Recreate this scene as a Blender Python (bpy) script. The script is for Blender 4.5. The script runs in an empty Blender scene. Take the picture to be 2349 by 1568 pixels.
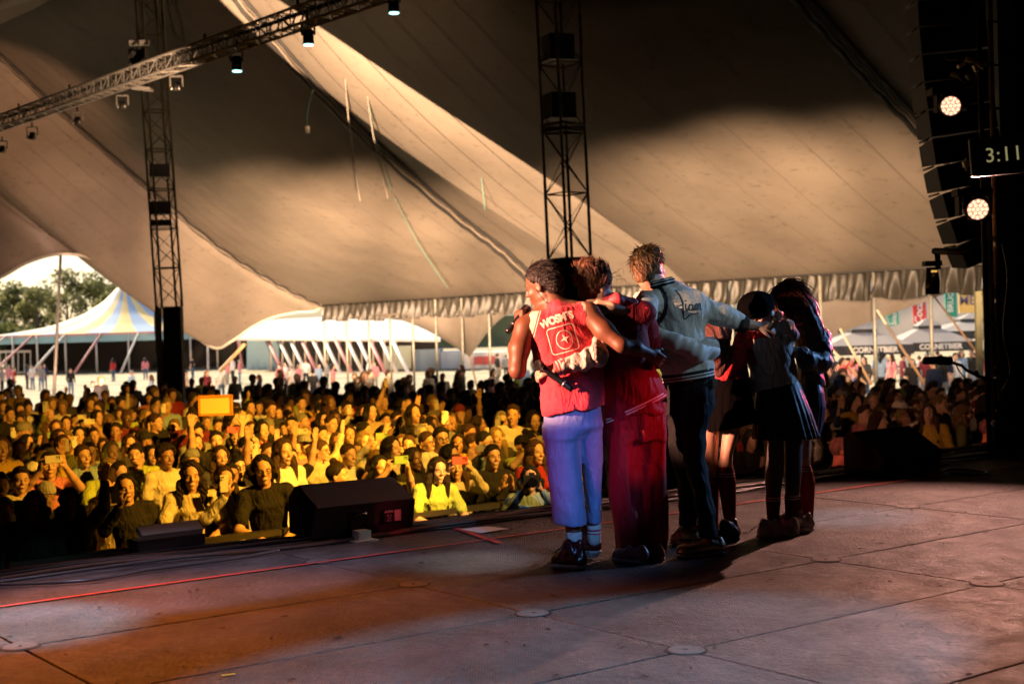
import bpy, bmesh, math, random
import numpy as np
import openvdb
from mathutils import Vector, Matrix
from mathutils.bvhtree import BVHTree

random.seed(7); RNG = np.random.default_rng(7)
SC = bpy.context.scene
COL = SC.collection
H = 1.36                      # eye height above the stage deck (deck top is z = 0)
GZ = -1.55                    # trampled ground in front of the stage

# ---------------------------------------------------------------- camera
F = 3232.0
_p, _r = math.radians(0.656), math.radians(1.65)
FW = np.array([0, math.cos(_p), -math.sin(_p)])
_R0 = np.array([1.0, 0, 0]); _U0 = np.array([0, math.sin(_p), math.cos(_p)])
RT = math.cos(_r)*_R0 - math.sin(_r)*_U0
UP = math.sin(_r)*_R0 + math.cos(_r)*_U0
cam_d = bpy.data.cameras.new('camera'); cam = bpy.data.objects.new('camera', cam_d); COL.objects.link(cam)
cam.matrix_world = Matrix(((RT[0], UP[0], -FW[0], 0), (RT[1], UP[1], -FW[1], 0), (RT[2], UP[2], -FW[2], H), (0, 0, 0, 1)))
cam_d.sensor_width = 36.0; cam_d.lens = 36.0*F/2349.0
cam_d.clip_start = 0.05; cam_d.clip_end = 3000
cam_d.dof.use_dof = True; cam_d.dof.focus_distance = 8.1; cam_d.dof.aperture_fstop = 3.2
SC.camera = cam

# ---------------------------------------------------------------- daylight
w = bpy.data.worlds.new('World'); SC.world = w; w.use_nodes = True
nt = w.node_tree; bg = nt.nodes['Background']
sky = nt.nodes.new('ShaderNodeTexSky'); sky.sky_type = 'NISHITA'; sky.sun_disc = False
SUN_EL, SUN_AZ = math.radians(34), math.radians(-52)     # azimuth from +Y towards +X
sky.sun_elevation = SUN_EL; sky.sun_rotation = SUN_AZ
sky.dust_density = 3.0; sky.air_density = 1.0
nt.links.new(sky.outputs[0], bg.inputs[0]); bg.inputs[1].default_value = 0.15
sd = bpy.data.lights.new('sun', 'SUN'); sd.energy = 5.0; sd.angle = math.radians(0.5); sd.color = (1.0, 0.84, 0.60)
so = bpy.data.objects.new('sun', sd); COL.objects.link(so)
_sv = Vector((math.sin(SUN_AZ)*math.cos(SUN_EL), math.cos(SUN_AZ)*math.cos(SUN_EL), math.sin(SUN_EL)))
so.rotation_euler = _sv.to_track_quat('Z', 'Y').to_euler()

# ---------------------------------------------------------------- exposure
vs = SC.view_settings
vs.view_transform = 'Standard'; vs.look = 'None'; vs.gamma = 1.0; vs.use_curve_mapping = False
vs.exposure = 0.8
SC.render.engine = 'CYCLES'
SC.cycles.use_denoising = True
SC.cycles.max_bounces = 6; SC.cycles.diffuse_bounces = 1; SC.cycles.glossy_bounces = 3
SC.cycles.transparent_max_bounces = 8
SC.cycles.caustics_reflective = False; SC.cycles.caustics_refractive = False
SC.cycles.sample_clamp_indirect = 4.0

# ---------------------------------------------------------------- photo measurements -> world
def at(x, y, Z):              # a pixel of the 2349 px wide photo at world depth Y = Z
    d = FW + (x-1174.5)/F*RT - (y-784)/F*UP
    return Vector(np.array([0, 0, H]) + d*(Z/d[1]))
def fl(x, y, z=0.0):          # the same pixel on a level plane
    d = FW + (x-1174.5)/F*RT - (y-784)/F*UP
    return Vector(np.array([0, 0, H]) + d*((z-H)/d[2]))
def pix(P):
    v = np.array(P)-np.array([0, 0, H]); z = v@FW
    return 1174.5+F*(v@RT)/z, 784-F*(v@UP)/z, z
def q(x, y, Z):               # measured in the close-up of the six performers
    return at((1200+x/1.866)/1.0643, (580+y/1.866)/1.0643, Z)

# ---------------------------------------------------------------- spotlights: lamps of the show, and added fills
def spot(name, loc, tgt, W, col, deg, blend=0.3, r=0.08, square=False, roll=0.0):
    l = bpy.data.lights.new(name, 'SPOT'); l.energy = W; l.color = col
    l.spot_size = math.radians(deg); l.spot_blend = blend; l.shadow_soft_size = r
    l.use_square = square
    o = bpy.data.objects.new(name, l); COL.objects.link(o)
    o.location = loc
    qd = (Vector(loc)-Vector(tgt)).to_track_quat('Z', 'Y')
    o.rotation_euler = (qd.to_matrix() @ Matrix.Rotation(roll, 3, 'Z')).to_euler()
    return o
CEIL = (1.0, 0.64, 0.39)
def edge_spot(name, o, a, b, c, W, col, blend=0.06, r=0.05, long=1.0):
    """profile lamp whose shutter edge runs through world points a and b, the beam reaching down to point c"""
    o, a, b, c = Vector(o), Vector(a), Vector(b), Vector(c)
    n = (a-o).cross(b-o).normalized()
    if n.dot(c-o) > 0: n = -n
    D1 = ((a+b)/2-o).normalized(); th = math.asin(min(.9, -n.dot((c-o).normalized())))/2
    Y = n.cross(D1).normalized(); aim = D1*math.cos(th)-n*math.sin(th); X = n*math.cos(th)+D1*math.sin(th); Z = -aim
    half = max(abs(Y.angle(a-o)-math.pi/2), abs(Y.angle(b-o)-math.pi/2))*long
    l = bpy.data.lights.new(name, 'SPOT'); l.energy = W; l.color = col; l.spot_size = 2*th; l.spot_blend = blend; l.shadow_soft_size = r; l.use_square = True
    ob = bpy.data.objects.new(name, l); COL.objects.link(ob)
    Y = Z.cross(X)
    sy = math.tan(half)/math.tan(th)
    ob.matrix_world = Matrix(((X[0], Y[0]*sy, Z[0], o[0]), (X[1], Y[1]*sy, Z[1], o[1]), (X[2], Y[2]*sy, Z[2], o[2]), (0, 0, 0, 1)))
    return ob
# amber canvas fills added in mid-air low over the crowd, no fixtures there
edge_spot('canvas_profile_fill', (-4.0, 30, 3.2), at(680, -130, 45), at(1440, 425, 50), at(955, 352, 50), 102119, CEIL, .05, .05, 1.45)
spot('canvas_wash_fill', (-1.5, 18, 1.3), at(600, 600, 63), 413999, CEIL, 14, 1.0, 0.3)
spot('canvas_wash_fill', (-1.5, 18, 1.3), at(820, 620, 61), 552000, CEIL, 15, 1.0, 0.3)
spot('canvas_wash_fill', (-1.5, 18, 1.3), at(1130, 600, 60), 358800, CEIL, 14, 1.0, 0.3)
spot('canvas_wash_fill', (5.0, 19, 1.6), at(1400, 560, 52), 110399, CEIL, 20, 1.0, 0.3)
spot('canvas_wash_fill', (5.0, 19, 1.6), at(1640, 500, 50), 91080, CEIL, 22, 1.0, 0.3)
spot('canvas_wash_fill', (5.0, 19, 1.6), at(1960, 560, 42), 63479, CEIL, 26, 1.0, 0.3)
spot('canvas_wash_fill', (-11, 34, 1.4), at(30, 270, 57), 35880, (1.0, .54, .32), 24, 1.0, 0.2)
spot('canvas_wash_fill', (-11, 34, 1.4), at(330, 680, 66), 63479, (1.0, .58, .40), 32, 1.0, 0.2)
spot('truss_fill', (-7.5, 24.5, 3.6), at(400, 150, 29.5), 1900, CEIL, 70, 1.0, 0.1)  # added spot without a fixture, brightens the truss
# yellow audience lamps
spot('audience_lamp', (4.0, 9.6, 5.0), at(620, 1070, 13.5), 5400, (1.0, 0.44, 0.03), 24, 0.6, 0.1)
spot('audience_lamp', (4.0, 9.6, 5.0), at(960, 1050, 14.5), 3200, (1.0, 0.48, 0.05), 27, 0.6, 0.1)
spot('audience_lamp', (4.0, 9.6, 6.0), at(600, 980, 20), 13000, (1.0, 0.44, 0.03), 31, 0.8, 0.1)
spot('dim_audience_fill', (-2.0, 9.0, 3.4), at(2060, 930, 20), 650, (1.0, 0.42, 0.22), 22, 0.8, 0.2)  # added warm fill for the unlit crowd past the performers
# lamps on the stage: warm from the stage-left rig, cool from above, blush from the wash heads
spot('key_lamp_amber', (-6.5, 5.4, 2.8), q(275, 440, 8), 9000, (1.0, 0.40, 0.24), 8.6, 0.4, 0.04)
spot('key_lamp_warm', (-6.0, 3.8, 3.3), q(745, 245, 8.3), 2100, (1.0, 0.62, 0.40), 5.0, 0.5, 0.04)
spot('fill_lamp_orange', (-5.0, 9.0, 3.4), fl(560, 1440), 1150, (1.0, 0.22, 0.02), 36, 0.8, 0.2)
spot('cool_lamp', (2.4, -0.4, 3.7), q(335, 1090, 8), 1000, (0.16, 0.42, 1.0), 6.6, 0.9, 0.05)
spot('cyan_top_lamp', (6.5, 5.5, 4.2), q(900, 340, 8.4), 260, (0.60, 0.85, 1.0), 9, 0.7, 0.05)
spot('blush_wash_lamp', (4.18, 12.55, 2.32), fl(1750, 1400), 480, (1.0, 0.46, 0.36), 84, 0.6, 0.03)
edge_spot('lavender_profile_lamp', (-1.8, 6.0, 3.5), fl(-50, 1482), fl(1020, 1330), fl(420, 1255), 300, (0.70, 0.62, 1.0), .6, .03, 1.1)
edge_spot('cool_profile_lamp', (1.2, 4.6, 4.6), fl(60, 1560), fl(1560, 1305), fl(1500, 1850), 950, (0.14, 0.46, 0.78), .35, .03, 1.25)
spot('red_rim_lamp', (5.0, 12.6, 2.0), q(850, 560, 8.2), 1100, (1.0, 0.03, 0.06), 17, 0.9, 0.04)
spot('blue_rim_lamp', (6.4, 11.0, 2.8), q(1300, 500, 8.8), 500, (0.25, 0.50, 1.0), 18, 0.6, 0.04)
spot('magenta_lamp', (-3.5, 3.0, 2.4), q(275, 960, 8), 260, (0.95, 0.03, 0.40), 9, 0.8, 0.05)
spot('pale_beam', (-0.2, 8.0, 3.9), fl(1080, 1288), 230, (0.75, 0.85, 1.0), 15, 1.0, 0.03)
spot('pale_beam', (-3.0, 8.0, 3.3), fl(60, 1430), 620, (0.25, 0.70, 1.0), 20, 0.8, 0.03)
spot('pale_beam', (3.6, 11.0, 4.8), fl(1960, 1185), 520, (0.45, 0.70, 0.9), 13, 0.9, 0.03)
spot('orange_patch_lamp', (3.5, 7.5, 4.0), fl(2200, 1430), 210, (1.0, 0.32, 0.09), 42, 0.9, 0.03)
spot('red_side_lamp', (4.5, 6.0, 2.2), q(745, 830, 8), 260, (1.0, 0.05, 0.10), 9, 0.7, 0.03)
spot('pale_beam', (-0.2, 8.0, 3.9), at(895, 1150, 9.9), 60, (1.0, 0.85, 0.75), 7, 0.3, 0.02)
spot('pale_beam', (2.0, 9.0, 4.4), at(1010, 1150, 13.4), 260, (0.9, 0.95, 1.0), 7, 0.4, 0.02)
spot('wedge_fill', (-1.0, 9.0, 3.6), at(2010, 1040, 13), 260, (1.0, 0.60, 0.35), 7, 0.8, 0.05)  # added spot that lifts the far wedge out of black
spot('red_pit_lamp', (0.5, 9.0, 3.0), at(1925, 1030, 13.4), 420, (1.0, 0.16, 0.10), 4, 0.7, 0.03)
spot('red_pit_lamp', (0.5, 9.0, 3.0), at(2266, 985, 15.6), 620, (1.0, 0.16, 0.10), 3.5, 0.7, 0.03)
spot('cyan_pit_lamp', (2.6, 8.0, 3.8), at(1216, 1110, 13), 200, (0.45, 0.85, 1.0), 6, 0.7, 0.03)
spot('warm_patch_lamp', (4.4, 12.6, 4.6), fl(2180, 1150), 160, (1.0, 0.62, 0.40), 16, 0.6, 0.03)

# ---------------------------------------------------------------- materials
def mat(name, col, rough=0.7, metal=0.0, noise=0.0, nscale=8.0, bump=0.0, bscale=60.0, emis=None, estr=0.0, spec=0.5,
        objcol=False, sheen=0.0, stretch=None, crease=0.0):
    m = bpy.data.materials.new(name); m.use_nodes = True
    n = m.node_tree.nodes; L = m.node_tree.links; b = n['Principled BSDF']
    b.inputs['Roughness'].default_value = rough; b.inputs['Metallic'].default_value = metal
    b.inputs['Specular IOR Level'].default_value = spec
    if sheen and max(col) > .4: b.inputs['Sheen Weight'].default_value = sheen*.4
    b.inputs['Base Color'].default_value = (*col, 1)
    src = None
    if objcol:
        oi = n.new('ShaderNodeObjectInfo'); src = oi.outputs['Color']
    tc = n.new('ShaderNodeTexCoord'); co = tc.outputs['Object']
    if stretch:
        mp = n.new('ShaderNodeMapping'); mp.inputs['Scale'].default_value = stretch; L.new(co, mp.inputs[0]); co = mp.outputs[0]
    if noise:
        t = n.new('ShaderNodeTexNoise'); t.inputs['Scale'].default_value = nscale; t.inputs['Detail'].default_value = 5; L.new(co, t.inputs['Vector'])
        r = n.new('ShaderNodeMapRange'); r.inputs['From Min'].default_value = 0.25; r.inputs['From Max'].default_value = 0.75
        r.inputs['To Min'].default_value = 1-noise; r.inputs['To Max'].default_value = 1+noise; L.new(t.outputs[0], r.inputs['Value'])
        mx = n.new('ShaderNodeVectorMath'); mx.operation = 'SCALE'
        if src: L.new(src, mx.inputs[0])
        else: mx.inputs[0].default_value = col
        L.new(r.outputs[0], mx.inputs['Scale']); src = mx.outputs[0]
    if src: L.new(src, b.inputs['Base Color'])
    if bump:
        t2 = n.new('ShaderNodeTexNoise'); t2.inputs['Scale'].default_value = bscale; t2.inputs['Detail'].default_value = 4; L.new(co, t2.inputs['Vector'])
        bp = n.new('ShaderNodeBump'); bp.inputs['Strength'].default_value = bump; bp.inputs['Distance'].default_value = 0.02
        L.new(t2.outputs[0], bp.inputs['Height']); L.new(bp.outputs[0], b.inputs['Normal'])
    if crease:
        mp2 = n.new('ShaderNodeMapping'); mp2.inputs['Scale'].default_value = (1.7, 1.7, .6); L.new(tc.outputs['Object'], mp2.inputs[0])
        t3 = n.new('ShaderNodeTexNoise'); t3.inputs['Scale'].default_value = 7; t3.inputs['Detail'].default_value = 3; t3.inputs['Distortion'].default_value = 1.6; L.new(mp2.outputs[0], t3.inputs['Vector'])
        bp3 = n.new('ShaderNodeBump'); bp3.inputs['Strength'].default_value = crease; bp3.inputs['Distance'].default_value = 0.05
        L.new(t3.outputs[0], bp3.inputs['Height'])
        if b.inputs['Normal'].links: L.new(b.inputs['Normal'].links[0].from_socket, bp3.inputs['Normal'])
        L.new(bp3.outputs[0], b.inputs['Normal'])
    if emis:
        b.inputs['Emission Color'].default_value = (*emis, 1); b.inputs['Emission Strength'].default_value = estr
    return m

def mat_bands(name, base, bands, origin, direction, rough=0.8, noise=0.06, bump=0.0, bscale=60, sheen=0.0, crease=0.0):
    """Knitted or printed stripes: bands [(from, to, colour)] in metres along a direction from a point (object space)."""
    m = mat(name, base, rough, noise=noise, nscale=30, bump=bump, bscale=bscale, sheen=sheen, crease=crease, spec=.2)
    n = m.node_tree.nodes; L = m.node_tree.links; b = n['Principled BSDF']
    tc = n.new('ShaderNodeTexCoord')
    s = n.new('ShaderNodeVectorMath'); s.operation = 'SUBTRACT'; L.new(tc.outputs['Object'], s.inputs[0]); s.inputs[1].default_value = origin
    d = n.new('ShaderNodeVectorMath'); d.operation = 'DOT_PRODUCT'; L.new(s.outputs[0], d.inputs[0]); d.inputs[1].default_value = Vector(direction).normalized()
    cur = b.inputs['Base Color'].links[0].from_socket if b.inputs['Base Color'].links else None
    for a, c_, colr in bands:
        g = n.new('ShaderNodeMath'); g.operation = 'COMPARE'; L.new(d.outputs['Value'], g.inputs[0]); g.inputs[1].default_value = (a+c_)/2; g.inputs[2].default_value = (c_-a)/2
        mx = n.new('ShaderNodeMix'); mx.data_type = 'RGBA'
        L.new(g.outputs[0], mx.inputs[0])
        if cur: L.new(cur, mx.inputs[6])
        else: mx.inputs[6].default_value = (*base, 1)
        mx.inputs[7].default_value = (*colr, 1); cur = mx.outputs[2]
    L.new(cur, b.inputs['Base Color'])
    return m

# ---------------------------------------------------------------- object helpers
def tag(o, label=None, cat=None, group=None, kind=None):
    if label: o['label'] = label
    if cat: o['category'] = cat
    if group: o['group'] = group
    if kind: o['kind'] = kind
    return o
def empty(name, loc, label=None, cat=None, group=None, rz=0.0):
    o = bpy.data.objects.new(name, None); COL.objects.link(o); o.location = loc; o.rotation_euler.z = rz
    o.empty_display_size = 0.1
    return tag(o, label, cat, group)
def link(name, me, parent=None, m=None, loc=None):
    o = bpy.data.objects.new(name, me); COL.objects.link(o)
    if m is not None and not me.materials: me.materials.append(m)
    if parent: o.parent = parent
    if loc is not None: o.location = loc
    return o
class MB:
    """Collects boxes, bars, tubes and sheets, given in WORLD coordinates, into one mesh."""
    def __init__(s): s.v = []; s.f = []; s.sm = []
    def add(s, v, f, smooth=False):
        k = len(s.v); s.v += [tuple(x) for x in v]; s.f += [tuple(i+k for i in g) for g in f]; s.sm += [smooth]*len(f); return s
    def box(s, c, size, rot=None):
        c = Vector(c); R = rot if rot is not None else Matrix.Identity(3)
        v = [c + R @ Vector((a*size[0]/2, b*size[1]/2, d*size[2]/2)) for a in (-1, 1) for b in (-1, 1) for d in (-1, 1)]
        return s.add(v, [(0, 1, 3, 2), (4, 6, 7, 5), (0, 4, 5, 1), (2, 3, 7, 6), (0, 2, 6, 4), (1, 5, 7, 3)])
    def tube(s, pts, r, n=8, cap=True):
        pts = [Vector(p) for p in pts]; rr = r if isinstance(r, (list, tuple)) else [r]*len(pts)
        V = []; Fc = []
        for i, p in enumerate(pts):
            t = (pts[min(i+1, len(pts)-1)]-pts[max(i-1, 0)]).normalized()
            a = t.cross(Vector((0, 0, 1)) if abs(t.z) < 0.95 else Vector((1, 0, 0))).normalized(); b = t.cross(a)
            V += [p + (a*math.cos(2*math.pi*k/n)+b*math.sin(2*math.pi*k/n))*rr[i] for k in range(n)]
        for i in range(len(pts)-1):
            for k in range(n): Fc.append((i*n+k, i*n+(k+1) % n, (i+1)*n+(k+1) % n, (i+1)*n+k))
        s.add(V, Fc, n > 5)
        if cap:
            k0 = len(s.v)-len(V)
            s.f += [tuple(k0+k for k in range(n-1, -1, -1)), tuple(k0+len(V)-n+k for k in range(n))]; s.sm += [False]*2
        return s
    def poly(s, pts, thick, nrm):
        """a flat polygon with thickness"""
        nrm = Vector(nrm).normalized(); n = len(pts)
        v = [Vector(p) for p in pts]+[Vector(p)+nrm*thick for p in pts]
        return s.add(v, [tuple(range(n-1, -1, -1)), tuple(range(n, 2*n))]+[(i, (i+1) % n, n+(i+1) % n, n+i) for i in range(n)])
    def mesh(s, name, org=(0, 0, 0)):
        me = bpy.data.meshes.new(name); o = Vector(org)
        me.from_pydata([tuple(Vector(p)-o) for p in s.v], [], s.f); me.update()
        me.polygons.foreach_set('use_smooth', s.sm)
        return me
    def build(s, name, m, parent=None, bevel=0.0):
        org = parent.matrix_basis.translation if parent is not None and parent.parent is None else Vector((0, 0, 0))
        if parent is not None and parent.parent is not None: org = parent.parent.location
        me = s.mesh(name, org)
        if bevel:
            bm = bmesh.new(); bm.from_mesh(me); bmesh.ops.bevel(bm, geom=bm.edges[:], offset=bevel, segments=2, affect='EDGES', profile=0.7); bm.to_mesh(me); bm.free()
        return link(name, me, parent, m)
def face_grid(nu, nv, fn):
    V = [fn(i/(nu-1), j/(nv-1)) for i in range(nu) for j in range(nv)]
    Fc = [(i*nv+j, (i+1)*nv+j, (i+1)*nv+j+1, i*nv+j+1) for i in range(nu-1) for j in range(nv-1)]
    return V, Fc
def catmull(P, t):
    n = len(P)-1; x = min(max(t, 0), 1)*n; i = min(int(x), n-1); f = x-i
    p0, p1, p2, p3 = P[max(i-1, 0)], P[i], P[i+1], P[min(i+2, n)]
    return 0.5*((2*p1)+(p2-p0)*f+(2*p0-5*p1+4*p2-p3)*f*f+(3*p1-p0-3*p2+p3)*f**3)
def text_mesh(body, size, extrude=0.0, shear=0.0, space=1.0, bold=0.0, sub=0):
    c = bpy.data.curves.new('text', 'FONT'); c.body = body; c.size = size; c.extrude = extrude; c.shear = shear
    c.space_character = space; c.offset = bold; c.align_x = 'CENTER'; c.align_y = 'CENTER'; c.resolution_u = 3
    o = bpy.data.objects.new('text', c); COL.objects.link(o); bpy.context.view_layer.update()
    me = bpy.data.meshes.new_from_object(o); bpy.data.objects.remove(o); bpy.data.curves.remove(c)
    me.materials.clear()
    if sub:
        bm = bmesh.new(); bm.from_mesh(me); bmesh.ops.triangulate(bm, faces=bm.faces[:])
        for _ in range(sub):
            bmesh.ops.subdivide_edges(bm, edges=[e for e in bm.edges if e.calc_length() > 0.01], cuts=1)
        bmesh.ops.triangulate(bm, faces=bm.faces[:]); bm.to_mesh(me); bm.free()
    return me
# ================================================================ materials used widely
M_black = mat('black_paint', (0.012, 0.011, 0.010), 0.55, noise=0.3, nscale=20)
M_blackgloss = mat('black_gloss', (0.012, 0.012, 0.012), 0.25)
M_steel = mat('dark_steel', (0.10, 0.085, 0.06), 0.45, 0.6, noise=0.3, nscale=12)
M_alu = mat('aluminium', (0.55, 0.50, 0.44), 0.38, 0.8, noise=0.15, nscale=15)
M_rubber = mat('rubber', (0.02, 0.018, 0.016), 0.5)
M_cable = mat('cable_sheath', (0.018, 0.017, 0.016), 0.35)
M_drape = mat('black_drape', (0.008, 0.007, 0.006), 0.9, noise=0.3, nscale=4)
M_galv = mat('galvanised_pole', (0.30, 0.29, 0.24), 0.5, 0.5, noise=0.2, nscale=6)

# ================================================================ ground
GA = np.array([0.06166, 6.63818]); EU = np.array([0.80212, 0.59716]); EV = np.array([0.59716, -0.80212])
DU, DV = 2.07, 1.04
def st(u, v, z=0.0):          # stage coordinates in decks from one disc; v = -3 is the front lip
    g = GA+EU*DU*u+EV*DV*v
    return Vector((g[0], g[1], z))
def smooth(x, a, b):
    t = min(max((x-a)/(b-a), 0), 1); return t*t*(3-2*t)
def gz(x, y):
    return GZ-0.55*smooth(y, 34, 70)
def mat_ground():
    m = mat('trampled_grass', (0.42, 0.33, 0.19), 0.95, noise=0.35, nscale=0.35, bump=0.6, bscale=9)
    return m
V, Fc = face_grid(90, 110, lambda a, b: (lambda x, y: (x, y, gz(x, y)+0.02*math.sin(x*1.3)*math.cos(y*.9)))(-420+840*a, -30+830*b**1.6))
g_me = bpy.data.meshes.new('ground'); g_me.from_pydata(V, [], Fc); g_me.polygons.foreach_set('use_smooth', [True]*len(Fc))
tag(link('ground', g_me, None, mat_ground()), kind='structure')

# ================================================================ stage floor: plywood decks, leg-hole discs
def mat_deck():
    m = bpy.data.materials.new('deck_plywood'); m.use_nodes = True
    n = m.node_tree.nodes; L = m.node_tree.links; b = n['Principled BSDF']
    tc = n.new('ShaderNodeTexCoord'); oi = n.new('ShaderNodeObjectInfo')
    def noise(sc, det, ro=0.6, st=(1, 1, 1)):
        mp = n.new('ShaderNodeMapping'); mp.inputs['Scale'].default_value = st; mp.inputs['Rotation'].default_value = (0, 0, math.radians(36.7)); L.new(tc.outputs['Object'], mp.inputs[0])
        t = n.new('ShaderNodeTexNoise'); t.inputs['Scale'].default_value = sc; t.inputs['Detail'].default_value = det; t.inputs['Roughness'].default_value = ro; L.new(mp.outputs[0], t.inputs[0]); return t.outputs[0]
    def ramp(s, a, b_, lo, hi):
        r = n.new('ShaderNodeMapRange'); r.inputs['From Min'].default_value = a; r.inputs['From Max'].default_value = b_; r.inputs['To Min'].default_value = lo; r.inputs['To Max'].default_value = hi; L.new(s, r.inputs[0]); return r.outputs[0]
    def mul(a, b_):
        x = n.new('ShaderNodeMath'); x.operation = 'MULTIPLY'; L.new(a, x.inputs[0]); L.new(b_, x.inputs[1]); return x.outputs[0]
    big = ramp(noise(1.6, 6, 0.65), 0.32, 0.68, 0.40, 1.45)
    grain = ramp(noise(14, 5, 0.7, (1, 5, 1)), 0.3, 0.7, 0.6, 1.3)
    spots = ramp(noise(26, 3, 0.6, (1, 2.2, 1)), 0.60, 0.68, 1.0, 0.30)
    pale = ramp(noise(5, 6, 0.75, (1, 3, 1)), 0.58, 0.8, 1.0, 1.5)
    scr = ramp(noise(9, 2, 0.5, (0.6, 16, 1)), 0.66, 0.72, 1.0, 0.40)
    v = mul(mul(mul(big, grain), mul(spots, pale)), scr)
    rnd = ramp(oi.outputs['Random'], 0, 1, 0.85, 1.12)
    v = mul(v, rnd)
    sc = n.new('ShaderNodeVectorMath'); sc.operation = 'SCALE'; sc.inputs[0].default_value = (0.098, 0.084, 0.073); L.new(v, sc.inputs['Scale'])
    L.new(sc.outputs[0], b.inputs['Base Color'])
    ro = ramp(noise(6, 5), 0.3, 0.7, 0.42, 0.75); L.new(ro, b.inputs['Roughness'])
    # anti-slip wire pattern: a fine woven relief
    wv = n.new('ShaderNodeTexWave'); wv.inputs['Scale'].default_value = 28; wv.bands_direction = 'X'; L.new(tc.outputs['Object'], wv.inputs[0])
    wv2 = n.new('ShaderNodeTexWave'); wv2.inputs['Scale'].default_value = 28; wv2.bands_direction = 'Y'; L.new(tc.outputs['Object'], wv2.inputs[0])
    ad = n.new('ShaderNodeMath'); L.new(wv.outputs[1], ad.inputs[0]); L.new(wv2.outputs[1], ad.inputs[1])
    ad2 = n.new('ShaderNodeMath'); ad2.operation = 'MULTIPLY_ADD'; L.new(noise(40, 4), ad2.inputs[0]); ad2.inputs[1].default_value = 11.0; L.new(ad.outputs[0], ad2.inputs[2])
    bp = n.new('ShaderNodeBump'); bp.inputs['Strength'].default_value = 0.6; bp.inputs['Distance'].default_value = 0.005; L.new(ad2.outputs[0], bp.inputs['Height']); L.new(bp.outputs[0], b.inputs['Normal'])
    return m
M_deck = mat_deck()
stage = empty('stage_floor', (0, 0, 0)); stage['kind'] = 'structure'
sub = MB(); c0 = st(1.5, 2.5, -0.12); Rst = Matrix(((EU[0], EV[0], 0), (EU[1], EV[1], 0), (0, 0, 1)))
sub.box(c0, (DU*13, DV*11, 0.16), Rst)
sub.box(st(1.5, -2.93, -0.80), (DU*13, 0.03, 1.46), Rst)
sub.build('stage_frame', M_black, stage)
for iu in range(-3, 6):
    for iv in range(-3, 7):
        m_ = MB(); cx, cy = iu+0.5, iv+0.5
        gap = 0.011+0.005*random.random()
        m_.box((0, 0, -0.015), (DU-gap, DV-gap, 0.03), Rst @ Matrix.Rotation(random.uniform(-.001, .001), 3, 'Z'))
        me = m_.mesh('deck_panel')
        bm = bmesh.new(); bm.from_mesh(me)
        bmesh.ops.bevel(bm, geom=[e for e in bm.edges if all(v.co.z > -0.001 for v in e.verts)], offset=0.003, segments=1, affect='EDGES'); bm.to_mesh(me); bm.free()
        p_ = st(cx, cy, random.uniform(-0.0015, 0.0015))
        o = link('deck_panel', me, stage, M_deck, p_)
M_disc = mat('hole_cover', (0.12, 0.105, 0.09), 0.7, 0.1, noise=0.25, nscale=25, bump=0.2)
M_gap = mat('hole_ring', (0.01, 0.009, 0.008), 0.8)
d_me = MB(); Vd = []
NS = 40
def ring(r, z): return [(r*math.cos(2*math.pi*k/NS), r*math.sin(2*math.pi*k/NS), z) for k in range(NS)]
d_me.add(ring(0.077, 0.0035)+ring(0.074, 0.006)+[(0, 0, 0.006)], [(k, (k+1) % NS, NS+(k+1) % NS, NS+k) for k in range(NS)]+[(NS+k, NS+(k+1) % NS, 2*NS) for k in range(NS)])
disc_me = d_me.mesh('leg_hole_cover'); disc_me.materials.append(M_disc)
r_ = MB(); r_.add(ring(0.077, 0.0036)+ring(0.089, 0.0026), [(k, NS+k, NS+(k+1) % NS, (k+1) % NS) for k in range(NS)])
r_.box((0.004, 0.0, 0.0066), (0.022, 0.010, 0.0012))
ring_me = r_.mesh('cover_ring'); ring_me.materials.append(M_gap)
for iu in range(-2, 5):
    for iv in range(-2, 4):
        p_ = st(iu, iv)
        X_, Y_, _z = pix(p_)
        if _z < 2 or not (-80 < X_ < 2430 and Y_ < 1700): continue
        o = link('leg_hole_cover', disc_me, stage, None, p_); o.rotation_euler.z = random.random()*6
        link('cover_ring', ring_me, o)
# tapes and papers on the deck
M_tape = mat('red_tape', (0.55, 0.06, 0.05), 0.5, noise=0.25, nscale=18)
M_paper = mat('white_paper', (0.75, 0.74, 0.70), 0.6, noise=0.05)
M_ytape = mat('yellow_tape', (0.6, 0.5, 0.05), 0.5)
def tape(pts, wdt, m, label, name='floor_tape'):
    o = empty(name, pts[0], label, 'tape') if False else None
    V = []; 
    for i, p in enumerate(pts):
        t = (pts[min(i+1, len(pts)-1)]-pts[max(i-1, 0)]).normalized(); nn = Vector((-t.y, t.x, 0))*wdt/2
        V += [p+nn+Vector((0, 0, .0075)), p-nn+Vector((0, 0, .0075))]
    mb = MB(); mb.add(V, [(2*i, 2*i+1, 2*i+3, 2*i+2) for i in range(len(pts)-1)])
    base = Vector(pts[0]); me = mb.mesh(name, base)
    return tag(link(name, me, None, m, base), label, 'tape')
tape([st(u_, -1.955+0.012*math.sin(u_*2.1)) for u_ in np.linspace(-1.6, 5.0, 30)], 0.034, M_tape, 'long red tape line running the length of the stage front')
a_, b_ = fl(1020, 1204), fl(1148, 1247)
tape([a_, (a_+b_)/2, b_], 0.05, M_tape, 'short red tape strip beside the white paper on the deck')
tape([fl(1298, 1168), fl(1352, 1178)], 0.02, M_ytape, 'thin yellow tape strip on deck behind the bare-armed singer')
tape([fl(508, 1552), fl(540, 1548)], 0.02, M_ytape, 'small yellow tape mark on the deck close to the camera')
pp = MB(); P4 = [fl(1055, 1213, .009), fl(1118, 1206, .009), fl(1167, 1212, .009), fl(1102, 1222, .009)]
pp.poly(P4, 0.001, (0, 0, 1)); b0 = P4[0]
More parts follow.
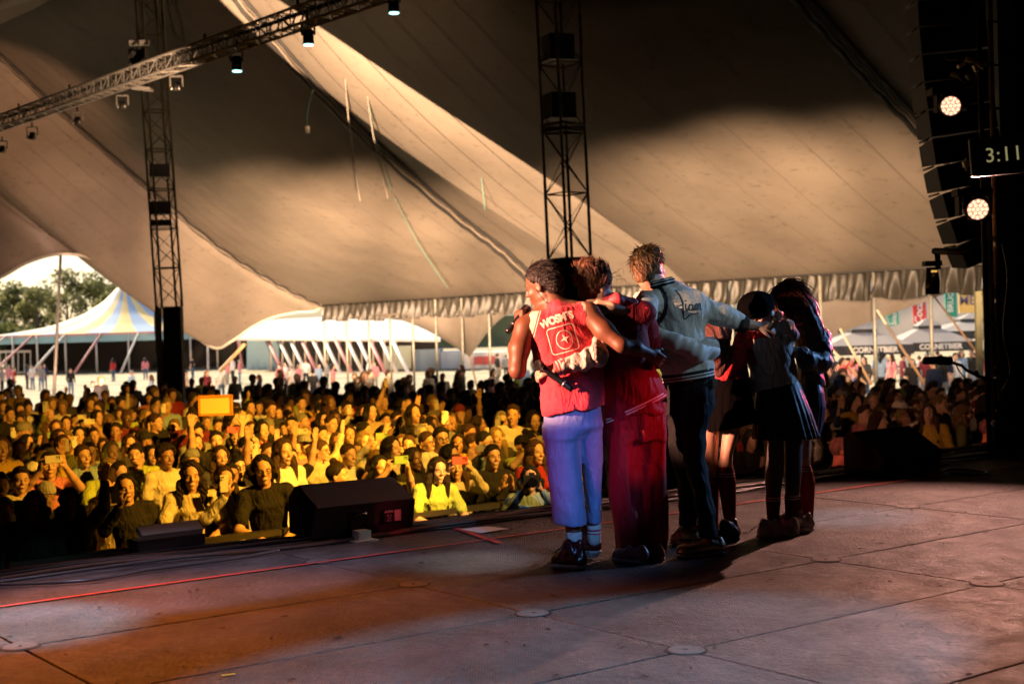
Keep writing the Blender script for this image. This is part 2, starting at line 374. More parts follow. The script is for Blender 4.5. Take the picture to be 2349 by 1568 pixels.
tag(link('paper_sheet', pp.mesh('paper_sheet', b0), None, M_paper, b0), 'white paper sheet lying on the stage deck behind the monitor', 'paper')
# scraps of confetti and grit trodden into the deck
lit = MB()
for k in range(420):
    u_, v_ = random.uniform(-1.5, 4), random.uniform(-2.6, 2.5); c_ = st(u_, v_, 0.006); s_ = random.uniform(.004, .024); a = random.random()*3
    dx, dy = Vector((math.cos(a), math.sin(a), 0))*s_, Vector((-math.sin(a), math.cos(a), 0))*s_*random.uniform(.2, .6)
    lit.add([c_-dx-dy, c_+dx-dy, c_+dx*.6+dy+Vector((0, 0, .004)), c_-dx+dy], [(0, 1, 2, 3)])
tag(lit.build('deck_litter', mat('grit', (0.03, 0.025, 0.02), 0.9)), 'scraps of dark grit and litter trodden on the deck', 'litter', kind='stuff')

# ================================================================ big top canopy
EL = at(740, 700, 72); ER = at(2255, 605, 39.5)
def eave(t): return EL.lerp(ER, t) if 0 <= t <= 1 else EL+(ER-EL)*t
PK = {k: Vector(v) for k, v in {'a': (-32, 64, 13.6), 'b': (-21, 52, 13.6), 'c': (-10, 40, 13.6), 'd': (1, 28, 13.6), 'e': (12, 16, 13.6), 'f': (23, 4, 13.6), 'g': (34, -8, 13.6)}.items()}
S0 = [PK['a'], at(-520, 200, 64), at(-420, 420, 66), at(-320, 620, 68), at(-300, 770, 69)]
S1 = [PK['b'], at(-20, 105, 55), at(120, 232, 57.5), at(300, 390, 61.5), at(500, 560, 66), at(640, 650, 69.5), EL]
S2 = [PK['c'], at(475, -105, 41.6), at(560, 0, 43.2), at(700, 165, 46), at(860, 325, 49.4), at(1050, 490, 53.2), at(1160, 575, 55), eave(0.482)]
S3 = [PK['d'], at(1700, -185, 29.5), at(1850, 0, 31), at(2000, 172, 33), at(2145, 322, 35), at(2290, 470, 36.5), eave(1.07)]
S4 = [PK['e'], PK['e'].lerp(eave(1.6), .33)-Vector((0, 0, .9)), PK['e'].lerp(eave(1.6), .66)-Vector((0, 0, .9)), eave(1.6)]
S5 = [PK['f'], PK['f'].lerp(eave(2.1), .5)-Vector((0, 0, 1)), eave(2.1)]
BOT0 = [S0[-1]]+[at(x, y, Z) for x, y, Z in ((-190, 720, 68), (-90, 668, 66), (0, 636, 65), (60, 603, 64.5), (130, 583, 64), (200, 589, 64.5), (270, 624, 65.5), (340, 672, 67), (400, 724, 68.5), (450, 771, 69.5), (495, 798, 70), (530, 783, 70.3), (580, 749, 70.6), (625, 728, 71), (680, 716, 71.5), (722, 713, 71.8))]+[EL]
def ridge(a, b, sag=1.6):
    def f(t):
        p = a.lerp(b, t); p.z -= sag*4*t*(1-t)*1.0; return p
    return f
def crv(P): return lambda t: catmull(P, t)
def coons(top, bot, lef, rig, sag=0.0):
    c00, c10, c01, c11 = top(0), top(1), bot(0), bot(1)
    def S(u, v):
        p = (1-v)*top(u)+v*bot(u)+(1-u)*lef(v)+u*rig(v)-((1-u)*(1-v)*c00+u*(1-v)*c10+(1-u)*v*c01+u*v*c11)
        p = Vector(p); p.z -= sag*16*u*(1-u)*v*(1-v); return p
    return S
def mat_canvas():
    m = mat('tent_canvas', (0.102, 0.085, 0.066), 0.62, noise=0.22, nscale=0.35, bump=0.5, bscale=1.6, spec=0.35)
    n = m.node_tree.nodes; L = m.node_tree.links; b = n['Principled BSDF']
    cur = b.inputs['Base Color'].links[0].from_socket
    tc = n.new('ShaderNodeTexCoord'); mp = n.new('ShaderNodeMapping'); mp.inputs['Scale'].default_value = (1, 1, 2.2); L.new(tc.outputs['Object'], mp.inputs[0])
    t = n.new('ShaderNodeTexNoise'); t.inputs['Scale'].default_value = 2.6; t.inputs['Detail'].default_value = 8; t.inputs['Roughness'].default_value = 0.72; L.new(mp.outputs[0], t.inputs[0])
    r = n.new('ShaderNodeMapRange'); r.inputs['From Min'].default_value = 0.56; r.inputs['From Max'].default_value = 0.72; r.inputs['To Min'].default_value = 1.0; r.inputs['To Max'].default_value = 0.50; L.new(t.outputs[0], r.inputs[0])
    s = n.new('ShaderNodeVectorMath'); s.operation = 'SCALE'; L.new(cur, s.inputs[0]); L.new(r.outputs[0], s.inputs['Scale']); L.new(s.outputs[0], b.inputs['Base Color'])
    return m
M_canvas = mat_canvas(); M_seam = mat('canvas_seam', (0.083, 0.069, 0.054), 0.6); M_seamdark = mat('seam_webbing', (0.008, 0.007, 0.006), 0.6)
big = empty('circus_tent', (0, 45, GZ), 'grey canvas big top spread over the crowd on lattice king poles', 'tent')
patches = [
    (coons(ridge(PK['a'], PK['b']), crv(BOT0), crv(S0), crv(S1), 0.5), 16),
    (coons(ridge(PK['b'], PK['c']), lambda t: eave(0.482*t), crv(S1), crv(S2), 0.3), 14),
    (coons(ridge(PK['c'], PK['d']), lambda t: eave(0.482+0.588*t), crv(S2), crv(S3), 0.2), 13),
    (coons(ridge(PK['d'], PK['e']), lambda t: eave(1.07+0.53*t), crv(S3), crv(S4), 0.2), 12),
    (coons(ridge(PK['e'], PK['f']), lambda t: eave(1.6+0.5*t), crv(S4), crv(S5), 0.0), 0)]
BK = Vector((-0.817, -0.576, 0))*26
def beave(p): q_ = p+BK; q_.z = 2.7; return q_
for a, b in (('a', 'b'), ('b', 'c'), ('c', 'd'), ('d', 'e'), ('e', 'f'), ('f', 'g')):
    A_, B_ = PK[a], PK[b]
    patches.append((coons(ridge(A_, B_), (lambda A_, B_: lambda t: beave(A_.lerp(B_, t)))(A_, B_), (lambda A_: lambda v: A_.lerp(beave(A_), v)-Vector((0, 0, 5*v*(1-v))))(A_), (lambda B_: lambda v: B_.lerp(beave(B_), v)-Vector((0, 0, 5*v*(1-v))))(B_)), 0))
for S, ns in patches:
    nu = 70
    V, Fc = face_grid(nu, 60, lambda a, b: S(a, b)-big.location)
    me = bpy.data.meshes.new('canvas_panel'); me.from_pydata(V, [], Fc); me.polygons.foreach_set('use_smooth', [True]*len(Fc))
    link('canvas_panel', me, big, M_canvas)
    for k in range(1, ns):          # welded seams running down the canvas
        u0 = k/ns; mb = MB(); V = []
        for j in range(41):
            v_ = 0.03+0.97*j/40; a_ = S(u0-0.0012, v_); b_ = S(u0+0.0012, v_)
            dn = Vector((-0.3, -0.5, -1)).normalized()*0.03
            V += [a_+dn, b_+dn]
        mb.add(V, [(2*j, 2*j+1, 2*j+3, 2*j+2) for j in range(40)], True); mb.build('canvas_seam', M_seam, big)
def seam_cable(P, wdt, both=True):
    pts = [catmull(P, t) for t in np.linspace(0.0, 1, 70)]
    off = Vector((-0.25, -0.5, -0.35))
    for k, (s_, r_, m_) in enumerate(((-wdt, wdt*.42, M_seamdark), (0, wdt*.20, M_canvas), (wdt, wdt*.42, M_seamdark))):
        L_ = []
        for i, p in enumerate(pts):
            t = (pts[min(i+1, 69)]-pts[max(i-1, 0)]).normalized(); sd_ = t.cross(Vector((0.3, 0.6, .7))).normalized()
            L_.append(p+off*(.25 if k != 1 else .35)+sd_*s_+Vector((0, 0, .03*math.sin(i*1.7+k))))
        MB().tube(L_, r_, 6).build('seam_lacing', m_, big)
def blocker_wall(P_, ztop, label):  # unseen walls added to keep daylight off the canvas
    V = []
    for p in P_: V += [(p[0], p[1], GZ-.3), (p[0], p[1], ztop)]
    me = bpy.data.meshes.new('side_wall'); me.from_pydata([tuple(Vector(v)-big.location) for v in V], [], [(2*i, 2*i+2, 2*i+3, 2*i+1) for i in range(len(P_)-1)]); link('side_wall', me, big, M_canvas)
blocker_wall([beave(PK[k]) for k in 'abcdefg'], 2.8, '')
me = bpy.data.meshes.new('end_blocker'); _p = [PK['a']]+[crv(S0)(t) for t in (.2, .4, .6, .8, 1)]+[beave(PK['a'])]+[PK['a'].lerp(beave(PK['a']), v)-Vector((0, 0, 5*v*(1-v))) for v in (.75, .5, .25)]  # unseen end panel added to shut out daylight
me.from_pydata([tuple(Vector(p)-big.location) for p in _p], [], [tuple(range(len(_p)))]); link('end_blocker', me, big, M_canvas)
blocker_wall([S0[-1], beave(PK['a'])], 2.8, '')
blocker_wall([beave(PK['g']), PK['g'], PK['g'].lerp(eave(2.1), 1)], 14, '')
blocker_wall([eave(1.28), eave(1.6), eave(2.1)], 2.8, '')
seam_cable(S2, 0.19); seam_cable(S3, 0.15); seam_cable(S1, 0.12)
# edge rope of the arches at the far end
MB().tube([catmull(BOT0, t) for t in np.linspace(0, 1, 90)], 0.09, 6).build('edge_rope', M_galv, big)
# valance: short pleated wall hung from the eave, a panel per bay
def x2t(x, y=700):
    lo, hi = -0.3, 1.3
    for _ in range(40):
        m_ = (lo+hi)/2
        if pix(eave(m_))[0] < x: lo = m_
        else: hi = m_
    return lo
poleX = [742, 793, 844, 893, 945, 998, 1058, 1120, 1187]
tp = [x2t(x) for x in poleX]
dt = (tp[-1]-tp[2])/6.0
t_ = tp[-1]+dt
while t_ < 1.25: tp.append(t_); t_ += dt
# nudge the bays the photograph shows clearly
for xw in (1880, 2003, 2133, 2262):
    tw = x2t(xw); k = min(range(len(tp)), key=lambda i: abs(tp[i]-tw)); tp[k] = tw
M_val = mat('valance_vinyl', (0.026, 0.024, 0.019), 0.5, noise=0.25, nscale=2, spec=0.3, bump=0.5, bscale=4)
EDR = (ER-EL).normalized(); ENR = Vector((EDR.y, -EDR.x, 0)).normalized()   # horizontal normal
if ENR.y > 0: ENR = -ENR
def valance(t0, t1, seed):
    rn = random.Random(seed); n = 46; ph = [rn.random()*6 for _ in range(6)]
    def f(a, b):
        p = eave(t0+(t1-t0)*a)
        sw = .5+.5*math.sin(a*math.pi)
        fold = 0.16*math.sin(a*19+ph[0]+b*1.2*math.sin(ph[2]))+0.10*math.sin(a*41+ph[1]+b*2)+.05*math.sin(b*7+a*9+ph[3])*b
        drop = 0.86+0.05*math.sin(a*math.pi*2+ph[4])*b-0.10*(0 if rn is None else math.sin(a*math.pi))*b*(.4+.6*math.sin(ph[5]))
        return p+ENR*(fold*(0.25+b)*0.9+0.02)-Vector((0, 0, drop*b))
    V, Fc = face_grid(n, 12, lambda a, b: f(a, b)-big.location)
    me = bpy.data.meshes.new('valance_panel'); me.from_pydata(V, [], Fc); me.polygons.foreach_set('use_smooth', [True]*len(Fc))
    link('valance_panel', me, big, M_val)
for i in range(len(tp)-1): valance(tp[i], tp[i+1], i)
MB().tube([eave(0)-Vector((0, 0, .0)), eave(1.25)], 0.07, 8).build('eave_hem', M_seamdark, big)
# side poles
for i, t in enumerate(tp):
    p = eave(t); zb = gz(p.x, p.y)
    e = empty('tent_pole', (p.x, p.y, zb), 'slim steel side pole under the valance, %s from the tent corner' % ('first second third fourth fifth sixth seventh eighth ninth tenth eleventh twelfth thirteenth fourteenth fifteenth sixteenth seventeenth eighteenth nineteenth twentieth'.split()+['twenty-first', 'twenty-second', 'twenty-third', 'twenty-fourth', 'twenty-fifth', 'twenty-sixth'])[i], 'pole', 'side poles holding the tent eave')
    MB().tube([Vector((p.x, p.y, zb)), Vector((p.x, p.y, p.z))], 0.055, 10).build('shaft', M_galv, e)
    MB().box((p.x, p.y, zb+.02), (.3, .3, .04)).build('base_plate', M_galv, e)
# lean pole at the arch on the left
a_, b_ = at(139, 588, 63.5), at(124, 905, 60)
e = empty('tent_pole', b_, 'leaning steel pole under the arch near the striped tent', 'pole')
MB().tube([b_, a_], 0.07, 10).build('shaft', M_galv, e); MB().box(b_, (.4, .4, .06)).build('base_plate', M_galv, e)
# outer awning tongues behind the valance
M_awn = mat('awning_canvas', (0.20, 0.17, 0.14), 0.7, noise=0.12, nscale=1.2, bump=0.4, bscale=2)
def awning(P0, P1, tip, label, nf=5, dep=0.5):
    e = empty('awning', tip, label, 'awning')
    def f(a, b):
        top = P0.lerp(P1, a); p = top.lerp(tip, b)
        e1 = 1-b
        p = p+Vector((0, 1, 0))*(dep*e1*0.4*math.sin(a*nf*3.1)*(.3+b)) - Vector((0, 0, 1))*(0.0)
        return p+Vector((0, 0, 0.55*math.sin(math.pi*b)*(abs(a-.5)*2)**3))
    V, Fc = face_grid(50, 24, lambda a, b: f(a, b)-tip)
    me = bpy.data.meshes.new('awning_sheet'); me.from_pydata(V, [], Fc); me.polygons.foreach_set('use_smooth', [True]*len(Fc)); me.materials.append(M_awn)
    link('awning_sheet', me, e)
    MB().tube([tip, tip+Vector((.3, 3.5, tip.z*-1+gz(tip.x, tip.y+3.5)))], 0.04, 6).build('tie_strap', mat('tie_strap', (.45, .25, .12), .7), e)
awning(at(838, 722, 67), at(1222, 700, 60), at(1078, 819, 66), 'brown canvas awning tongue hanging in a point behind the valance')
e = empty('awning', at(1893, 787, 50), 'dark brown canvas awning sloping down behind the beanie wearer', 'awning')
def fz(a, b):
    tl, tr, bl, br = at(1700, 690, 52), at(2175, 664, 46.5), at(1700, 850, 54), at(2176, 671, 46.5)
    p = tl.lerp(tr, a).lerp(bl.lerp(br, a), b); return p+Vector((0, .15*math.sin(a*30+b*3)*b, 0))-e.location
V, Fc = face_grid(60, 16, fz); me = bpy.data.meshes.new('awning_sheet'); me.from_pydata(V, [], Fc); me.polygons.foreach_set('use_smooth', [True]*len(Fc)); me.materials.append(M_awn); link('awning_sheet', me, e)
# ratchet straps / guys staked outside
M_guy = mat('orange_guy_strap', (0.50, 0.30, 0.14), 0.7)
for i, (x0, y0, x1, y1, Z0, Z1, r_) in enumerate([(2013, 712, 2190, 985, 44, 39, .045), (1928, 755, 1998, 880, 47, 44, .045), (1885, 778, 1985, 880, 49, 46, .05), (2137, 672, 2292, 875, 41, 37, .03), (560, 790, 505, 850, 69, 71, .09), (1120, 845, 1165, 905, 60, 58, .04)]):
    a_, b_ = at(x0, y0, Z0), at(x1, y1, Z1)
    o = MB().tube([a_-b_, Vector((0, 0, 0))], r_, 6).build('guy_strap', M_guy); o.location = b_
    tag(o, ['long tan guy strap crossing behind the foremost steel pole', 'tan guy strap beside the long haired singer, upper end at awning', 'low tan guy strap dropping to the grass by the bins', 'thin tan guy strap under the yellow hoarding', 'pale strap at the low canvas corner by the striped tent', 'thin strap below the awning tongue'][i], 'guy strap')
for k, (x_, Z_) in enumerate(((2243, 38.5), (2262, 38.5))):
    p = at(x_, 668, Z_); e = empty('wooden_post', (p.x, p.y, gz(p.x, p.y)), ['mossy square wooden post, first of the pair by the scaffold', 'mossy wooden post, second of the pair by the scaffold'][k], 'post')
    o = MB().box((p.x, p.y, (p.z+gz(p.x, p.y))/2), (.16, .16, p.z-gz(p.x, p.y))).build('shaft', mat('mossy_wood', (.33, .32, .18), .8, noise=.3, nscale=3), e)

# ================================================================ lattice towers
def lattice(e, p0, p1, side, rot, bay, rc, rb, m, name='lattice', zig=False):
    """four chords with cross bracing between p0 and p1"""
    ax = (p1-p0); Ln = ax.length; ax.normalize()
    a = ax.cross(Vector((0, 0, 1)) if abs(ax.z) < .9 else Vector((0, 1, 0))).normalized(); b = ax.cross(a)
    ca, sa = math.cos(rot), math.sin(rot); a, b = a*ca+b*sa, b*ca-a*sa
    cs = [(1, 1), (1, -1), (-1, -1), (-1, 1)]
    K = [a*(x*side/2)+b*(y*side/2) for x, y in cs]
    for c in K: MB().tube([p0+c, p1+c], rc, 8).build('chord', m, e)
    n = max(1, int(round(Ln/bay)))
    for k in range(4):
        mb = MB(); c, d = K[k], K[(k+1) % 4]
        for i in range(n):
            q0 = p0+ax*(Ln*i/n); q1 = p0+ax*(Ln*(i+1)/n); qm = (q0+q1)/2
            mb.tube([q0+c, q0+d], rb, 5)
            if zig: mb.tube([q0+c, q1+d] if i % 2 else [q0+d, q1+c], rb, 5)
            else: mb.tube([q0+c, qm+d, q1+c] if k % 2 else [q0+d, qm+c, q1+d], rb, 5); 
        mb.build('bracing', m, e)
    return K
M_tow = mat('tower_steel', (0.085, 0.07, 0.035), 0.5, 0.5, noise=0.3, nscale=8)
tr = at(1290, 297, 28); tr0 = Vector((tr.x, tr.y, GZ))
e = empty('lattice_tower', tr0, 'dark steel lattice king pole rising behind the performers', 'tower')
ztop = 15.5; zc = at(1296, 593, 28).z
lattice(e, Vector((tr.x+.07, tr.y, zc)), Vector((tr.x-.16, tr.y, ztop)), 0.60, math.radians(36), 1.28, 0.032, 0.016, M_tow)
MB().box((tr.x+.09, tr.y, (zc+GZ)/2), (.78, .6, zc-GZ), Matrix.Rotation(math.radians(8), 3, 'Z')).build('cladding', M_drape, e)
MB().box((tr.x-.17, tr.y-.33, (zc+GZ)/2-.1), (.18, .16, zc-GZ-.2)).build('wrapped_pipe', mat('foil_wrap', (.25, .24, .2), .4, noise=.4, nscale=6, bump=1, bscale=9), e)
for dz, hh in ((7.03, .5), (5.72, .5)):
    MB().box((tr.x-.05, tr.y-.02, at(1280, {7.03: 112, 5.72: 245}[dz], 28).z), (.52, .5, hh), Matrix.Rotation(math.radians(20), 3, 'Z')).build('speaker_box', M_black, e)
for y_ in (290, 304):
    zz = at(1290, y_, 28).z
    for s_ in (-1, 1):
        MB().tube([Vector((tr.x-.42, tr.y+.1*s_, zz)), Vector((tr.x, tr.y+.42*s_, zz+.03)), Vector((tr.x+.42, tr.y+.1*s_, zz))], .03, 6).build('collar', M_tow, e)
tl = at(372, 500, 40); tl0 = Vector((tl.x, tl.y, GZ))
e = empty('lattice_tower', tl0, 'dark steel lattice king pole standing in the crowd beside the striped tent view', 'tower')
zc = at(372, 705, 40).z
lattice(e, Vector((tl.x+.12, tl.y, zc)), Vector((tl.x-.35, tl.y, ztop)), 0.58, math.radians(30), 1.15, 0.035, 0.018, M_tow)
MB().box((tl.x+.22, tl.y, (zc+GZ)/2), (.50, .5, zc-GZ), Matrix.Rotation(math.radians(4), 3, 'Z')).build('cladding', M_drape, e)
MB().tube([Vector((tl.x-.17+.02*math.sin(z*3), tl.y-.1, z)) for z in np.linspace(GZ, zc, 14)], [.105+.012*math.sin(k*2.3) for k in range(14)], 10).build('wrapped_pipe', mat('foil_wrap_pale', (.45, .44, .38), .4, noise=.4, nscale=5, bump=1, bscale=7), e)
for y_, hh in ((393, .36), (478, .36), (512, .16)):
    MB().box((tl.x-.02, tl.y-.02, at(365, y_, 40).z), (.56, .5, hh), Matrix.Rotation(math.radians(12), 3, 'Z')).build('speaker_box', M_black, e)
MB().tube([Vector((tl.x+.2, tl.y-.27, at(400, 907, 40).z)), Vector((tl.x+.2, tl.y-.31, at(400, 907, 40).z))], .05, 10).build('round_sticker', mat('sticker', (.35, .32, .28), .6), e)

# ================================================================ lighting truss hung over the crowd
ta, tb = at(-60, 303, 37.5), at(905, -34, 20.6)
e = empty('lighting_truss', ta, 'aluminium box truss slanting over the crowd with lamps under it', 'truss')
lattice(e, ta, tb, 0.29, math.radians(0), 0.42, 0.026, 0.012, M_alu, zig=True)
for k in range(5):
    f_ = 0.18+k*.17; p = ta.lerp(tb, f_)
    MB().box(p+Vector((0, 0, .22)), (.04, .04, .18)).build('clamp', M_black, e)
MB().tube([ta+Vector((0, 0, .1)), ta.lerp(tb, .3)+Vector((.03, 0, .04)), ta.lerp(tb, .55)+Vector((-.02, 0, .1)), tb+Vector((0, 0, .05))], .03, 6).build('loom', M_cable, e)
M_cyan = mat('lit_lens', (0.02, .1, .1), .3, emis=(0.45, 1.0, 0.95), estr=2.2)
def lamp_can(x, y, Z, hpx, label, rod=25):
    h_ = hpx/F*Z; r_ = h_*.21; c = at(x, y, Z)
    e = empty('moving_head_lamp', c, label, 'stage lamp')
    MB().tube([c+Vector((0, 0, -h_*.42)), c+Vector((0, 0, -h_*.35)), c+Vector((0, 0, .12*h_)), c+Vector((0, 0, .2*h_))], [r_, r_*1.05, r_, r_*.7], 14).build('lamp_body', M_blackgloss, e)
    MB().box(c+Vector((0, 0, .36*h_)), (r_*2.6, r_*2.0, h_*.14)).build('lamp_base', M_black, e)
    for s_ in (-1, 1): MB().box(c+Vector((s_*r_*1.2, 0, .17*h_)), (r_*.25, r_*1.1, h_*.42)).build('yoke_arm', M_black, e)
    MB().tube([c+Vector((0, 0, -h_*.425)), c+Vector((0, 0, -h_*.455))], r_*.93, 14).build('lens', M_cyan, e)
    MB().tube([c+Vector((0, 0, .4*h_)), c+Vector((0, 0, .4*h_+rod/F*Z))], .02, 6).build('hanger', M_black, e)
lamp_can(707, 78, 23.2, 58, 'black moving lamp with cyan lens hung where canvas is pale')
lamp_can(543, 140, 25.5, 54, 'black moving lamp with cyan lens against the dark canvas, below the truss')
lamp_can(903, 5, 21, 58, 'black moving lamp with cyan lens at the top edge of the view', 60)
for k, (x, y, Z, s_) in enumerate(((405, 193, 28.5, 28), (281, 236, 31, 26), (178, 272, 33, 24), (74, 307, 35, 24), (5, 338, 36.5, 22))):
    c = at(x, y, Z); u_ = s_/F*Z
    e = empty('flood_lamp', c, 'small flood lamp in a bright bracket under the truss, %s from the lattice tower' % ['first', 'second', 'third', 'fourth', 'fifth'][k], 'stage lamp', 'flood lamps under the truss')
    fr = MB(); fr.box(c+Vector((0, 0, u_*.62)), (u_, .03, .03)); 
    for q_ in (-1, 1): fr.box(c+Vector((q_*u_*.5, 0, u_*.2)), (.025, .03, u_*.85))
    fr.build('bracket', M_alu, e)
    MB().tube([c+Vector((0, 0, .15*u_)), c+Vector((0, 0, -.35*u_)), c+Vector((0, 0, -.55*u_))], [u_*.25, u_*.34, u_*.3], 10).build('lamp_body', M_black, e)
    for q_ in (-1, 1): MB().tube([c+Vector((q_*u_*.3, -.1, -.2*u_)), c+Vector((q_*u_*.3, -.1, -.55*u_))], u_*.1, 6).build('clip', M_alu, e)
    MB().tube([c+Vector((0, 0, u_*.62)), c+Vector((0, 0, u_*1.1))], .02, 5).build('hanger', M_black, e)
c = at(323, 203, 29.5); o = MB().box((0, 0, 0), (.45, .3, .05), Matrix.Rotation(.15, 3, 'Y')).build('floodlight_panel', M_alu); o.location = c; tag(o, 'flat bright panel under the truss beside the lattice tower', 'stage lamp')
e = empty('moving_head_lamp', at(318, 130, 29.5), 'black lamp with bright clamp clipped above the truss by the tower', 'stage lamp')
c = e.location
MB().box(c+Vector((0, 0, -.1)), (.34, .3, .5)).build('lamp_body', M_black, e); MB().box(c+Vector((.02, 0, .28)), (.4, .1, .1)).build('clamp', M_alu, e)
# loose ropes and cables hanging from the roof
M_rope = mat('pale_rope', (.10, .088, .07), .8); M_teal = mat('teal_cable', (.04, .11, .09), .5)
for k, (P_, r_, m_, lab) in enumerate([
    ([(784, 70, 44), (790, 150, 44), (797, 250, 45), (810, 360, 46), (826, 462, 46)], .022, M_rope, 'pale rope hanging from the roof, nearest the truss lamp'),
    ([(820, -30, 43), (832, 110, 44), (848, 260, 45), (868, 370, 46), (890, 455, 46)], .02, M_rope, 'pale rope hanging between the two teal cables'),
    ([(1084, -30, 43), (1086, 90, 44), (1091, 180, 45), (1098, 330, 47), (1112, 482, 48)], .013, M_teal, 'long teal cable hanging straight down in mid canvas'),
    ([(833, -30, 44), (842, 150, 45), (856, 290, 46), (900, 445, 48)], .013, M_teal, 'thin teal cable hanging beside the pale rope'),
    ([(718, 205, 46), (708, 240, 46), (703, 275, 46), (705, 290, 46)], .035, M_teal, 'short teal cable with white plug dangling over the dark canvas'),
    ([(905, 455, 50), (960, 560, 52), (1030, 665, 54)], .011, M_teal, 'fine teal line slanting down across the pale canvas')]):
    pts = [at(*p) for p in P_]; b0 = pts[-1]
    e = empty('hanging_cable', b0, lab, 'cable'); MB().tube([catmull(pts, t) for t in np.linspace(0, 1, 16)], r_, 6).build('cord', m_, e)
    if k == 4: MB().tube([b0, b0+Vector((.01, 0, -.22))], .07, 8).build('plug', M_paper, e)
# ================================================================ stage wings, mast, PA
dr = empty('wing_curtain', fl(2310, 1036), 'black stage wing drape filling the stage end behind the scaffold mast', 'curtain')
b0 = fl(2312, 1032); ex = Vector((EU[0], EU[1], 0)); ev = Vector((EV[0], EV[1], 0))
def fdr(a, b):
    s_ = a*9; return b0+ex*s_*0.72+ev*(.10*math.sin(s_*9)+.06*math.sin(s_*17))+Vector((0, 0, 11*b-.1))-dr.location
V, Fc = face_grid(150, 3, fdr); me = bpy.data.meshes.new('drape'); me.from_pydata(V, [], Fc); me.polygons.foreach_set('use_smooth', [True]*len(Fc)); me.materials.append(M_drape); link('drape', me, dr)
V, Fc = face_grid(90, 3, lambda a, b: b0+ex*6.5+ev*(13*a)+ex*.1*math.sin(a*120)+Vector((0, 0, 11*b-.1))-dr.location)
me = bpy.data.meshes.new('drape'); me.from_pydata(V, [], Fc); me.materials.append(M_drape); link('drape', me, dr)
bw = empty('backdrop_curtain', st(0, 7.6), 'black drape across the rear of the stage behind the camera', 'curtain')
V, Fc = face_grid(120, 3, lambda a, b: st(-7+14*a, 7.8+.1*math.sin(a*130), 9*b)-bw.location)
me = bpy.data.meshes.new('drape'); me.from_pydata(V, [], Fc); me.materials.append(M_drape); link('drape', me, bw)

M_tube_lit = mat('painted_copper_light', (.42, .30, .22), .35, .8, noise=.3, nscale=9)  # copper stage light painted into the tube colour
mx_ = fl(2296, 1035); e = empty('scaffold_mast', mx_, 'vertical scaffold mast with rungs, copper light painted on one upright, at stage end', 'mast')
zt = at(2270, 120, mx_.y).z
MB().tube([mx_+Vector((0, 0, .5)), Vector((mx_.x+.0, mx_.y, zt+2))], .026, 10).build('upright', M_tube_lit, e)
MB().tube([mx_+Vector((.16, .1, 0)), Vector((mx_.x+.16, mx_.y+.1, zt+2))], .026, 10).build('upright', M_black, e)
MB().tube([mx_+Vector((-.06, .15, 0)), Vector((mx_.x-.06, mx_.y+.15, zt+2))], .026, 10).build('upright', M_black, e)
MB().box(mx_+Vector((.08, .14, 1.2)), (.20, .12, 2.4)).build('cladding', M_drape, e)
for k in range(16): MB().tube([mx_+Vector((-.04, -.01, .4+.42*k)), mx_+Vector((.16, .1, .4+.42*k))], .014, 6).build('rung', M_steel, e)
for k, (y_, s_) in enumerate(((970, 1), (868, .6), (560, .6), (690, .5))):
    c = at(2291, y_, mx_.y-.06); MB().tube([c+Vector((-.05*s_, 0, 0)), c+Vector((.05*s_, 0, 0.01))], .035*s_, 8).box(c, (.14*s_, .05, .03)).build('clamp', M_tube_lit, e)
pts = [at(2300, 560, 13), at(2312, 640, 13), at(2302, 760, 13), at(2318, 850, 13), at(2296, 900, 13)]
MB().tube([catmull(pts, t) for t in np.linspace(0, 1, 24)], .01, 6).build('cable', M_cable, e)
# line array
e = empty('line_array', at(2190, 330, 17.6), 'curved black line array of speaker cabinets hanging in front of the dark drape', 'loudspeaker')
edge = [(2101, -60), (2105, 0), (2109, 62), (2115, 125), (2121, 188), (2129, 252), (2138, 316), (2148, 380), (2161, 442), (2178, 503), (2198, 562), (2222, 618)]
M_cab = mat('speaker_cabinet', (.010, .008, .006), .6, noise=.2, nscale=10); M_gr = mat('speaker_grille', (.010, .009, .008), .8)
Zc = 17.6
for i in range(len(edge)-1):
    a_, b_ = at(*edge[i], Zc), at(*edge[i+1], Zc); mid = (a_+b_)/2; up = (a_-b_); hh = up.length; up.normalize()
    rt_ = Vector((up.z, 0, -up.x)).normalized(); dp = Vector((0, 1, 0))
    Rm = Matrix((rt_, dp, up)).transposed()
    cc = mid+rt_*.42+dp*.3
    cb = MB(); wv = [Vector((x, y, z*(1 if y < 0 else .8))) for x in (-.42, .42) for y in (-.3, .3) for z in (-hh/2+.012, hh/2-.012)]
    cb.add([cc+Rm @ v for v in wv], [(0, 1, 3, 2), (4, 6, 7, 5), (0, 4, 5, 1), (2, 3, 7, 6), (0, 2, 6, 4), (1, 5, 7, 3)])
    cab = cb.build('cabinet', M_cab, e, bevel=.012)
    for s_ in (-.28, .0, .25): MB().box(cc+Rm @ Vector((s_-.02, -.305, 0)), (.13 if s_ < .1 else .24, .012, hh*.62), Rm).build('grille', M_gr, cab)
    MB().tube([cc+Rm @ Vector((-.43, -.2, hh/2)), cc+Rm @ Vector((-.43, .2, hh/2))], .014, 6).build('rigging_pin', M_black, cab)
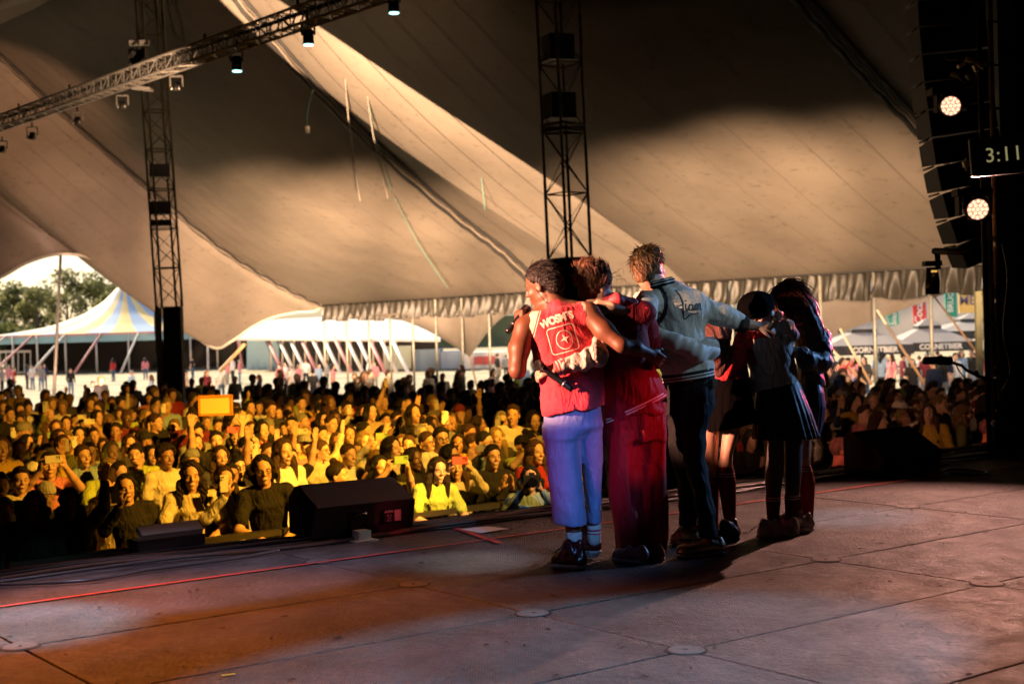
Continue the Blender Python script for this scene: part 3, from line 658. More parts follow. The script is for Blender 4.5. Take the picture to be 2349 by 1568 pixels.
# lit moving heads facing the camera
M_beadw = mat('lit_led_bead', (.8, .5, .4), .4, emis=(1.0, .55, .36), estr=1.0)
M_lensw = mat('lit_led_face', (.5, .3, .2), .5, emis=(1.0, .42, .26), estr=.30)
def wash_head(x, y, Z, rpx, label, tilt, bright=1.0):
    c = at(x, y, Z); r_ = rpx/F*Z; e = empty('wash_light', c, label, 'stage lamp')
    n = (Vector((tilt[0], -1, tilt[1]))).normalized(); a = n.cross(Vector((0, 0, 1))).normalized(); b = a.cross(n)
    MB().tube([c+n*.0, c-n*.06, c-n*.22, c-n*.3], [r_*1.12, r_*1.25, r_*1.15, r_*.8], 20).build('lamp_head', M_blackgloss, e)
    MB().tube([c+n*.001, c+n*.006], [r_*1.0]*2, 24).build('lens_plate', M_lensw, e)
    pos = [(0, 0)]+[(.42*math.cos(k*math.pi/3), .42*math.sin(k*math.pi/3)) for k in range(6)]+[(.80*math.cos(k*math.pi/6), .80*math.sin(k*math.pi/6)) for k in range(12)]
    for px_, py_ in pos:
        pc = c+(a*px_+b*py_)*r_; MB().tube([pc+n*.006, pc+n*.011, pc+n*.014], [r_*.19, r_*.17, r_*.08], 10).build('led_lens', M_beadw, e)
    for s_ in (-1, 1):
        MB().box(c+a*s_*r_*1.45-n*.16+Vector((0, 0, .02)), (r_*.3, .12, r_*2.3)).build('yoke_arm', M_cab, e)
    MB().box(c+Vector((0, .15, r_*1.75)), (r_*3.4, .2, r_*.7)).build('lamp_base', M_cab, e, bevel=.01)
    return c, n
W1 = wash_head(2181, 243, 13.2, 22, 'upper lit wash light with honeycomb lens beside the speaker column', (-.35, -.35))
W2 = wash_head(2243, 480, 12.9, 24, 'lower lit wash light with honeycomb lens below the clock screen', (-.1, -.3))
c = at(2225, 137, 13.4); e = empty('scaffold_tube', c, 'horizontal scaffold tube and clamps, painted with yellow light, above the upper wash light', 'tube')
M_yellow_lit = mat('painted_yellow_light', (.45, .36, .08), .45, .3)  # yellow stage light painted into the colour of tube and clamps
MB().tube([at(2172, 133, 13.4), at(2194, 135, 13.4)], .026, 10).build('tube', M_yellow_lit, e); MB().tube([at(2214, 136, 13.4), at(2271, 148, 13.4)], .024, 10).build('tube', M_yellow_lit, e)
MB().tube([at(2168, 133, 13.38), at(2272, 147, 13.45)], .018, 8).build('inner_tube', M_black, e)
for x, y in ((2205, 150), (2238, 158), (2222, 178), (2190, 172), (2250, 152)): MB().box(at(x, y, 13.3), (.07, .05, .03), Matrix.Rotation(x, 3, 'Y')).build('clamp', M_yellow_lit, e)
pts = [at(2190, 170, 13.3), at(2215, 190, 13.3), at(2240, 165, 13.3), at(2230, 200, 13.3), at(2200, 195, 13.3)]
MB().tube([catmull(pts, t) for t in np.linspace(0, 1, 20)], .008, 6).build('cable', M_yellow_lit, e)
c = at(2217, 378, 13.1); e = empty('pipe_clamp', c, 'small yellow pipe clamp beside the clock screen', 'clamp')
MB().box(c, (.02, .02, .12)).tube([c+Vector((-.03, 0, .0)), c+Vector((.04, 0, .01))], .03, 8).build('clamp_body', M_yellow_lit, e)
# clock
c = at(2300, 357, 11.6); e = empty('clock_screen', c, 'black clock screen reading 3:11 hung by the stage mast', 'clock')
rr = Matrix.Rotation(math.radians(-3.5), 3, 'Y')
wdt, hgt = 150/F*11.6, 84/F*11.6
MB().box(c, (wdt, .05, hgt), rr).build('housing', M_black, e, bevel=.006)
fr = MB()
for s_ in (-1, 1):
    fr.box(c+rr @ Vector((0, -.03, s_*hgt/2)), (wdt, .02, .014), rr); fr.box(c+rr @ Vector((s_*wdt/2, -.03, 0)), (.014, .02, hgt), rr)
fr.build('bezel', mat('bezel', (.10, .09, .04), .5), e)
M_dig = mat('lit_digits', (.3, .3, .2), .5, emis=(.80, .72, .32), estr=.17)
tm = text_mesh('3:11', 47/F*11.6, .001, space=1.08)
R90 = Matrix.Rotation(math.pi/2, 3, 'X')
for v in tm.vertices: v.co = rr @ (R90 @ v.co)+Vector((.0, -.029, .004))
link('digits', tm, e, M_dig)
# dark moving light on an arm
c = at(2139, 643, 14.2); e = empty('moving_head_lamp', c, 'dark moving lamp hanging from an arm in front of the pleated valance', 'stage lamp')
MB().tube([c+Vector((0, 0, .13)), c+Vector((0, 0, -.02)), c+Vector((0, 0, -.14))], [.055, .075, .07], 14).build('lamp_body', M_blackgloss, e)
MB().box(c+Vector((0, 0, .17)), (.17, .12, .05)).build('lamp_base', M_black, e)
MB().box(at(2143, 622, 14.1), (.055, .02, .02)).build('status_display', mat('amber_display', (.3, .15, .02), .5, emis=(1, .5, .1), estr=.5), e)
MB().tube([at(2150, 575, 14.2), at(2152, 618, 14.2)], .03, 8).build('arm', M_black, e); MB().tube([at(2143, 576, 14.2), at(2232, 577, 13.6)], .034, 8).build('arm', M_black, e)
e = empty('boom_microphone', at(2290, 873, 12.6), 'slim black microphone on a boom arm clamped to the mast', 'microphone')
MB().tube([at(2117, 826, 12.6), at(2120, 827, 12.6), at(2150, 826, 12.6), at(2152, 826, 12.6), at(2183, 828, 12.6)], [.026, .035, .035, .042, .038], 12).build('capsule', M_rubber, e)
MB().tube([at(2176, 829, 12.6), at(2206, 838, 12.6), at(2216, 848, 12.6), at(2243, 862, 12.6), at(2292, 874, 12.6)], .014, 8).build('boom_arm', M_black, e)
MB().tube([at(2238, 850, 12.6), at(2243, 862, 12.6)], .018, 8).build('knob', M_black, e)
pts = [at(2190, 828, 12.6), at(2200, 850, 12.6), at(2214, 868, 12.6), at(2226, 880, 12.6), at(2250, 886, 12.6), at(2280, 876, 12.6)]
MB().tube([catmull(pts, t) for t in np.linspace(0, 1, 24)], .006, 6).build('cable', M_cable, e)

# ================================================================ monitor wedges
M_wedge = mat('wedge_paint', (.020, .017, .015), .55, noise=.15, nscale=40, bump=.3, bscale=400)
M_mesh_ = mat('wedge_grille', (.022, .018, .015), .55, noise=.1, nscale=30, bump=.5, bscale=500)
def wedge(p0, ln, dr_, label, prof, vent=True, plate=True, gside=M_mesh_):
    """p0: near lower corner of the end facing the camera; dr_: unit direction of length; profile in (depth, height)"""
    e = empty('monitor_wedge', p0, label, 'monitor speaker')
    dx = Vector(dr_).normalized(); dy = Vector((-dx.y, dx.x, 0)); P = lambda a, d, z: p0+dx*a+dy*d+Vector((0, 0, z))
    V = [P(0, *k) for k in prof]+[P(ln, *k) for k in prof]; n = len(prof)
    MB().add(V, [tuple(range(n)), tuple(range(2*n-1, n-1, -1))]+[(i, n+i, n+(i+1) % n, (i+1) % n) for i in range(n)]).build('cabinet', M_wedge, e, bevel=.008)
    # grille laid proud of the sloped face
    (d0, z0), (d1, z1) = prof[1], prof[2]; nn = Vector((0, 0, 0))+dy*(-(z1-z0))+Vector((0, 0, d1-d0)); nn.normalize()
    g = [P(.015, d0, z0), P(ln-.015, d0, z0), P(ln-.015, d1, z1), P(.015, d1, z1)]
    g = [p.lerp(sum(g, Vector())/4, .02)+nn*.001 for p in g]
    MB().poly(g, .006, nn).build('grille', gside, e)
    cm = P(-.003, prof[2][0]*.48, prof[2][1]*.48)
    rg = MB(); N = 28
    for r0, r1, off in ((.085, .098, -.004),):
        ring0 = [cm+dy*r0*math.cos(t)+Vector((0, 0, r0*math.sin(t)))+dx*off for t in np.linspace(0, 2*math.pi, N, endpoint=False)]
        ring1 = [cm+dy*r1*math.cos(t)+Vector((0, 0, r1*math.sin(t)))+dx*off for t in np.linspace(0, 2*math.pi, N, endpoint=False)]
        rg.add(ring0+ring1, [(k, (k+1) % N, N+(k+1) % N, N+k) for k in range(N)])
    rg.build('port_ring', M_cab, e)
    for s_ in (-.035, .035): MB().box(cm+dy*s_-dx*.003, (.004, .05, .13), Matrix((dx, dy, Vector((0, 0, 1)))).transposed()).build('port_slot', M_gap, e)
    if plate:
        lp = P(ln*.76, -.004, prof[1][1]*.60); Rm = Matrix((dx, dy, Vector((0, 0, 1)))).transposed()
        MB().box(lp, (.135, .004, .085), Rm).build('label_plate', M_blackgloss, e)
        M_lt = mat('label_print', (.75, .72, .62), .6)
        MB().box(lp+dx*.036-dy*.003, (.046, .002, .072), Rm).build('sticker', M_lt, e)
        for body, sz, ox, oz in (('AUDIO', .020, -.028, .028), ('::|: .|', .02, -.028, .004), ('------', .014, -.028, -.015), ('= ---- =', .011, -.028, -.030)):
            t = text_mesh(body, sz, .0006, bold=.0006)
            for v in t.vertices: v.co = Rm @ (R90 @ v.co)+(lp+dx*ox-dy*.003+Vector((0, 0, oz)))-p0
            link('label_lettering', t, e, M_lt)
        for a_ in (ln*.42,):
            MB().box(P(a_, -.002, prof[1][1]*.5), (.13, .004, .09), Rm).build('handle_recess', M_gap, e)
            MB().tube([P(a_-.05, -.02, prof[1][1]*.75), P(a_+.05, -.02, prof[1][1]*.75)], .008, 8).build('handle', M_blackgloss, e)
    return e
wp0 = fl(724, 1249); wdir = (fl(945, 1199)-wp0); 
wedge(wp0+Vector((0, 0, .0)), .73, ex*.94+Vector((.06, -.05, 0)), 'large black monitor wedge at the stage lip, its sloped face toward the singers', [(0.05, .03), (0, .225), (.31, .35), (.42, .27), (.42, .03)])
MB0 = fl(850, 1228); o = MB().box((0, 0, .035), (.09, .09, .07)).box((.0, -.01, .006), (.16, .14, .012)).build('support_block', mat('cream_plastic', (.5, .47, .38), .5)); o.location = fl(830, 1240); o.rotation_euler.z = .6
tag(o, 'cream plastic block propping the monitor wedge', 'block')
wp1 = fl(2030, 1092)
wedge(wp1, .80, ex, 'dark monitor wedge with oval port at the stage lip past the skirts', [(0.05, 0), (0, .16), (.34, .36), (.44, .30), (.44, 0)], plate=False)
# silver louvred fixture on the lip
c = fl(412, 1274)+Vector((-.1, .1, 0)); e = empty('floor_light', c, 'low silver louvred light fixture lying on the stage lip', 'light fixture')
Rm = Rst
MB().box(c+Vector((0, 0, .06)), (.44, .16, .10), Rm).build('housing', M_black, e, bevel=.006)
MB().box(c+Rm @ Vector((.0, .05, .155)), (.40, .10, .035), Rm @ Matrix.Rotation(-.5, 3, 'X')).build('lid', mat('satin_grey', (.45, .44, .38), .35, .3), e)
for k in range(11): MB().box(c+Rm @ Vector((-.20+.018*k, -.084, .075)), (.008, .008, .035), Rm @ Matrix.Rotation(.5, 3, 'Y')).build('louvre', M_alu, e)
for k in range(9): MB().box(c+Rm @ Vector((.045+.016*k, -.084, .075)), (.007, .008, .035), Rm @ Matrix.Rotation(-.5, 3, 'Y')).build('louvre', M_alu, e)
MB().box(c+Rm @ Vector((.01, -.086, .07)), (.035, .006, .03), Rm).build('switch_plate', M_paper, e)
# loom of cables along the lip
M_cabs = [mat('cable_%s' % s, c_, .32) for s, c_ in (('black', (.02, .018, .016)), ('grey', (.07, .06, .05)), ('brown', (.09, .045, .025)))]
for k in range(11):
    rn = random.Random(k); v0 = -2.76+.30*k/11; ph = rn.random()*6
    u0, u1 = [(-1.6, 5.2), (.3, 3.2), (-1.6, 2.2), (.4, 5.2)][k % 4]
    P_ = [st(u, v0+.035*math.sin(u*3.1+ph)+.02*math.sin(u*9+ph*2)+(.10*smooth(u, .2, .9) if k % 2 else 0)-.12*(1-smooth(u, -.6, .4)), .012+.012*(1+math.sin(u*5+ph*3))) for u in np.linspace(u0, u1, 90)]
    o = MB().tube([p-P_[0] for p in P_], rn.uniform(.007, .013), 7).build('stage_cable', M_cabs[k % 3]); o.location = P_[0]
    tag(o, ['slim black', 'grey', 'brown', 'thick black', 'pale grey', 'dark brown', 'glossy black', 'dull grey', 'reddish brown', 'loose black', 'twisted grey'][k]+' cable running along the stage lip, %s out from the deck tape' % 'first second third fourth fifth sixth seventh eighth ninth tenth eleventh'.split()[10-k], 'cable', 'cables along the stage lip')
for k, (P_, r_, lab) in enumerate([([(0, 1330), (90, 1312), (180, 1290), (260, 1270), (340, 1262), (420, 1268), (500, 1268)], .008, 'thin cable looping past the louvred fixture'),
        ([(0, 1340), (200, 1330), (340, 1306), (520, 1283), (640, 1262)], .010, 'dark cable lying on deck before the fixture'),
        ([(1890, 1095), (1980, 1082), (2060, 1070), (2100, 1080), (2160, 1085)], .009, 'cable snaking to the small box by the far wedge'),
        ([(2155, 1083), (2180, 1076), (2230, 1078), (2264, 1084), (2230, 1090), (2180, 1084)], .012, 'coiled cable end lying by the wing drape')]):
    pts = [fl(x, y, .02) for x, y in P_]; b0 = pts[0]
    o = MB().tube([catmull(pts, t)-b0 for t in np.linspace(0, 1, 50)], r_, 7).build('stage_cable', M_cabs[k % 3]); o.location = b0; tag(o, lab, 'cable')
c = fl(2116, 1079); e = empty('stage_box', c, 'small black connector box with white label among cables', 'box')
MB().box(c+Vector((0, 0, .05)), (.26, .16, .10), Rst).build('case', M_blackgloss, e, bevel=.006); MB().box(c+Rst @ Vector((0, -.082, .05)), (.12, .004, .03), Rst).build('label_plate', mat('pale_blue_label', (.6, .7, .72), .5), e)
for k in range(3): MB().tube([c+Rst @ Vector((.13, -.04+.04*k, .05)), c+Rst @ Vector((.2, -.05+.05*k, .03))], .013, 8).build('plug', M_rubber, e)

# crowd barrier in the pit
M_bar = mat('barrier_steel', (.06, .055, .045), .45, .5); M_barf = mat('barrier_mesh', (.03, .028, .024), .6)
NP = Vector((-EV[0], -EV[1], 0))
for k in range(17):
    u_ = -3.2+.58*k
    a_ = st(u_, -3)+NP*2.9; a_.z = GZ; b_ = a_+ex*1.19
    X_ = pix((a_+b_)/2)[0]
    if X_ < -60 or X_ > 2330: continue
    e = empty('crowd_barrier', a_, 'black steel crowd barrier section in the pit, %s along from the far dark end' % 'first second third fourth fifth sixth seventh eighth ninth tenth eleventh twelfth thirteenth fourteenth fifteenth sixteenth seventeenth'.split()[k], 'barrier', 'barrier sections in front of the crowd')
    MB().box((a_+b_)/2+Vector((0, 0, 1.14)), (1.18, .10, .05), Rst).build('top_rail', M_bar, e)
    MB().box((a_+b_)/2+Vector((0, 0, .58)), (1.12, .02, 1.02), Rst).build('panel', M_barf, e)
    for s_ in (0.03, 1.16):
        MB().box(a_+ex*s_+Vector((0, 0, .57)), (.05, .06, 1.1), Rst).build('upright', M_bar, e)
    MB().box((a_+b_)/2-NP*.45+Vector((0, 0, .02)), (1.15, .9, .03), Rst).build('foot_plate', M_bar, e)

# ================================================================ outside: striped tent, marquees, bars, trees
OZ = GZ-.55
def mat_stripes():
    m = mat('striped_canvas', (.25, .40, .62), .6, noise=.06, nscale=.4)
    n = m.node_tree.nodes; L = m.node_tree.links; b = n['Principled BSDF']
    tc = n.new('ShaderNodeTexCoord'); sp = n.new('ShaderNodeSeparateXYZ'); L.new(tc.outputs['Object'], sp.inputs[0])
    at2 = n.new('ShaderNodeMath'); at2.operation = 'ARCTAN2'; L.new(sp.outputs[1], at2.inputs[0]); L.new(sp.outputs[0], at2.inputs[1])
    mu = n.new('ShaderNodeMath'); mu.operation = 'MULTIPLY'; L.new(at2.outputs[0], mu.inputs[0]); mu.inputs[1].default_value = 13
    si = n.new('ShaderNodeMath'); si.operation = 'SINE'; L.new(mu.outputs[0], si.inputs[0])
    gt = n.new('ShaderNodeMath'); gt.operation = 'GREATER_THAN'; gt.inputs[1].default_value = 0; L.new(si.outputs[0], gt.inputs[0])
    mx = n.new('ShaderNodeMix'); mx.data_type = 'RGBA'; L.new(gt.outputs[0], mx.inputs[0]); mx.inputs[6].default_value = (.30, .40, .52, 1); mx.inputs[7].default_value = (.78, .55, .20, 1)
    L.new(mx.outputs[2], b.inputs['Base Color'])
    return m
M_bluewall = mat('pale_blue_wall', (.20, .34, .42), .7, noise=.1, nscale=.5); M_inner_shade = mat('interior_shade', (.03, .028, .025), .9)  # near-black interior material: sheets of it stand in for shade inside the tents
M_pinkpole = mat('pink_pole', (.50, .20, .17), .6); M_cream = mat('cream_pole', (.60, .52, .42), .6); M_whitecanvas = mat('white_canvas', (.70, .64, .55), .7, noise=.05, nscale=.3)
tc_ = at(290, 775, 150); tc_.z = OZ; e = empty('striped_tent', tc_, 'blue and yellow striped circus tent out in the sun beyond the arch', 'tent')
ze = 1.62-tc_.z+.1; Rr = 15.8
prof = [(0, 9.6), (.6, 8.9), (2.2, 7.3), (4.5, 5.9), (8, 4.75), (12, 4.15), (Rr, ze)]
N = 78
def tentv(a, b):
    k = b*(len(prof)-1); i = min(int(k), len(prof)-2); f_ = k-i; r_, z_ = [prof[i][j]*(1-f_)+prof[i+1][j]*f_ for j in (0, 1)]
    an = a*2*math.pi; s_ = 1+.0*math.cos(an*13)
    return (r_*math.cos(an), r_*math.sin(an)*.8, z_-.15*abs(math.sin(an*6.5))*(b**2))
V, Fc = face_grid(N+1, 30, tentv); me = bpy.data.meshes.new('roof'); me.from_pydata(V, [], Fc); me.polygons.foreach_set('use_smooth', [True]*len(Fc)); me.materials.append(mat_stripes()); link('roof', me, e)
MB().tube([tc_+Vector((0, 0, 9.4)), tc_+Vector((0, 0, 10.3))], .08, 6).build('mast_tip', M_cream, e)
def warc(a0, a1, z0, z1, rr_, m, name):
    V, Fc = face_grid(20, 2, lambda a, b: (rr_*math.cos(a0+(a1-a0)*a)*(1), rr_*math.sin(a0+(a1-a0)*a)*.8, z0+(z1-z0)*b))
    me = bpy.data.meshes.new(name); me.from_pydata(V, [], Fc); me.materials.append(m); return link(name, me, e)
warc(math.pi*.92, math.pi*1.26, 0, ze, Rr-.15, M_bluewall, 'side_wall'); warc(math.pi*1.87, math.pi*2.03, 0, ze, Rr-.15, M_bluewall, 'side_wall')
warc(math.pi*.92, math.pi*2.1, ze-.75, ze-.02, Rr, mat('teal_pelmet', (.25, .42, .42), .7), 'pelmet'); warc(math.pi*.92, math.pi*2.1, ze-.1, ze+.12, Rr+.04, mat('pink_trim', (.6, .3, .26), .7), 'trim')
MB().box(tc_+Vector((0, 3, ze/2-.4)), (2*Rr-4, .3, ze-.8)).build('inner_shade_sheet', M_inner_shade, e)
for k in range(13):
    an = math.pi*(1.2+k*.062); p = tc_+Vector((Rr*math.cos(an), Rr*math.sin(an)*.8, 0))
    MB().tube([p, p+Vector((0, 0, ze))], .09, 6).build('wall_pole', M_cream, e)
for k in range(12):
    an = math.pi*(1.16+k*.072); p = tc_+Vector((Rr*math.cos(an), Rr*math.sin(an)*.8, ze)); p2 = tc_+Vector((Rr*1.22*math.cos(an)-1.6, Rr*1.3*math.sin(an)*.8-1, 0))
    MB().tube([p, p2], .11, 6).build('guy_pole', M_pinkpole if k % 2 else M_cream, e)
# white marquee with slanting poles further along
def box_thing(name, label, cat, x0, x1, y0, y1, Z, dep, m, extra=None):
    a_, b_ = at(x0, y1, Z), at(x1, y0, Z); base = Vector(((a_.x+b_.x)/2, Z, a_.z))
    e = empty(name, base, label, cat)
    MB().box((base.x, Z+dep/2, (a_.z+b_.z)/2), (b_.x-a_.x, dep, b_.z-a_.z)).build('wall', m, e)
    if extra: extra(e, a_, b_)
    return e
mq = empty('white_marquee', at(640, 852, 128), 'long white roofed marquee with slanting pink and cream poles', 'marquee')
P_ = [at(525, 775, 128), at(1010, 778, 112), at(1010, 742, 124), at(800, 724, 134), at(540, 738, 142)]
MB().poly(P_, -.2, (0, 0, 1)).build('roof', M_whitecanvas, mq)
a_, b_ = at(640, 778, 135), at(1000, 850, 120)
MB().poly([at(640, 778, 134), at(1000, 780, 120), at(1000, 852, 120), at(640, 852, 134)], .1, (0, 1, 0)).build('side_shade_sheet', M_inner_shade, mq)
MB().poly([at(566, 778, 133), at(640, 778, 133), at(640, 852, 133), at(566, 852, 133)], .1, (0, 1, 0)).build('blue_side', M_bluewall, mq)
for k in range(12):
    x = 610+k*26; Z = 126-k*1.0
    MB().tube([at(x, 772, Z), at(x+44, 862, Z-5)], .17, 6).build('guy_pole', [M_pinkpole, M_cream, M_whitecanvas][k % 3], mq)
    MB().tube([at(x+12, 772, Z+3), at(x+12, 852, Z+3)], .09, 6).build('wall_pole', M_cream, mq)
box_thing('site_container', 'pale blue container beyond the poles, beside the marquee', 'container', 952, 1010, 800, 850, 118, 5, mat('blue_panel', (.18, .26, .34), .6))
def wr_(e, a_, b_):
    t = text_mesh('SERVICES', .55, .01)
    for v in t.vertices: v.co = R90 @ v.co+Vector((.2, -.02, 1.15))
    link('lettering', t, e, M_whitecanvas)
box_thing('site_container', 'pale green sided cabin with a lighter door beyond the grass', 'cabin', 880, 952, 792, 848, 122, 5, mat('pale_green_panel', (.42, .50, .42), .6))
box_thing('site_container', 'grey blue cabin with white band near the awning tip', 'cabin', 1012, 1062, 806, 846, 116, 5, mat('grey_blue_panel', (.30, .36, .42), .6))
box_thing('site_container', 'white cabin with red sign behind the awning tip', 'cabin', 1064, 1160, 806, 846, 114, 5, M_whitecanvas, lambda e, a_, b_: MB().box(((a_.x+b_.x)/2, 113.9, (a_.z+b_.z)/2), ((b_.x-a_.x)*.5, .1, (b_.z-a_.z)*.5)).build('red_sign', mat('red_sign', (.5, .06, .05), .6), e))
# fence left of tent
e = empty('site_fence', at(20, 850, 140), 'low pale site fence beside the striped tent', 'fence')
MB().poly([at(-80, 805, 140), at(70, 803, 140), at(70, 808, 140), at(-80, 810, 140)], .1, (0, 1, 0)).build('rail', M_cream, e)
for x in range(-70, 71, 14): MB().tube([at(x, 803, 140), at(x, 856, 140)], .06, 5).build('picket', M_cream, e)
box_thing('beige_building', 'low beige flat roofed building behind the striped tent', 'building', 28, 240, 752, 800, 175, 8, mat('beige_render', (.42, .36, .22), .8, noise=.1, nscale=.3))
# bar parasols and bars on the right
M_parl = mat('parasol_canvas', (.33, .29, .25), .7, noise=.08, nscale=1); M_parb = mat('parasol_valance', (.012, .013, .016), .6); M_let = mat('white_lettering', (.75, .72, .66), .6)
for k, (x0, x1, ye, ya, Z, lab, txt) in enumerate([(1880, 2075, 793, 742, 62, 'big grey top parasol with black lettered edge nearest the low guy strap', 'CORNETBIER'),
        (2040, 2215, 786, 733, 66, 'grey top parasol with vented crown between the steel poles', 'CORNETBIER'),
        (2125, 2330, 760, 722, 72, 'grey top parasol with black lettered edge near the wooden posts', 'CORNET')]):
    a_, b_ = at(x0, ye, Z), at(x1, ye, Z); cx = (a_.x+b_.x)/2; hw = (b_.x-a_.x)/2; zb_ = a_.z; za = at((x0+x1)/2, ya, Z).z
    e = empty('parasol', (cx, Z, gz(cx, Z)), lab, 'parasol', 'parasols at the bars')
    C4 = [Vector((cx-hw, Z-hw*.8, zb_)), Vector((cx+hw, Z-hw*.8, zb_)), Vector((cx+hw, Z+hw*.8, zb_)), Vector((cx-hw, Z+hw*.8, zb_))]
    ap = Vector((cx, Z, za)); mid = [ap.lerp(c, .30)-Vector((0, 0, .12)) for c in C4]
    MB().add(C4+mid, [(i, (i+1) % 4, 4+(i+1) % 4, 4+i) for i in range(4)]).build('canopy', M_parl, e)
    MB().add([ap+Vector((0, 0, .1))]+[m_+Vector((0, 0, .16)) for m_ in mid], [(0, 1+i, 1+(i+1) % 4) for i in range(4)]).build('vent_cap', M_parl, e)
    MB().add(mid+[m_+Vector((0, 0, .16)) for m_ in mid], [(i, (i+1) % 4, 4+(i+1) % 4, 4+i) for i in range(4)]).build('vent_gap', M_parb, e)
    vl = MB(); 
    for i in range(4):
        p, q2 = C4[i], C4[(i+1) % 4]; dn = Vector((0, 0, -.42)); vl.add([p, q2, q2+dn, p+dn], [(0, 1, 2, 3)])
    vl.build('valance', M_parb, e)
    MB().tube([Vector((cx, Z, gz(cx, Z))), ap], .07, 8).build('mast', M_black, e); MB().box((cx, Z, gz(cx, Z)+.06), (.9, .9, .12)).build('base_plate', M_black, e)
    t = text_mesh(txt, .33, .004, bold=.012)
    for v in t.vertices: v.co = R90 @ v.co+Vector((hw*.1, -hw*.8-.03, zb_-.21-gz(cx, Z)))
    link('lettering', t, e, M_let)
box_thing('white_marquee', 'tall white marquee wall behind the bar parasols', 'marquee', 1790, 2420, 640, 790, 92, 6, M_whitecanvas)
box_thing('bar_counter', 'long cream bar counter under the parasols', 'counter', 1890, 2300, 838, 862, 74, 1.2, M_cream)
for k, (P_, col, txt, tc2, sz, rot, lab) in enumerate([
    ([(2088, 650), (2120, 632), (2127, 750), (2097, 742)], (.62, .05, .045), 'Coca-Cola', (.85, .8, .75), .62, 1, 'red hanging banner with white script lettering'),
    ([(2164, 625), (2192, 623), (2196, 727), (2171, 724)], (.02, .30, .19), 'BRUGBIER', (.75, .78, .7), .48, 1, 'green banner with dark and white lettering beside the yellow hoarding'),
    ([(2034, 718), (2060, 708), (2063, 742), (2042, 748)], (.10, .42, .28), 'bier', (.8, .8, .75), .5, 1, 'small pale green banner below the awning edge'),
    ([(2199, 662), (2272, 662), (2272, 715), (2200, 718)], (.80, .52, .14), 'MER', (.16, .14, .22), .78, 0, 'yellow hoarding with large dark letters MER')]):
    Z = 85; pp_ = [at(x, y, Z) for x, y in P_]; cc = sum(pp_, Vector())/4
    e = empty('banner', cc, lab, 'banner')
    MB().poly(pp_, .08, (0, 1, 0)).build('sheet', mat('banner_cloth_%d' % k if False else 'banner_cloth', col, .6, noise=.05), e)
    t = text_mesh(txt, sz, .004, shear=.3 if k == 0 else 0, bold=.01)
    for v in t.vertices:
        p = R90 @ v.co
        if rot: p = Matrix.Rotation(math.radians(-87), 3, 'Y') @ p
        v.co = p+Vector((0 if k != 3 else -.22, -.06, 0))
    link('lettering', t, e, mat('banner_print', tc2, .6))
# trees
M_leaf = mat('tree_leaves', (.12, .13, .04), .6, noise=.5, nscale=1.2); M_leaf2 = mat('pale_tree_leaves', (.17, .17, .06), .6, noise=.5, nscale=1.2); 
for m_ in (M_leaf, M_leaf2):
    n_ = m_.node_tree.nodes; L_ = m_.node_tree.links; tr_b = n_.new('ShaderNodeBsdfTranslucent'); mx_b = n_.new('ShaderNodeMixShader'); mx_b.inputs[0].default_value = .6
    L_.new(n_['Principled BSDF'].inputs['Base Color'].links[0].from_socket, tr_b.inputs[0]); L_.new(n_['Principled BSDF'].outputs[0], mx_b.inputs[1]); L_.new(tr_b.outputs[0], mx_b.inputs[2]); L_.new(mx_b.outputs[0], n_['Material Output'].inputs[0])
M_bark = mat('bark', (.09, .07, .045), .9, noise=.3)
def tree(x, ytop, Z, wpx, label, m, seed, nleaf=4000):
    rn = np.random.default_rng(seed); top = at(x, ytop, Z); bz = OZ-.2; h_ = top.z-bz; w_ = wpx/F*Z/2
    e = empty('leafy_tree', (top.x, Z, bz), label, 'tree')
    tr_ = MB(); tr_.tube([Vector((top.x, Z, bz)), Vector((top.x+.2, Z, bz+h_*.3)), Vector((top.x-.1, Z, bz+h_*.75))], [.32, .24, .08], 8)
    cl = []
    for k in range(26):
        th = rn.random()*6.28; rr_ = w_*math.sqrt(rn.random())*.8; zz = bz+h_*(.28+.66*rn.random()*(1-.35*(rr_/w_)**2)); c_ = Vector((top.x+rr_*math.cos(th), Z+rr_*math.sin(th), zz)); cl.append((c_, w_*rn.uniform(.22, .38)))
        if k < 9: tr_.tube([Vector((top.x+.1, Z, bz+h_*rn.uniform(.2, .5))), c_], [.10, .03], 5)
    tr_.build('trunk', M_bark, e)
    cl.append((Vector((top.x, Z, top.z-w_*.3)), w_*.34))
    idx = rn.integers(0, len(cl), nleaf); dirs = rn.normal(size=(nleaf, 3)); dirs /= np.linalg.norm(dirs, axis=1)[:, None]
    C_ = np.array([list(cl[i][0]) for i in idx]); R_ = np.array([cl[i][1] for i in idx])
    pos = C_+dirs*(R_*(.55+.5*rn.random(nleaf)))[:, None]*np.array([1, 1, .8])
    a = rn.normal(size=(nleaf, 3)); a /= np.linalg.norm(a, axis=1)[:, None]; b = np.cross(a, rn.normal(size=(nleaf, 3))); b /= np.linalg.norm(b, axis=1)[:, None]
    s_ = rn.uniform(.14, .32, nleaf)[:, None]
    V = np.concatenate([pos-a*s_, pos+b*s_*.6, pos+a*s_, pos-b*s_*.6], 1).reshape(-1, 3)-np.array([top.x, Z, bz])
    me = bpy.data.meshes.new('crown'); me.from_pydata(V.tolist(), [], [(4*i, 4*i+1, 4*i+2, 4*i+3) for i in range(nleaf)]); me.materials.append(m); link('crown', me, e)
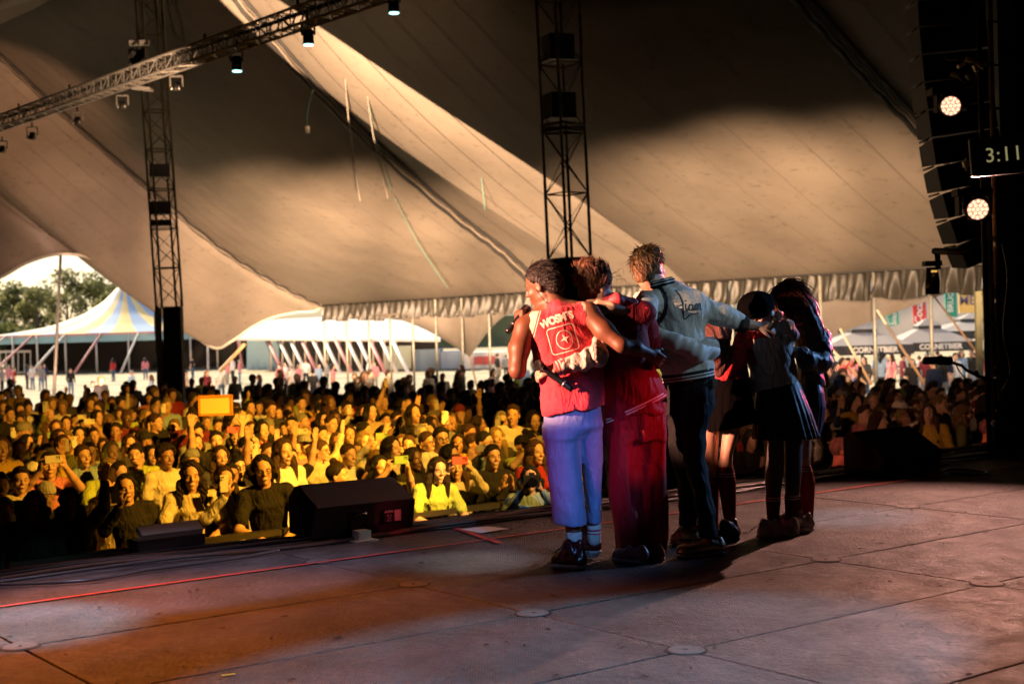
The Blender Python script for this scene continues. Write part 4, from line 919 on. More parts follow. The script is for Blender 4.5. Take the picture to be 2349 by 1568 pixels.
for i, (x, y, Z, w_, lab, m) in enumerate([(-40, 640, 190, 150, 'dense olive tree at the very edge beyond the fence', M_leaf), (30, 640, 200, 130, 'olive tree behind the blue side wall of the tent', M_leaf2), (85, 655, 185, 120, 'pale bushy tree left of the leaning pole', M_leaf2), (150, 610, 205, 140, 'tallest pale tree rising through the arch behind the leaning pole', M_leaf2), (215, 618, 210, 130, 'tall tree nearest the striped tent peak', M_leaf), (255, 650, 195, 90, 'small tree half hidden by the canvas arch', M_leaf2), (10, 735, 170, 110, 'low dark bush tree beside the beige building', M_leaf)]):
    tree(x, y, Z, w_, lab, m, 40+i)
tag(MB().box((0, 240, OZ+2.2), (500, 4, 6)).build('distant_treeline', mat('far_leaves', (.10, .11, .05), .9, noise=.5, nscale=.3, bump=1, bscale=.4)), kind='structure')
# ================================================================ people: smooth distance-field bodies
class Fd:
    def __init__(s, lo, hi, res):
        s.lo = np.array(lo, float); s.res = res
        s.n = np.ceil((np.array(hi)-s.lo)/res).astype(int)+1
        s.d = np.full(s.n, 0.25, np.float32)
        s.ax = [s.lo[i]+np.arange(s.n[i])*res for i in range(3)]
    def blk(s, lo, hi, m):
        a = np.clip(np.floor((np.array(lo)-m-s.lo)/s.res).astype(int), 0, s.n-1); b = np.clip(np.ceil((np.array(hi)+m-s.lo)/s.res).astype(int)+1, 1, s.n)
        sl = tuple(slice(a[i], max(b[i], a[i]+1)) for i in range(3))
        return sl, s.ax[0][sl[0]][:, None, None], s.ax[1][sl[1]][None, :, None], s.ax[2][sl[2]][None, None, :]
    def put(s, sl, d, k, op='u'):
        o = s.d[sl]
        if op == 'u':
            if k: h = np.clip(k-np.abs(o-d), 0, None)/k; s.d[sl] = np.minimum(o, d)-h*h*k/4
            else: s.d[sl] = np.minimum(o, d)
        elif op == 's':
            d = -d
            if k: h = np.clip(k-np.abs(o-d), 0, None)/k; s.d[sl] = np.maximum(o, d)+h*h*k/4
            else: s.d[sl] = np.maximum(o, d)
    def cone(s, a, b, r0, r1, k=.02, op='u', flat=None):
        a = np.array(a); b = np.array(b); R = max(r0, r1)
        sl, X, Y, Z = s.blk(np.minimum(a, b)-R, np.maximum(a, b)+R, .05+k)
        ba = b-a; L2 = max(ba@ba, 1e-9)
        px, py, pz = X-a[0], Y-a[1], Z-a[2]
        t = np.clip((px*ba[0]+py*ba[1]+pz*ba[2])/L2, 0, 1)
        dx, dy, dz = px-t*ba[0], py-t*ba[1], pz-t*ba[2]
        if flat is not None:
            n, f = np.array(flat[0]), flat[1]; q_ = (dx*n[0]+dy*n[1]+dz*n[2])*(f-1); dx, dy, dz = dx+q_*n[0], dy+q_*n[1], dz+q_*n[2]
        s.put(sl, (np.sqrt(dx*dx+dy*dy+dz*dz)-(r0+(r1-r0)*t)).astype(np.float32), k, op); return s
    def chain(s, pts, rs, k=.02):
        for i in range(len(pts)-1): s.cone(pts[i], pts[i+1], rs[i], rs[i+1], k)
        return s
    def ell(s, c, r, A=None, k=.02, op='u'):
        c = np.array(c); R = max(r); sl, X, Y, Z = s.blk(c-R, c+R, .05+k)
        x, y, z = X-c[0], Y-c[1], Z-c[2]
        if A is not None: x, y, z = [x*A[i][0]+y*A[i][1]+z*A[i][2] for i in range(3)]
        k0 = np.sqrt((x/r[0])**2+(y/r[1])**2+(z/r[2])**2); k1 = np.sqrt((x/r[0]**2)**2+(y/r[1]**2)**2+(z/r[2]**2)**2)+1e-9
        s.put(sl, (k0*(k0-1)/k1).astype(np.float32), k, op); return s
    def loft(s, secs, k=.02, pleat=None, round_=0.0):
        """secs: [(z, cx, cy, a, b)] elliptical sections over height"""
        S = np.array(sorted(secs)); R = S[:, 3].max(); R2 = S[:, 4].max()
        sl, X, Y, Z = s.blk((S[:, 1].min()-R, S[:, 2].min()-R2, S[0, 0]), (S[:, 1].max()+R, S[:, 2].max()+R2, S[-1, 0]), .06+k)
        zz = Z[0, 0]; ip = lambda c: np.interp(zz, S[:, 0], S[:, c])[None, None, :]
        cx, cy, a, b = ip(1), ip(2), ip(3), ip(4)
        x, y = X-cx, Y-cy
        if pleat:
            n, amp = pleat; th = np.arctan2(y/b, x/a); f = np.clip((S[-1, 0]-Z)/(S[-1, 0]-S[0, 0]), 0, 1)
            g = 1+amp*f*np.sin(th*n+2*np.sin(th*2)+Z*3); x, y = x/g, y/g
        q_ = np.sqrt((x/a)**2+(y/b)**2); g = np.sqrt((x/a**2)**2+(y/b**2)**2)+1e-6
        d = q_*(q_-1)/g
        d = np.maximum(d, np.maximum(Z-S[-1, 0], S[0, 0]-Z))
        s.put(sl, d.astype(np.float32), k); return s
    def box(s, c, h, A, r=.01, k=.0, op='u'):
        c = np.array(c); R = float(np.linalg.norm(h))+r; sl, X, Y, Z = s.blk(c-R, c+R, .03+k)
        x, y, z = X-c[0], Y-c[1], Z-c[2]; x, y, z = [x*A[i][0]+y*A[i][1]+z*A[i][2] for i in range(3)]
        qx, qy, qz = np.abs(x)-h[0], np.abs(y)-h[1], np.abs(z)-h[2]
        d = np.sqrt(np.maximum(qx, 0)**2+np.maximum(qy, 0)**2+np.maximum(qz, 0)**2)+np.minimum(np.maximum(np.maximum(qx, qy), qz), 0)-r
        s.put(sl, d.astype(np.float32), k, op); return s
    def cut(s, o, n):            # keep the side where (p-o).n < 0
        n = np.array(n, float); n /= np.linalg.norm(n); o = np.array(o)
        X, Y, Z = s.ax[0][:, None, None], s.ax[1][None, :, None], s.ax[2][None, None, :]
        s.d = np.maximum(s.d, ((X-o[0])*n[0]+(Y-o[1])*n[1]+(Z-o[2])*n[2]).astype(np.float32)); return s
    def disp(s, fn):
        X, Y, Z = s.ax[0][:, None, None], s.ax[1][None, :, None], s.ax[2][None, None, :]
        s.d = (s.d+fn(X, Y, Z)).astype(np.float32); return s
    def folds(s, amp, fr, dr=(0, 0, 1), seed=0):
        """soft cloth creases running across dr"""
        rn = np.random.default_rng(seed); n = np.array(dr, float); n /= np.linalg.norm(n)
        w1, w2 = rn.normal(size=3), rn.normal(size=3); w1 -= n*(w1@n); w2 -= n*(w2@n)*.5
        p = rn.random(4)*6
        def f(X, Y, Z):
            u = X*n[0]+Y*n[1]+Z*n[2]; a = X*w1[0]+Y*w1[1]+Z*w1[2]; b = X*w2[0]+Y*w2[1]+Z*w2[2]
            t = np.sin(u*fr+1.8*np.sin(a*fr*.35+p[0])+1.2*np.sin(b*fr*.6+p[1])); m = .5+.5*np.sin(a*fr*.3+b*fr*.22+p[2])
            return -amp*m*(t*.6+.4*np.abs(t))-amp*.35*np.sin(u*fr*2.1+2*np.sin(b*fr*.5+p[3]))
        return s.disp(f)
    def mesh(s, name, org=(0, 0, 0), extra=None):
        s.d[0] = s.d[-1] = s.d[:, 0] = s.d[:, -1] = .1; s.d[:, :, 0] = s.d[:, :, -1] = .1
        g = openvdb.FloatGrid(background=.1); g.copyFromArray(np.ascontiguousarray(s.d))
        P, Q = g.convertToQuads(0.0)
        V = s.lo+np.asarray(P)*s.res-np.array(org)
        Q = np.asarray(Q)[:, ::-1] if False else np.asarray(Q)
        # make normals point outward
        a, b, c = V[Q[:, 0]], V[Q[:, 1]], V[Q[:, 2]]
        if np.einsum('ij,ij->i', np.cross(b-a, c-a), a-V.mean(0)).sum() < 0: Q = Q[:, ::-1]
        return mesh_np(name, V, Q)
def mesh_np(name, V, Q):
    me = bpy.data.meshes.new(name); n = len(Q)
    me.vertices.add(len(V)); me.vertices.foreach_set('co', np.asarray(V, np.float32).ravel())
    me.loops.add(n*4); me.loops.foreach_set('vertex_index', np.asarray(Q, np.int32).ravel())
    me.polygons.add(n); me.polygons.foreach_set('loop_start', np.arange(n, dtype=np.int32)*4)
    me.polygons.foreach_set('use_smooth', np.ones(n, bool)); me.update(calc_edges=True); me.validate()
    return me
def split_mesh(me, pred, names):
    """split a mesh in two by a test on face centres (local coordinates)"""
    n = len(me.vertices); V = np.empty(n*3, np.float32); me.vertices.foreach_get('co', V); V = V.reshape(-1, 3)
    Q = np.empty(len(me.loops), np.int32); me.loops.foreach_get('vertex_index', Q); Q = Q.reshape(-1, 4)
    C = V[Q].mean(1); s_ = pred(C); out = []
    for nm, sel in zip(names, (~s_, s_)):
        q_ = Q[sel]; u, inv = np.unique(q_, return_inverse=True); out.append(mesh_np(nm, V[u], inv.reshape(-1, 4)))
    return out
nrm = lambda v: np.array(v, float)/np.linalg.norm(v)
def frame(fwd, up=(0, 0, 1)):
    f = nrm(fwd); r = nrm(np.cross(f, up)); u = np.cross(r, f); return r, f, u

def head(sk, c, fwd, up=(0, 0, 1), s=1.0, k=.018, jaw=1.0, ears=True):
    """adds skull, face, jaw, nose and ears to a skin field; c = centre of the cranium"""
    r, f, u = frame(fwd, up); A = (r, f, u); c = np.array(c, float); P = lambda x, y, z: c+(r*x+f*y+u*z)*s
    sk.ell(P(0, -.005, .02), np.array((.074, .094, .088))*s, A, k)
    sk.ell(P(0, .028, -.045), np.array((.058*jaw, .060, .074))*s, A, k)
    sk.cone(P(-.042*jaw, .0, -.07), P(0, .068, -.108), .020*s, .020*s, k); sk.cone(P(.042*jaw, .0, -.07), P(0, .068, -.108), .020*s, .020*s, k)
    sk.ell(P(0, .078, .012), np.array((.050, .012, .012))*s, A, .012)          # brow
    sk.cone(P(0, .088, .008), P(0, .108, -.030), .008*s, .012*s, .010); sk.ell(P(0, .100, -.034), np.array((.017, .012, .009))*s, A, .008)
    for q_ in (-1, 1):
        sk.ell(P(.031*q_, .098, -.006), np.array((.015, .010, .008))*s, A, .010, 's')
        sk.ell(P(.038*q_, .062, -.035), np.array((.022, .022, .020))*s, A, .02)  # cheek
        if ears:
            sk.ell(P(.077*q_, -.008, -.015), np.array((.010, .020, .031))*s, A, .008); sk.ell(P(.087*q_, -.003, -.013), np.array((.006, .011, .017))*s, A, .004, 's')
    sk.ell(P(0, .088, -.066), np.array((.024, .012, .007))*s, A, .006); sk.ell(P(0, .086, -.078), np.array((.020, .012, .007))*s, A, .006)
    return P, A
def face_bits(P, A, s=1.0, smile=True, glasses=False):
    """eyes, brows and mouth as small solids, one mesh each kind"""
    r, f, u = A; out = {}
    def blob(mb, c, rad, n=8):
        V = []; Fc = []
        for i in range(5):
            ph = math.pi*(i+.5)/5-math.pi/2
            V += [Vector(c+r*rad[0]*math.cos(ph)*math.cos(t)+f*rad[1]*math.sin(ph)+u*rad[2]*math.cos(ph)*math.sin(t)) for t in np.linspace(0, 2*math.pi, n, endpoint=False)]
        for i in range(4): Fc += [(i*n+k, i*n+(k+1) % n, (i+1)*n+(k+1) % n, (i+1)*n+k) for k in range(n)]
        mb.add(V, Fc, True); return mb
    ew, ed, br, mo = MB(), MB(), MB(), MB()
    for q_ in (-1, 1):
        blob(ew, P(.031*q_, .079, -.006), (.013*s, .009*s, .0075*s)); blob(ed, P(.031*q_, .0865, -.006), (.0052*s, .003*s, .0050*s))
        br.tube([P(.016*q_, .0905, .014), P(.034*q_, .089, .020), P(.048*q_, .078, .014)], [.0022*s, .0026*s, .0014*s], 5)
    if smile: mo.tube([P(-.027, .080, -.064), P(-.013, .094, -.073), P(.013, .094, -.073), P(.027, .080, -.064)], [.003*s, .0055*s, .0055*s, .003*s], 6)
    else: mo.tube([P(-.021, .088, -.072), P(0, .097, -.072), P(.021, .088, -.072)], [.003*s, .0045*s, .003*s], 6)
    return ew, ed, br, mo
def hand(sk, w_, d, n, side, curl=.3, s=1.0, spread=.25, rf=.0085, thumb=True, k=.006):
    """w_ wrist, d direction of the fingers, n palm normal, side +1/-1 where the thumb is"""
    d = nrm(d); n = np.array(n, float); n = nrm(n-d*(n@d)); t = np.cross(d, n)*side; w_ = np.array(w_, float)
    pc = w_+d*.048*s; sk.box(pc, (.034*s, .030*s, .0065*s), (d, t, n), .009*s, .018)
    for i, (o_, L_) in enumerate(((.030, .068), (.010, .078), (-.011, .072), (-.031, .056))):
        b0 = w_+d*.085*s+t*o_*s; dd = nrm(d+t*(spread*(1.5-i)*.18)); a1 = curl*.9; a2 = curl*2.1
        d1 = nrm(dd*math.cos(a1)+n*math.sin(a1)); d2 = nrm(dd*math.cos(a2)+n*math.sin(a2)); d3 = nrm(dd*math.cos(a2*1.35)+n*math.sin(a2*1.35))
        p1 = b0+d1*L_*.48*s; p2 = p1+d2*L_*.32*s; p3 = p2+d3*L_*.26*s
        sk.cone(b0-d*.02*s, p1, rf*1.1*s, rf*s, k); sk.cone(p1, p2, rf*s, rf*.92*s, k*.6); sk.cone(p2, p3, rf*.92*s, rf*.8*s, k*.6)
    if thumb:
        b0 = w_+d*.022*s+t*.026*s; p1 = b0+nrm(d*.75+t*.75+n*.3)*.042*s; p2 = p1+nrm(d*1+t*.25+n*(.3+curl*.5))*.032*s
        sk.cone(b0, p1, rf*1.5*s, rf*1.15*s, .010); sk.cone(p1, p2, rf*1.15*s, rf*.9*s, k)
def hair_strands(amp, fr, axis_c, A):
    r, f, u = A; c = np.array(axis_c)
    def fn(X, Y, Z):
        x = (X-c[0])*r[0]+(Y-c[1])*r[1]+(Z-c[2])*r[2]; y = (X-c[0])*f[0]+(Y-c[1])*f[1]+(Z-c[2])*f[2]; z = (X-c[0])*u[0]+(Y-c[1])*u[1]+(Z-c[2])*u[2]
        th = np.arctan2(y, x); return -amp*(np.sin(th*fr+4*z*8)+.6*np.sin(th*fr*1.9+z*20+1))-amp*.4*np.sin(z*90+th*3)
    return fn

M_skinD = mat('skin_dark', (.15, .062, .032), .5, noise=.10, nscale=30, spec=.5); M_skin = mat('skin_light', (.52, .30, .21), .48, noise=.06, nscale=30)
def hair_mat(name, c, stretch=(60, 60, 6)):
    m = mat(name, c, .5, noise=.75, nscale=1.0, bump=.6, bscale=2.0, stretch=stretch, spec=.35); return m
M_hblack = hair_mat('hair_black', (.010, .007, .006)); M_hbrown = hair_mat('hair_brown', (.13, .055, .028)); M_hblond = hair_mat('hair_sandy', (.16, .095, .045)); M_hred = hair_mat('hair_auburn', (.07, .018, .014))
M_sole = mat('shoe_sole', (.55, .53, .48), .5, noise=.1); M_mic = mat('microphone_body', (.018, .018, .02), .28, .3); M_micg = mat('microphone_grille', (.05, .045, .045), .35, .8, bump=.8, bscale=500)

def flq(x, y): return fl((1200+x/1.866)/1.0643, (580+y/1.866)/1.0643, 0.0)
def secs(rows, Z, b, dz=0.0):
    """rows (qy, qxl, qxr[, dZ[, b]]) -> elliptical sections at depth Z"""
    out = []
    for r_ in rows:
        y, xl, xr = r_[:3]; dz = r_[3] if len(r_) > 3 else 0; bb = r_[4] if len(r_) > 4 else b
        p0, p1 = q(xl, y, Z+dz), q(xr, y, Z+dz); c = (p0+p1)/2
        out.append((c.z, c.x, c.y, abs(p1.x-p0.x)/2, bb))
    return out
def shoe(e, heel, toe, m_up, m_sole=None, high=.10, L=None, wd=.040, lift=0.0, name='shoe'):
    heel, toe = np.array(heel), np.array(toe); heel[2] = toe[2] = 0; d = nrm(toe-heel); Ln = L or np.linalg.norm(toe-heel)
    toe = heel+d*Ln; hz = np.array((0, 0, lift)); t = np.array((-d[1], d[0], 0))
    lo, hi = np.minimum(heel, toe)-.09, np.maximum(heel, toe)+.09; lo[2] = -.01; hi[2] = high+.12+lift
    f = Fd(lo, hi, .0055)
    a, b = heel+d*.045+hz, toe-d*.055
    f.cone(a+(0, 0, .045), heel+d*.10+(0, 0, high)+hz, wd*.90, wd*.86, .02); f.cone(heel+d*.10+hz+(0, 0, high*.75), b+(0, 0, .042), wd*.92, wd*.72, .03); f.cone(a+(0, 0, .05), b+(0, 0, .038), wd*.95, wd*.88, .02)
    f.cone(heel+d*.02+(0, 0, .06)+hz, heel+d*.035+(0, 0, high+.015)+hz, .02, .018, .02)
    f.cone(heel+d*.085+(0, 0, high+.05)+hz, heel+d*.09+(0, 0, high-.01)+hz, wd*.58, wd*.58, .008, 's')
    f.cut((0, 0, .024), (0, 0, -1)); f.folds(.0018, 90, d, 3)
    up_ = link(name, f.mesh(name, e.location), e, m_up)
    g = Fd(lo, hi, .0055)
    g.box((a+b)/2+(0, 0, .013), (np.linalg.norm(b-a)/2, wd*.62, .004), (d, t, np.array((0, 0, 1.0))), .011, .0); g.cone(a+(0, 0, .018), a+(0, 0, .02), wd*.98, wd*.98, .02, flat=((0, 0, 1), 2.1)); g.cone(b+(0, 0, .018), b+(0, 0, .02), wd*1.02, wd*1.02, .02, flat=((0, 0, 1), 2.1))
    g.cone(a+(0, 0, .020), b+(0, 0, .018), wd*.95, wd*.95, .01, flat=((0, 0, 1), 2.4))
    g.cut((0, 0, .001), (0, 0, -1)); link('sole', g.mesh('sole', e.location), up_, m_sole or M_sole)
    mb = MB()
    for k_ in range(4):
        c = heel+d*(.125+.022*k_)+np.array((0, 0, high*.83-.016*k_+.018))+hz*.5; mb.tube([c-t*.024, c+(0, 0, .012), c+t*.024], .0032, 5)
    c = heel+d*.12+np.array((0, 0, high*.95)); mb.tube([c, c+t*.03+(0, 0, .02), c+t*.045-(0, 0, .01)], .003, 5); mb.tube([c, c-t*.03+(0, 0, .02), c-t*.05-(0, 0, .005)], .003, 5)
    mb.build('laces', mat('laces', (.08, .06, .05), .8), up_)
def garment(e, name, f, m, **kw):
    return link(name, f.mesh(name, e.location), e, m)
def bounds(pts, pad): P = np.array([list(p) for p in pts]); return P.min(0)-pad, P.max(0)+pad
def project_text(e, me, tgt, c, ux, uy, m, off=.003, name='lettering'):
    """lay flat lettering on a garment: cast each vertex away from the camera onto the cloth"""
    bm = bmesh.new(); bm.from_mesh(tgt); tree_ = BVHTree.FromBMesh(bm); bm.free()
    cl = Vector((0, 0, H))-e.location
    for v in me.vertices:
        p = Vector(c)-e.location+Vector(ux)*v.co.x+Vector(uy)*v.co.y; d = (p-cl).normalized(); o = p-d*1.0
        hit, n_, _, _ = tree_.ray_cast(o, d, 3.0)
        v.co = (hit-d*off) if hit else p
    return link(name, me, e, m)
def microphone(a, b, label, rg=.026):
    a, b = Vector(a), Vector(b); e = empty('microphone', b, label, 'microphone'); d = (b-a).normalized()
    MB().tube([a-d*.022, a-d*.014, a, a+d*.02, a+d*.032], [rg*.45, rg*.82, rg, rg*.95, rg*.7], 16).build('grille', M_micg, e)
    MB().tube([a+d*.030, a+d*.036], rg*1.02, 16).build('collar_ring', M_black, e)
    MB().tube([a+d*.034, a+d*.06, b-d*.02, b], [rg*.78, rg*.68, rg*.58, rg*.55], 14).build('handle', M_mic, e)
    MB().tube([b-d*.065, b-d*.058], rg*.62, 14).build('battery_ring', M_alu, e)
    return e

def strands(e, c, A, rad, flow, n, L, r, m, keep, seed=0, name='hair_strands', grav=.0, lift=.25, wob=.3):
    """many tapered locks lying over the hair shape; A = (right, forward, up) of the head"""
    rn_ = np.random.default_rng(seed); mb = MB(); A_ = np.array(A); c = np.array(c, float); k = 0
    while k < n:
        d_ = rn_.normal(size=3); d_ /= np.linalg.norm(d_)
        if not keep(*(d_*rad)): continue
        k += 1; nl = d_/np.array(rad); nl /= np.linalg.norm(nl); t = flow(*d_); t = np.array(t, float)-nl*(np.array(t)@nl); t /= np.linalg.norm(t)+1e-6
        t = t+wob*rn_.normal(size=3); p = d_*rad*rn_.uniform(.93, 1.0); P_ = []; l_ = L*rn_.uniform(.6, 1.25)
        for j in range(5):
            f_ = j/4; P_.append(p.copy()); p = p+(t*(1-.0*f_)+nl*lift*(1-f_*1.6))*l_/4
            if grav: t = t+np.array((0, 0, -grav))*.5; t /= np.linalg.norm(t)
            q_ = p/np.array(rad); 
            if np.linalg.norm(q_) < .97: p = p/np.linalg.norm(q_)*.97
        W = [c+A_.T@x for x in P_]; mb.tube(W, [r, r, r*.9, r*.6, r*.15], 4, False)
    mb.sm = [True]*len(mb.sm); return mb.build(name, m, e)
# ---------------------------------------------------------------- 1: red sleeveless jersey, satin cropped trousers
Z1 = 7.93
e = empty('person', flq(380, 1500), 'person in red sleeveless jersey and wide cropped trousers singing into a microphone', 'person', 'performers in an embrace at the stage lip')
allp = [q(40, 90, 7.4), q(800, 1530, 8.5)]
lo, hi = bounds([q(60, 110, 7.55), q(780, 660, 8.45)], .04); sk = Fd(lo, hi, .0075)
hc = q(232, 212, Z1+.03); hf = nrm((-.93, .50, -.30)); P, A = head(sk, hc, hf, (-.22, .05, 1), 1.03)
nb = q(292, 320, Z1); sk.cone(P(0, -.035, -.06), nb, .056, .062, .03)
shL = q(156, 408, Z1-.01); elL = q(118, 604, Z1-.08); wrL = q(128, 400, Z1+.16)
sk.cone(nb, shL, .06, .058, .03); sk.chain([shL, (shL+elL)/2+Vector((-.010, -.01, 0)), elL], [.060, .054, .043], .03); sk.chain([elL, (elL+wrL)/2+Vector((-.012, 0, -.0)), wrL], [.048, .045, .029], .02)
hand(sk, wrL, (.05, .25, .9), (.7, .6, -.1), -1, .95, 1.0, .2)
shR = q(440, 345, Z1-.03); elR = q(590, 492, Z1-.14); wrR = q(722, 528, Z1-.02)
sk.cone(nb, shR, .06, .06, .03); sk.chain([shR, (shR+elR)/2+Vector((0, 0, -.01)), elR], [.060, .055, .043], .03); sk.chain([elR, (elR+wrR)/2+Vector((0, -.01, .01)), wrR], [.043, .040, .030], .02)
hand(sk, wrR, (.75, .5, -.5), (-.2, .9, .1), 1, .6, 1.0, .2)
garment(e, 'body', sk, M_skinD)
ew, ed, br, mo = face_bits(P, A, 1.03); ed.build('eyes', M_black, e); br.build('eyebrows', M_hblack, e)
hr = Fd(*bounds([hc], .17), .006); hr.ell(P(0, -.012, .032), (.089, .106, .092), A, .0); hr.ell(P(0, -.07, -.02), (.072, .055, .07), A, .03)
hr.cut(P(0, .045, .045), A[1]*.9-A[2]*.75); hr.cut(P(0, 0, -.085), -A[2]); hr.ell(P(-.09, .012, -.03), (.035, .028, .05), A, .01, 's'); hr.ell(P(.09, .012, -.03), (.035, .028, .05), A, .01, 's')
hr.disp(hair_strands(.0032, 26, P(0, -.0, .0), (A[1], A[2], A[0])))
garment(e, 'hair', hr, M_hblack)
strands(e, P(0, -.012, .030), A, (.090, .108, .094), lambda x, y, z: (x*.2, -1, -.5), 520, .05, .0030, M_hblack, lambda x, y, z: y*.9-z*.75 < .010 and z > -.06 and not (abs(x) > .07 and -.03 < y < .05 and z < -.005), 1, lift=.10, wob=.12)
# in-ear wire
MB().tube([P(-.082, .005, -.02), P(-.088, -.005, -.05), P(-.075, -.02, -.10), P(-.06, -.05, -.16)], .0022, 5).build('earpiece_wire', M_rubber, e)
vs_rows = [(318, 262, 400), (350, 175, 440, 0, .10), (400, 150, 462, 0, .115), (470, 172, 492, 0, .125), (560, 196, 506, 0, .12), (640, 218, 508, 0, .115), (700, 226, 508, 0, .13), (780, 230, 511, 0, .155), (830, 231, 511, 0, .16)]
vf = Fd(*bounds([q(110, 250, Z1-.2), q(560, 850, Z1+.2)], .02), .0075)
vf.loft(secs(vs_rows, Z1, .11), .0); vf.cone(nb+Vector((-.01, 0, -.02)), shL+Vector((.03, 0, .0)), .066, .062, .04); vf.cone(nb+Vector((0, 0, -.01)), shR+Vector((-.03, 0, .0)), .066, .064, .04)
vf.cone(P(0, -.03, -.08), nb+Vector((0, .02, .02)), .055, .068, .01, 's')
aL = q(118, 430, Z1); vf.ell(q(100, 455, Z1-.02), (.095, .3, .135), None, .01, 's'); vf.ell(q(520, 405, Z1-.05), (.05, .3, .12), None, .01, 's')
p0, p1 = q(233, 806, Z1), q(505, 757, Z1); hd = p1-p0; vf.cut(p0, (hd.z, 0, -hd.x) if hd.x > 0 else (-hd.z, 0, hd.x))
vf.folds(.011, 19, (.9, 0, .42), 4); vf.folds(.0045, 44, (.4, 0, 1), 9)
m1 = vf.mesh('jersey', e.location)
ea = Vector(q(150, 415, Z1))-e.location; eb = Vector(q(470, 370, Z1))-e.location
def dshoulder(C, c, s_): 
    return np.sqrt((C[:, 0]-c[0])**2+((C[:, 2]-c[2]))**2)
def predA(C): return ((C[:, 0]-ea[0])*.98+(C[:, 2]-ea[2])*-.30 < .072) & (C[:, 2] > ea[2]-.16) | (((C[:, 0]-eb[0])*.93+(C[:, 2]-eb[2])*.28 > -.045) & (C[:, 2] > eb[2]-.17))
M_jersey = mat('red_jersey', (.62, .050, .070), .85, spec=.2, crease=.5, noise=.12, nscale=30, bump=.25, bscale=120, sheen=.2)
m_body, m_sh = split_mesh(m1, predA, ('jersey', 'shoulder_panel'))
jo = link('jersey', m_body, e, M_jersey)
M_panel = mat_bands('cream_shoulder', (.66, .52, .42), [(-.050, -.042, (.62, .05, .07)), (-.030, -.022, (.62, .05, .07)), (.052, .058, (.62, .05, .07)), (.064, .075, (.55, .04, .06))], tuple(ea), (.96, 0, -.28))
mid_ = (ea[0]+eb[0])/2
for part_ in split_mesh(m_sh, lambda C: C[:, 0] > mid_, ('shoulder_panel', 'shoulder_panel')): link('shoulder_panel', part_, e, M_panel)
M_cream = mat('cream_print', (.80, .70, .58), .7)
tc0 = q(296, 372, Z1-.12); ux = (q(375, 342, Z1-.12)-q(215, 398, Z1-.12)).normalized(); uy = Vector((-ux.z, 0, ux.x))
tmx = text_mesh('WOSM*S', .060, 0, bold=.0035, space=.94, sub=3)
w_ = [v.co.x for v in tmx.vertices]; sc_ = (160/812)/(max(w_)-min(w_))
for v in tmx.vertices: v.co.x *= sc_; v.co.y = v.co.y*1.0-.9*v.co.x**2*.6
project_text(e, tmx, m_body, tc0, ux, uy, M_cream, .0025)
# outline emblem: rounded square, ring and four pointed star
def outline(pts, wd): 
    V = []; n = len(pts)
    for i in range(n):
        a, b, c = np.array(pts[i-1]), np.array(pts[i]), np.array(pts[(i+1) % n]); t = nrm(c-a); nn = np.array((-t[1], t[0])); V += [(*(b+nn*wd/2), 0), (*(b-nn*wd/2), 0)]
    me = bpy.data.meshes.new('emblem'); me.from_pydata(V, [], [(2*i, 2*i+1, (2*i+3) % (2*n), (2*i+2) % (2*n)) for i in range(n)]); return me
sq = []
for cx, cy, a0 in ((.055, .055, 0), (-.055, .055, 90), (-.055, -.055, 180), (.055, -.055, 270)):
    sq += [(cx+.018*math.cos(math.radians(a0+t)), cy+.018*math.sin(math.radians(a0+t))) for t in range(0, 91, 15)]
def dense(P_, n=6): return [tuple(np.array(P_[i])*(1-k/n)+np.array(P_[(i+1) % len(P_)])*k/n) for i in range(len(P_)) for k in range(n)]
ec = q(325, 462, Z1-.12); ux2 = (q(372, 390, Z1)-q(262, 420, Z1)).normalized(); uy2 = Vector((-ux2.z, 0, ux2.x))
project_text(e, outline(dense(sq), .0055), m_body, ec, ux2*1.05, uy2*1.0, M_cream, .002, 'emblem_outline')
project_text(e, outline([(.045*math.cos(t)*1.0+.008, .052*math.sin(t)-.005) for t in np.linspace(0.35, 2*math.pi-.5, 60)][:], .005) if True else None, m_body, ec, ux2, uy2, M_cream, .002, 'emblem_ring')
stp = []
for k_ in range(8):
    r_ = .030 if k_ % 2 == 0 else .009; stp.append((r_*math.cos(k_*math.pi/4+.3)+.012, r_*math.sin(k_*math.pi/4+.3)))
stp = dense(stp, 3); me = bpy.data.meshes.new('star'); me.from_pydata([(x, y, 0) for x, y in stp]+[(.012, 0, 0)], [], [(i, (i+1) % len(stp), len(stp)) for i in range(len(stp))])
project_text(e, me, m_body, ec, ux2, uy2, M_cream, .002, 'emblem_star')
# trousers
M_satin = mat('pale_satin', (.22, .29, .56), .50, crease=.35, spec=.3, noise=.06, nscale=12, sheen=.4, bump=.15, bscale=200)
tf = Fd(*bounds([q(200, 720, Z1-.25), q(540, 1320, Z1+.35)], .03), .0085)
tf.loft(secs([(735, 255, 490, 0, .10), (775, 245, 498, 0, .12), (860, 238, 503, .01, .135), (900, 240, 420, 0, .13), (905, 240, 420, 0, .13)], Z1, .14), .03)
tf.loft(secs([(860, 238, 410, 0, .13), (950, 245, 405, 0, .12), (1080, 258, 412, -.01, .11), (1200, 272, 424, -.01, .11), (1302, 283, 436, -.01, .11)], Z1, .12), .03)
tf.loft(secs([(850, 385, 505, .05, .13), (950, 400, 508, .09, .12), (1080, 415, 506, .13, .11), (1200, 430, 500, .16, .10), (1292, 436, 497, .18, .10)], Z1, .12), .03)
tf.folds(.009, 12, (1, .5, .12), 5); tf.folds(.004, 30, (.8, .3, .5), 6)
garment(e, 'trousers', tf, M_satin)
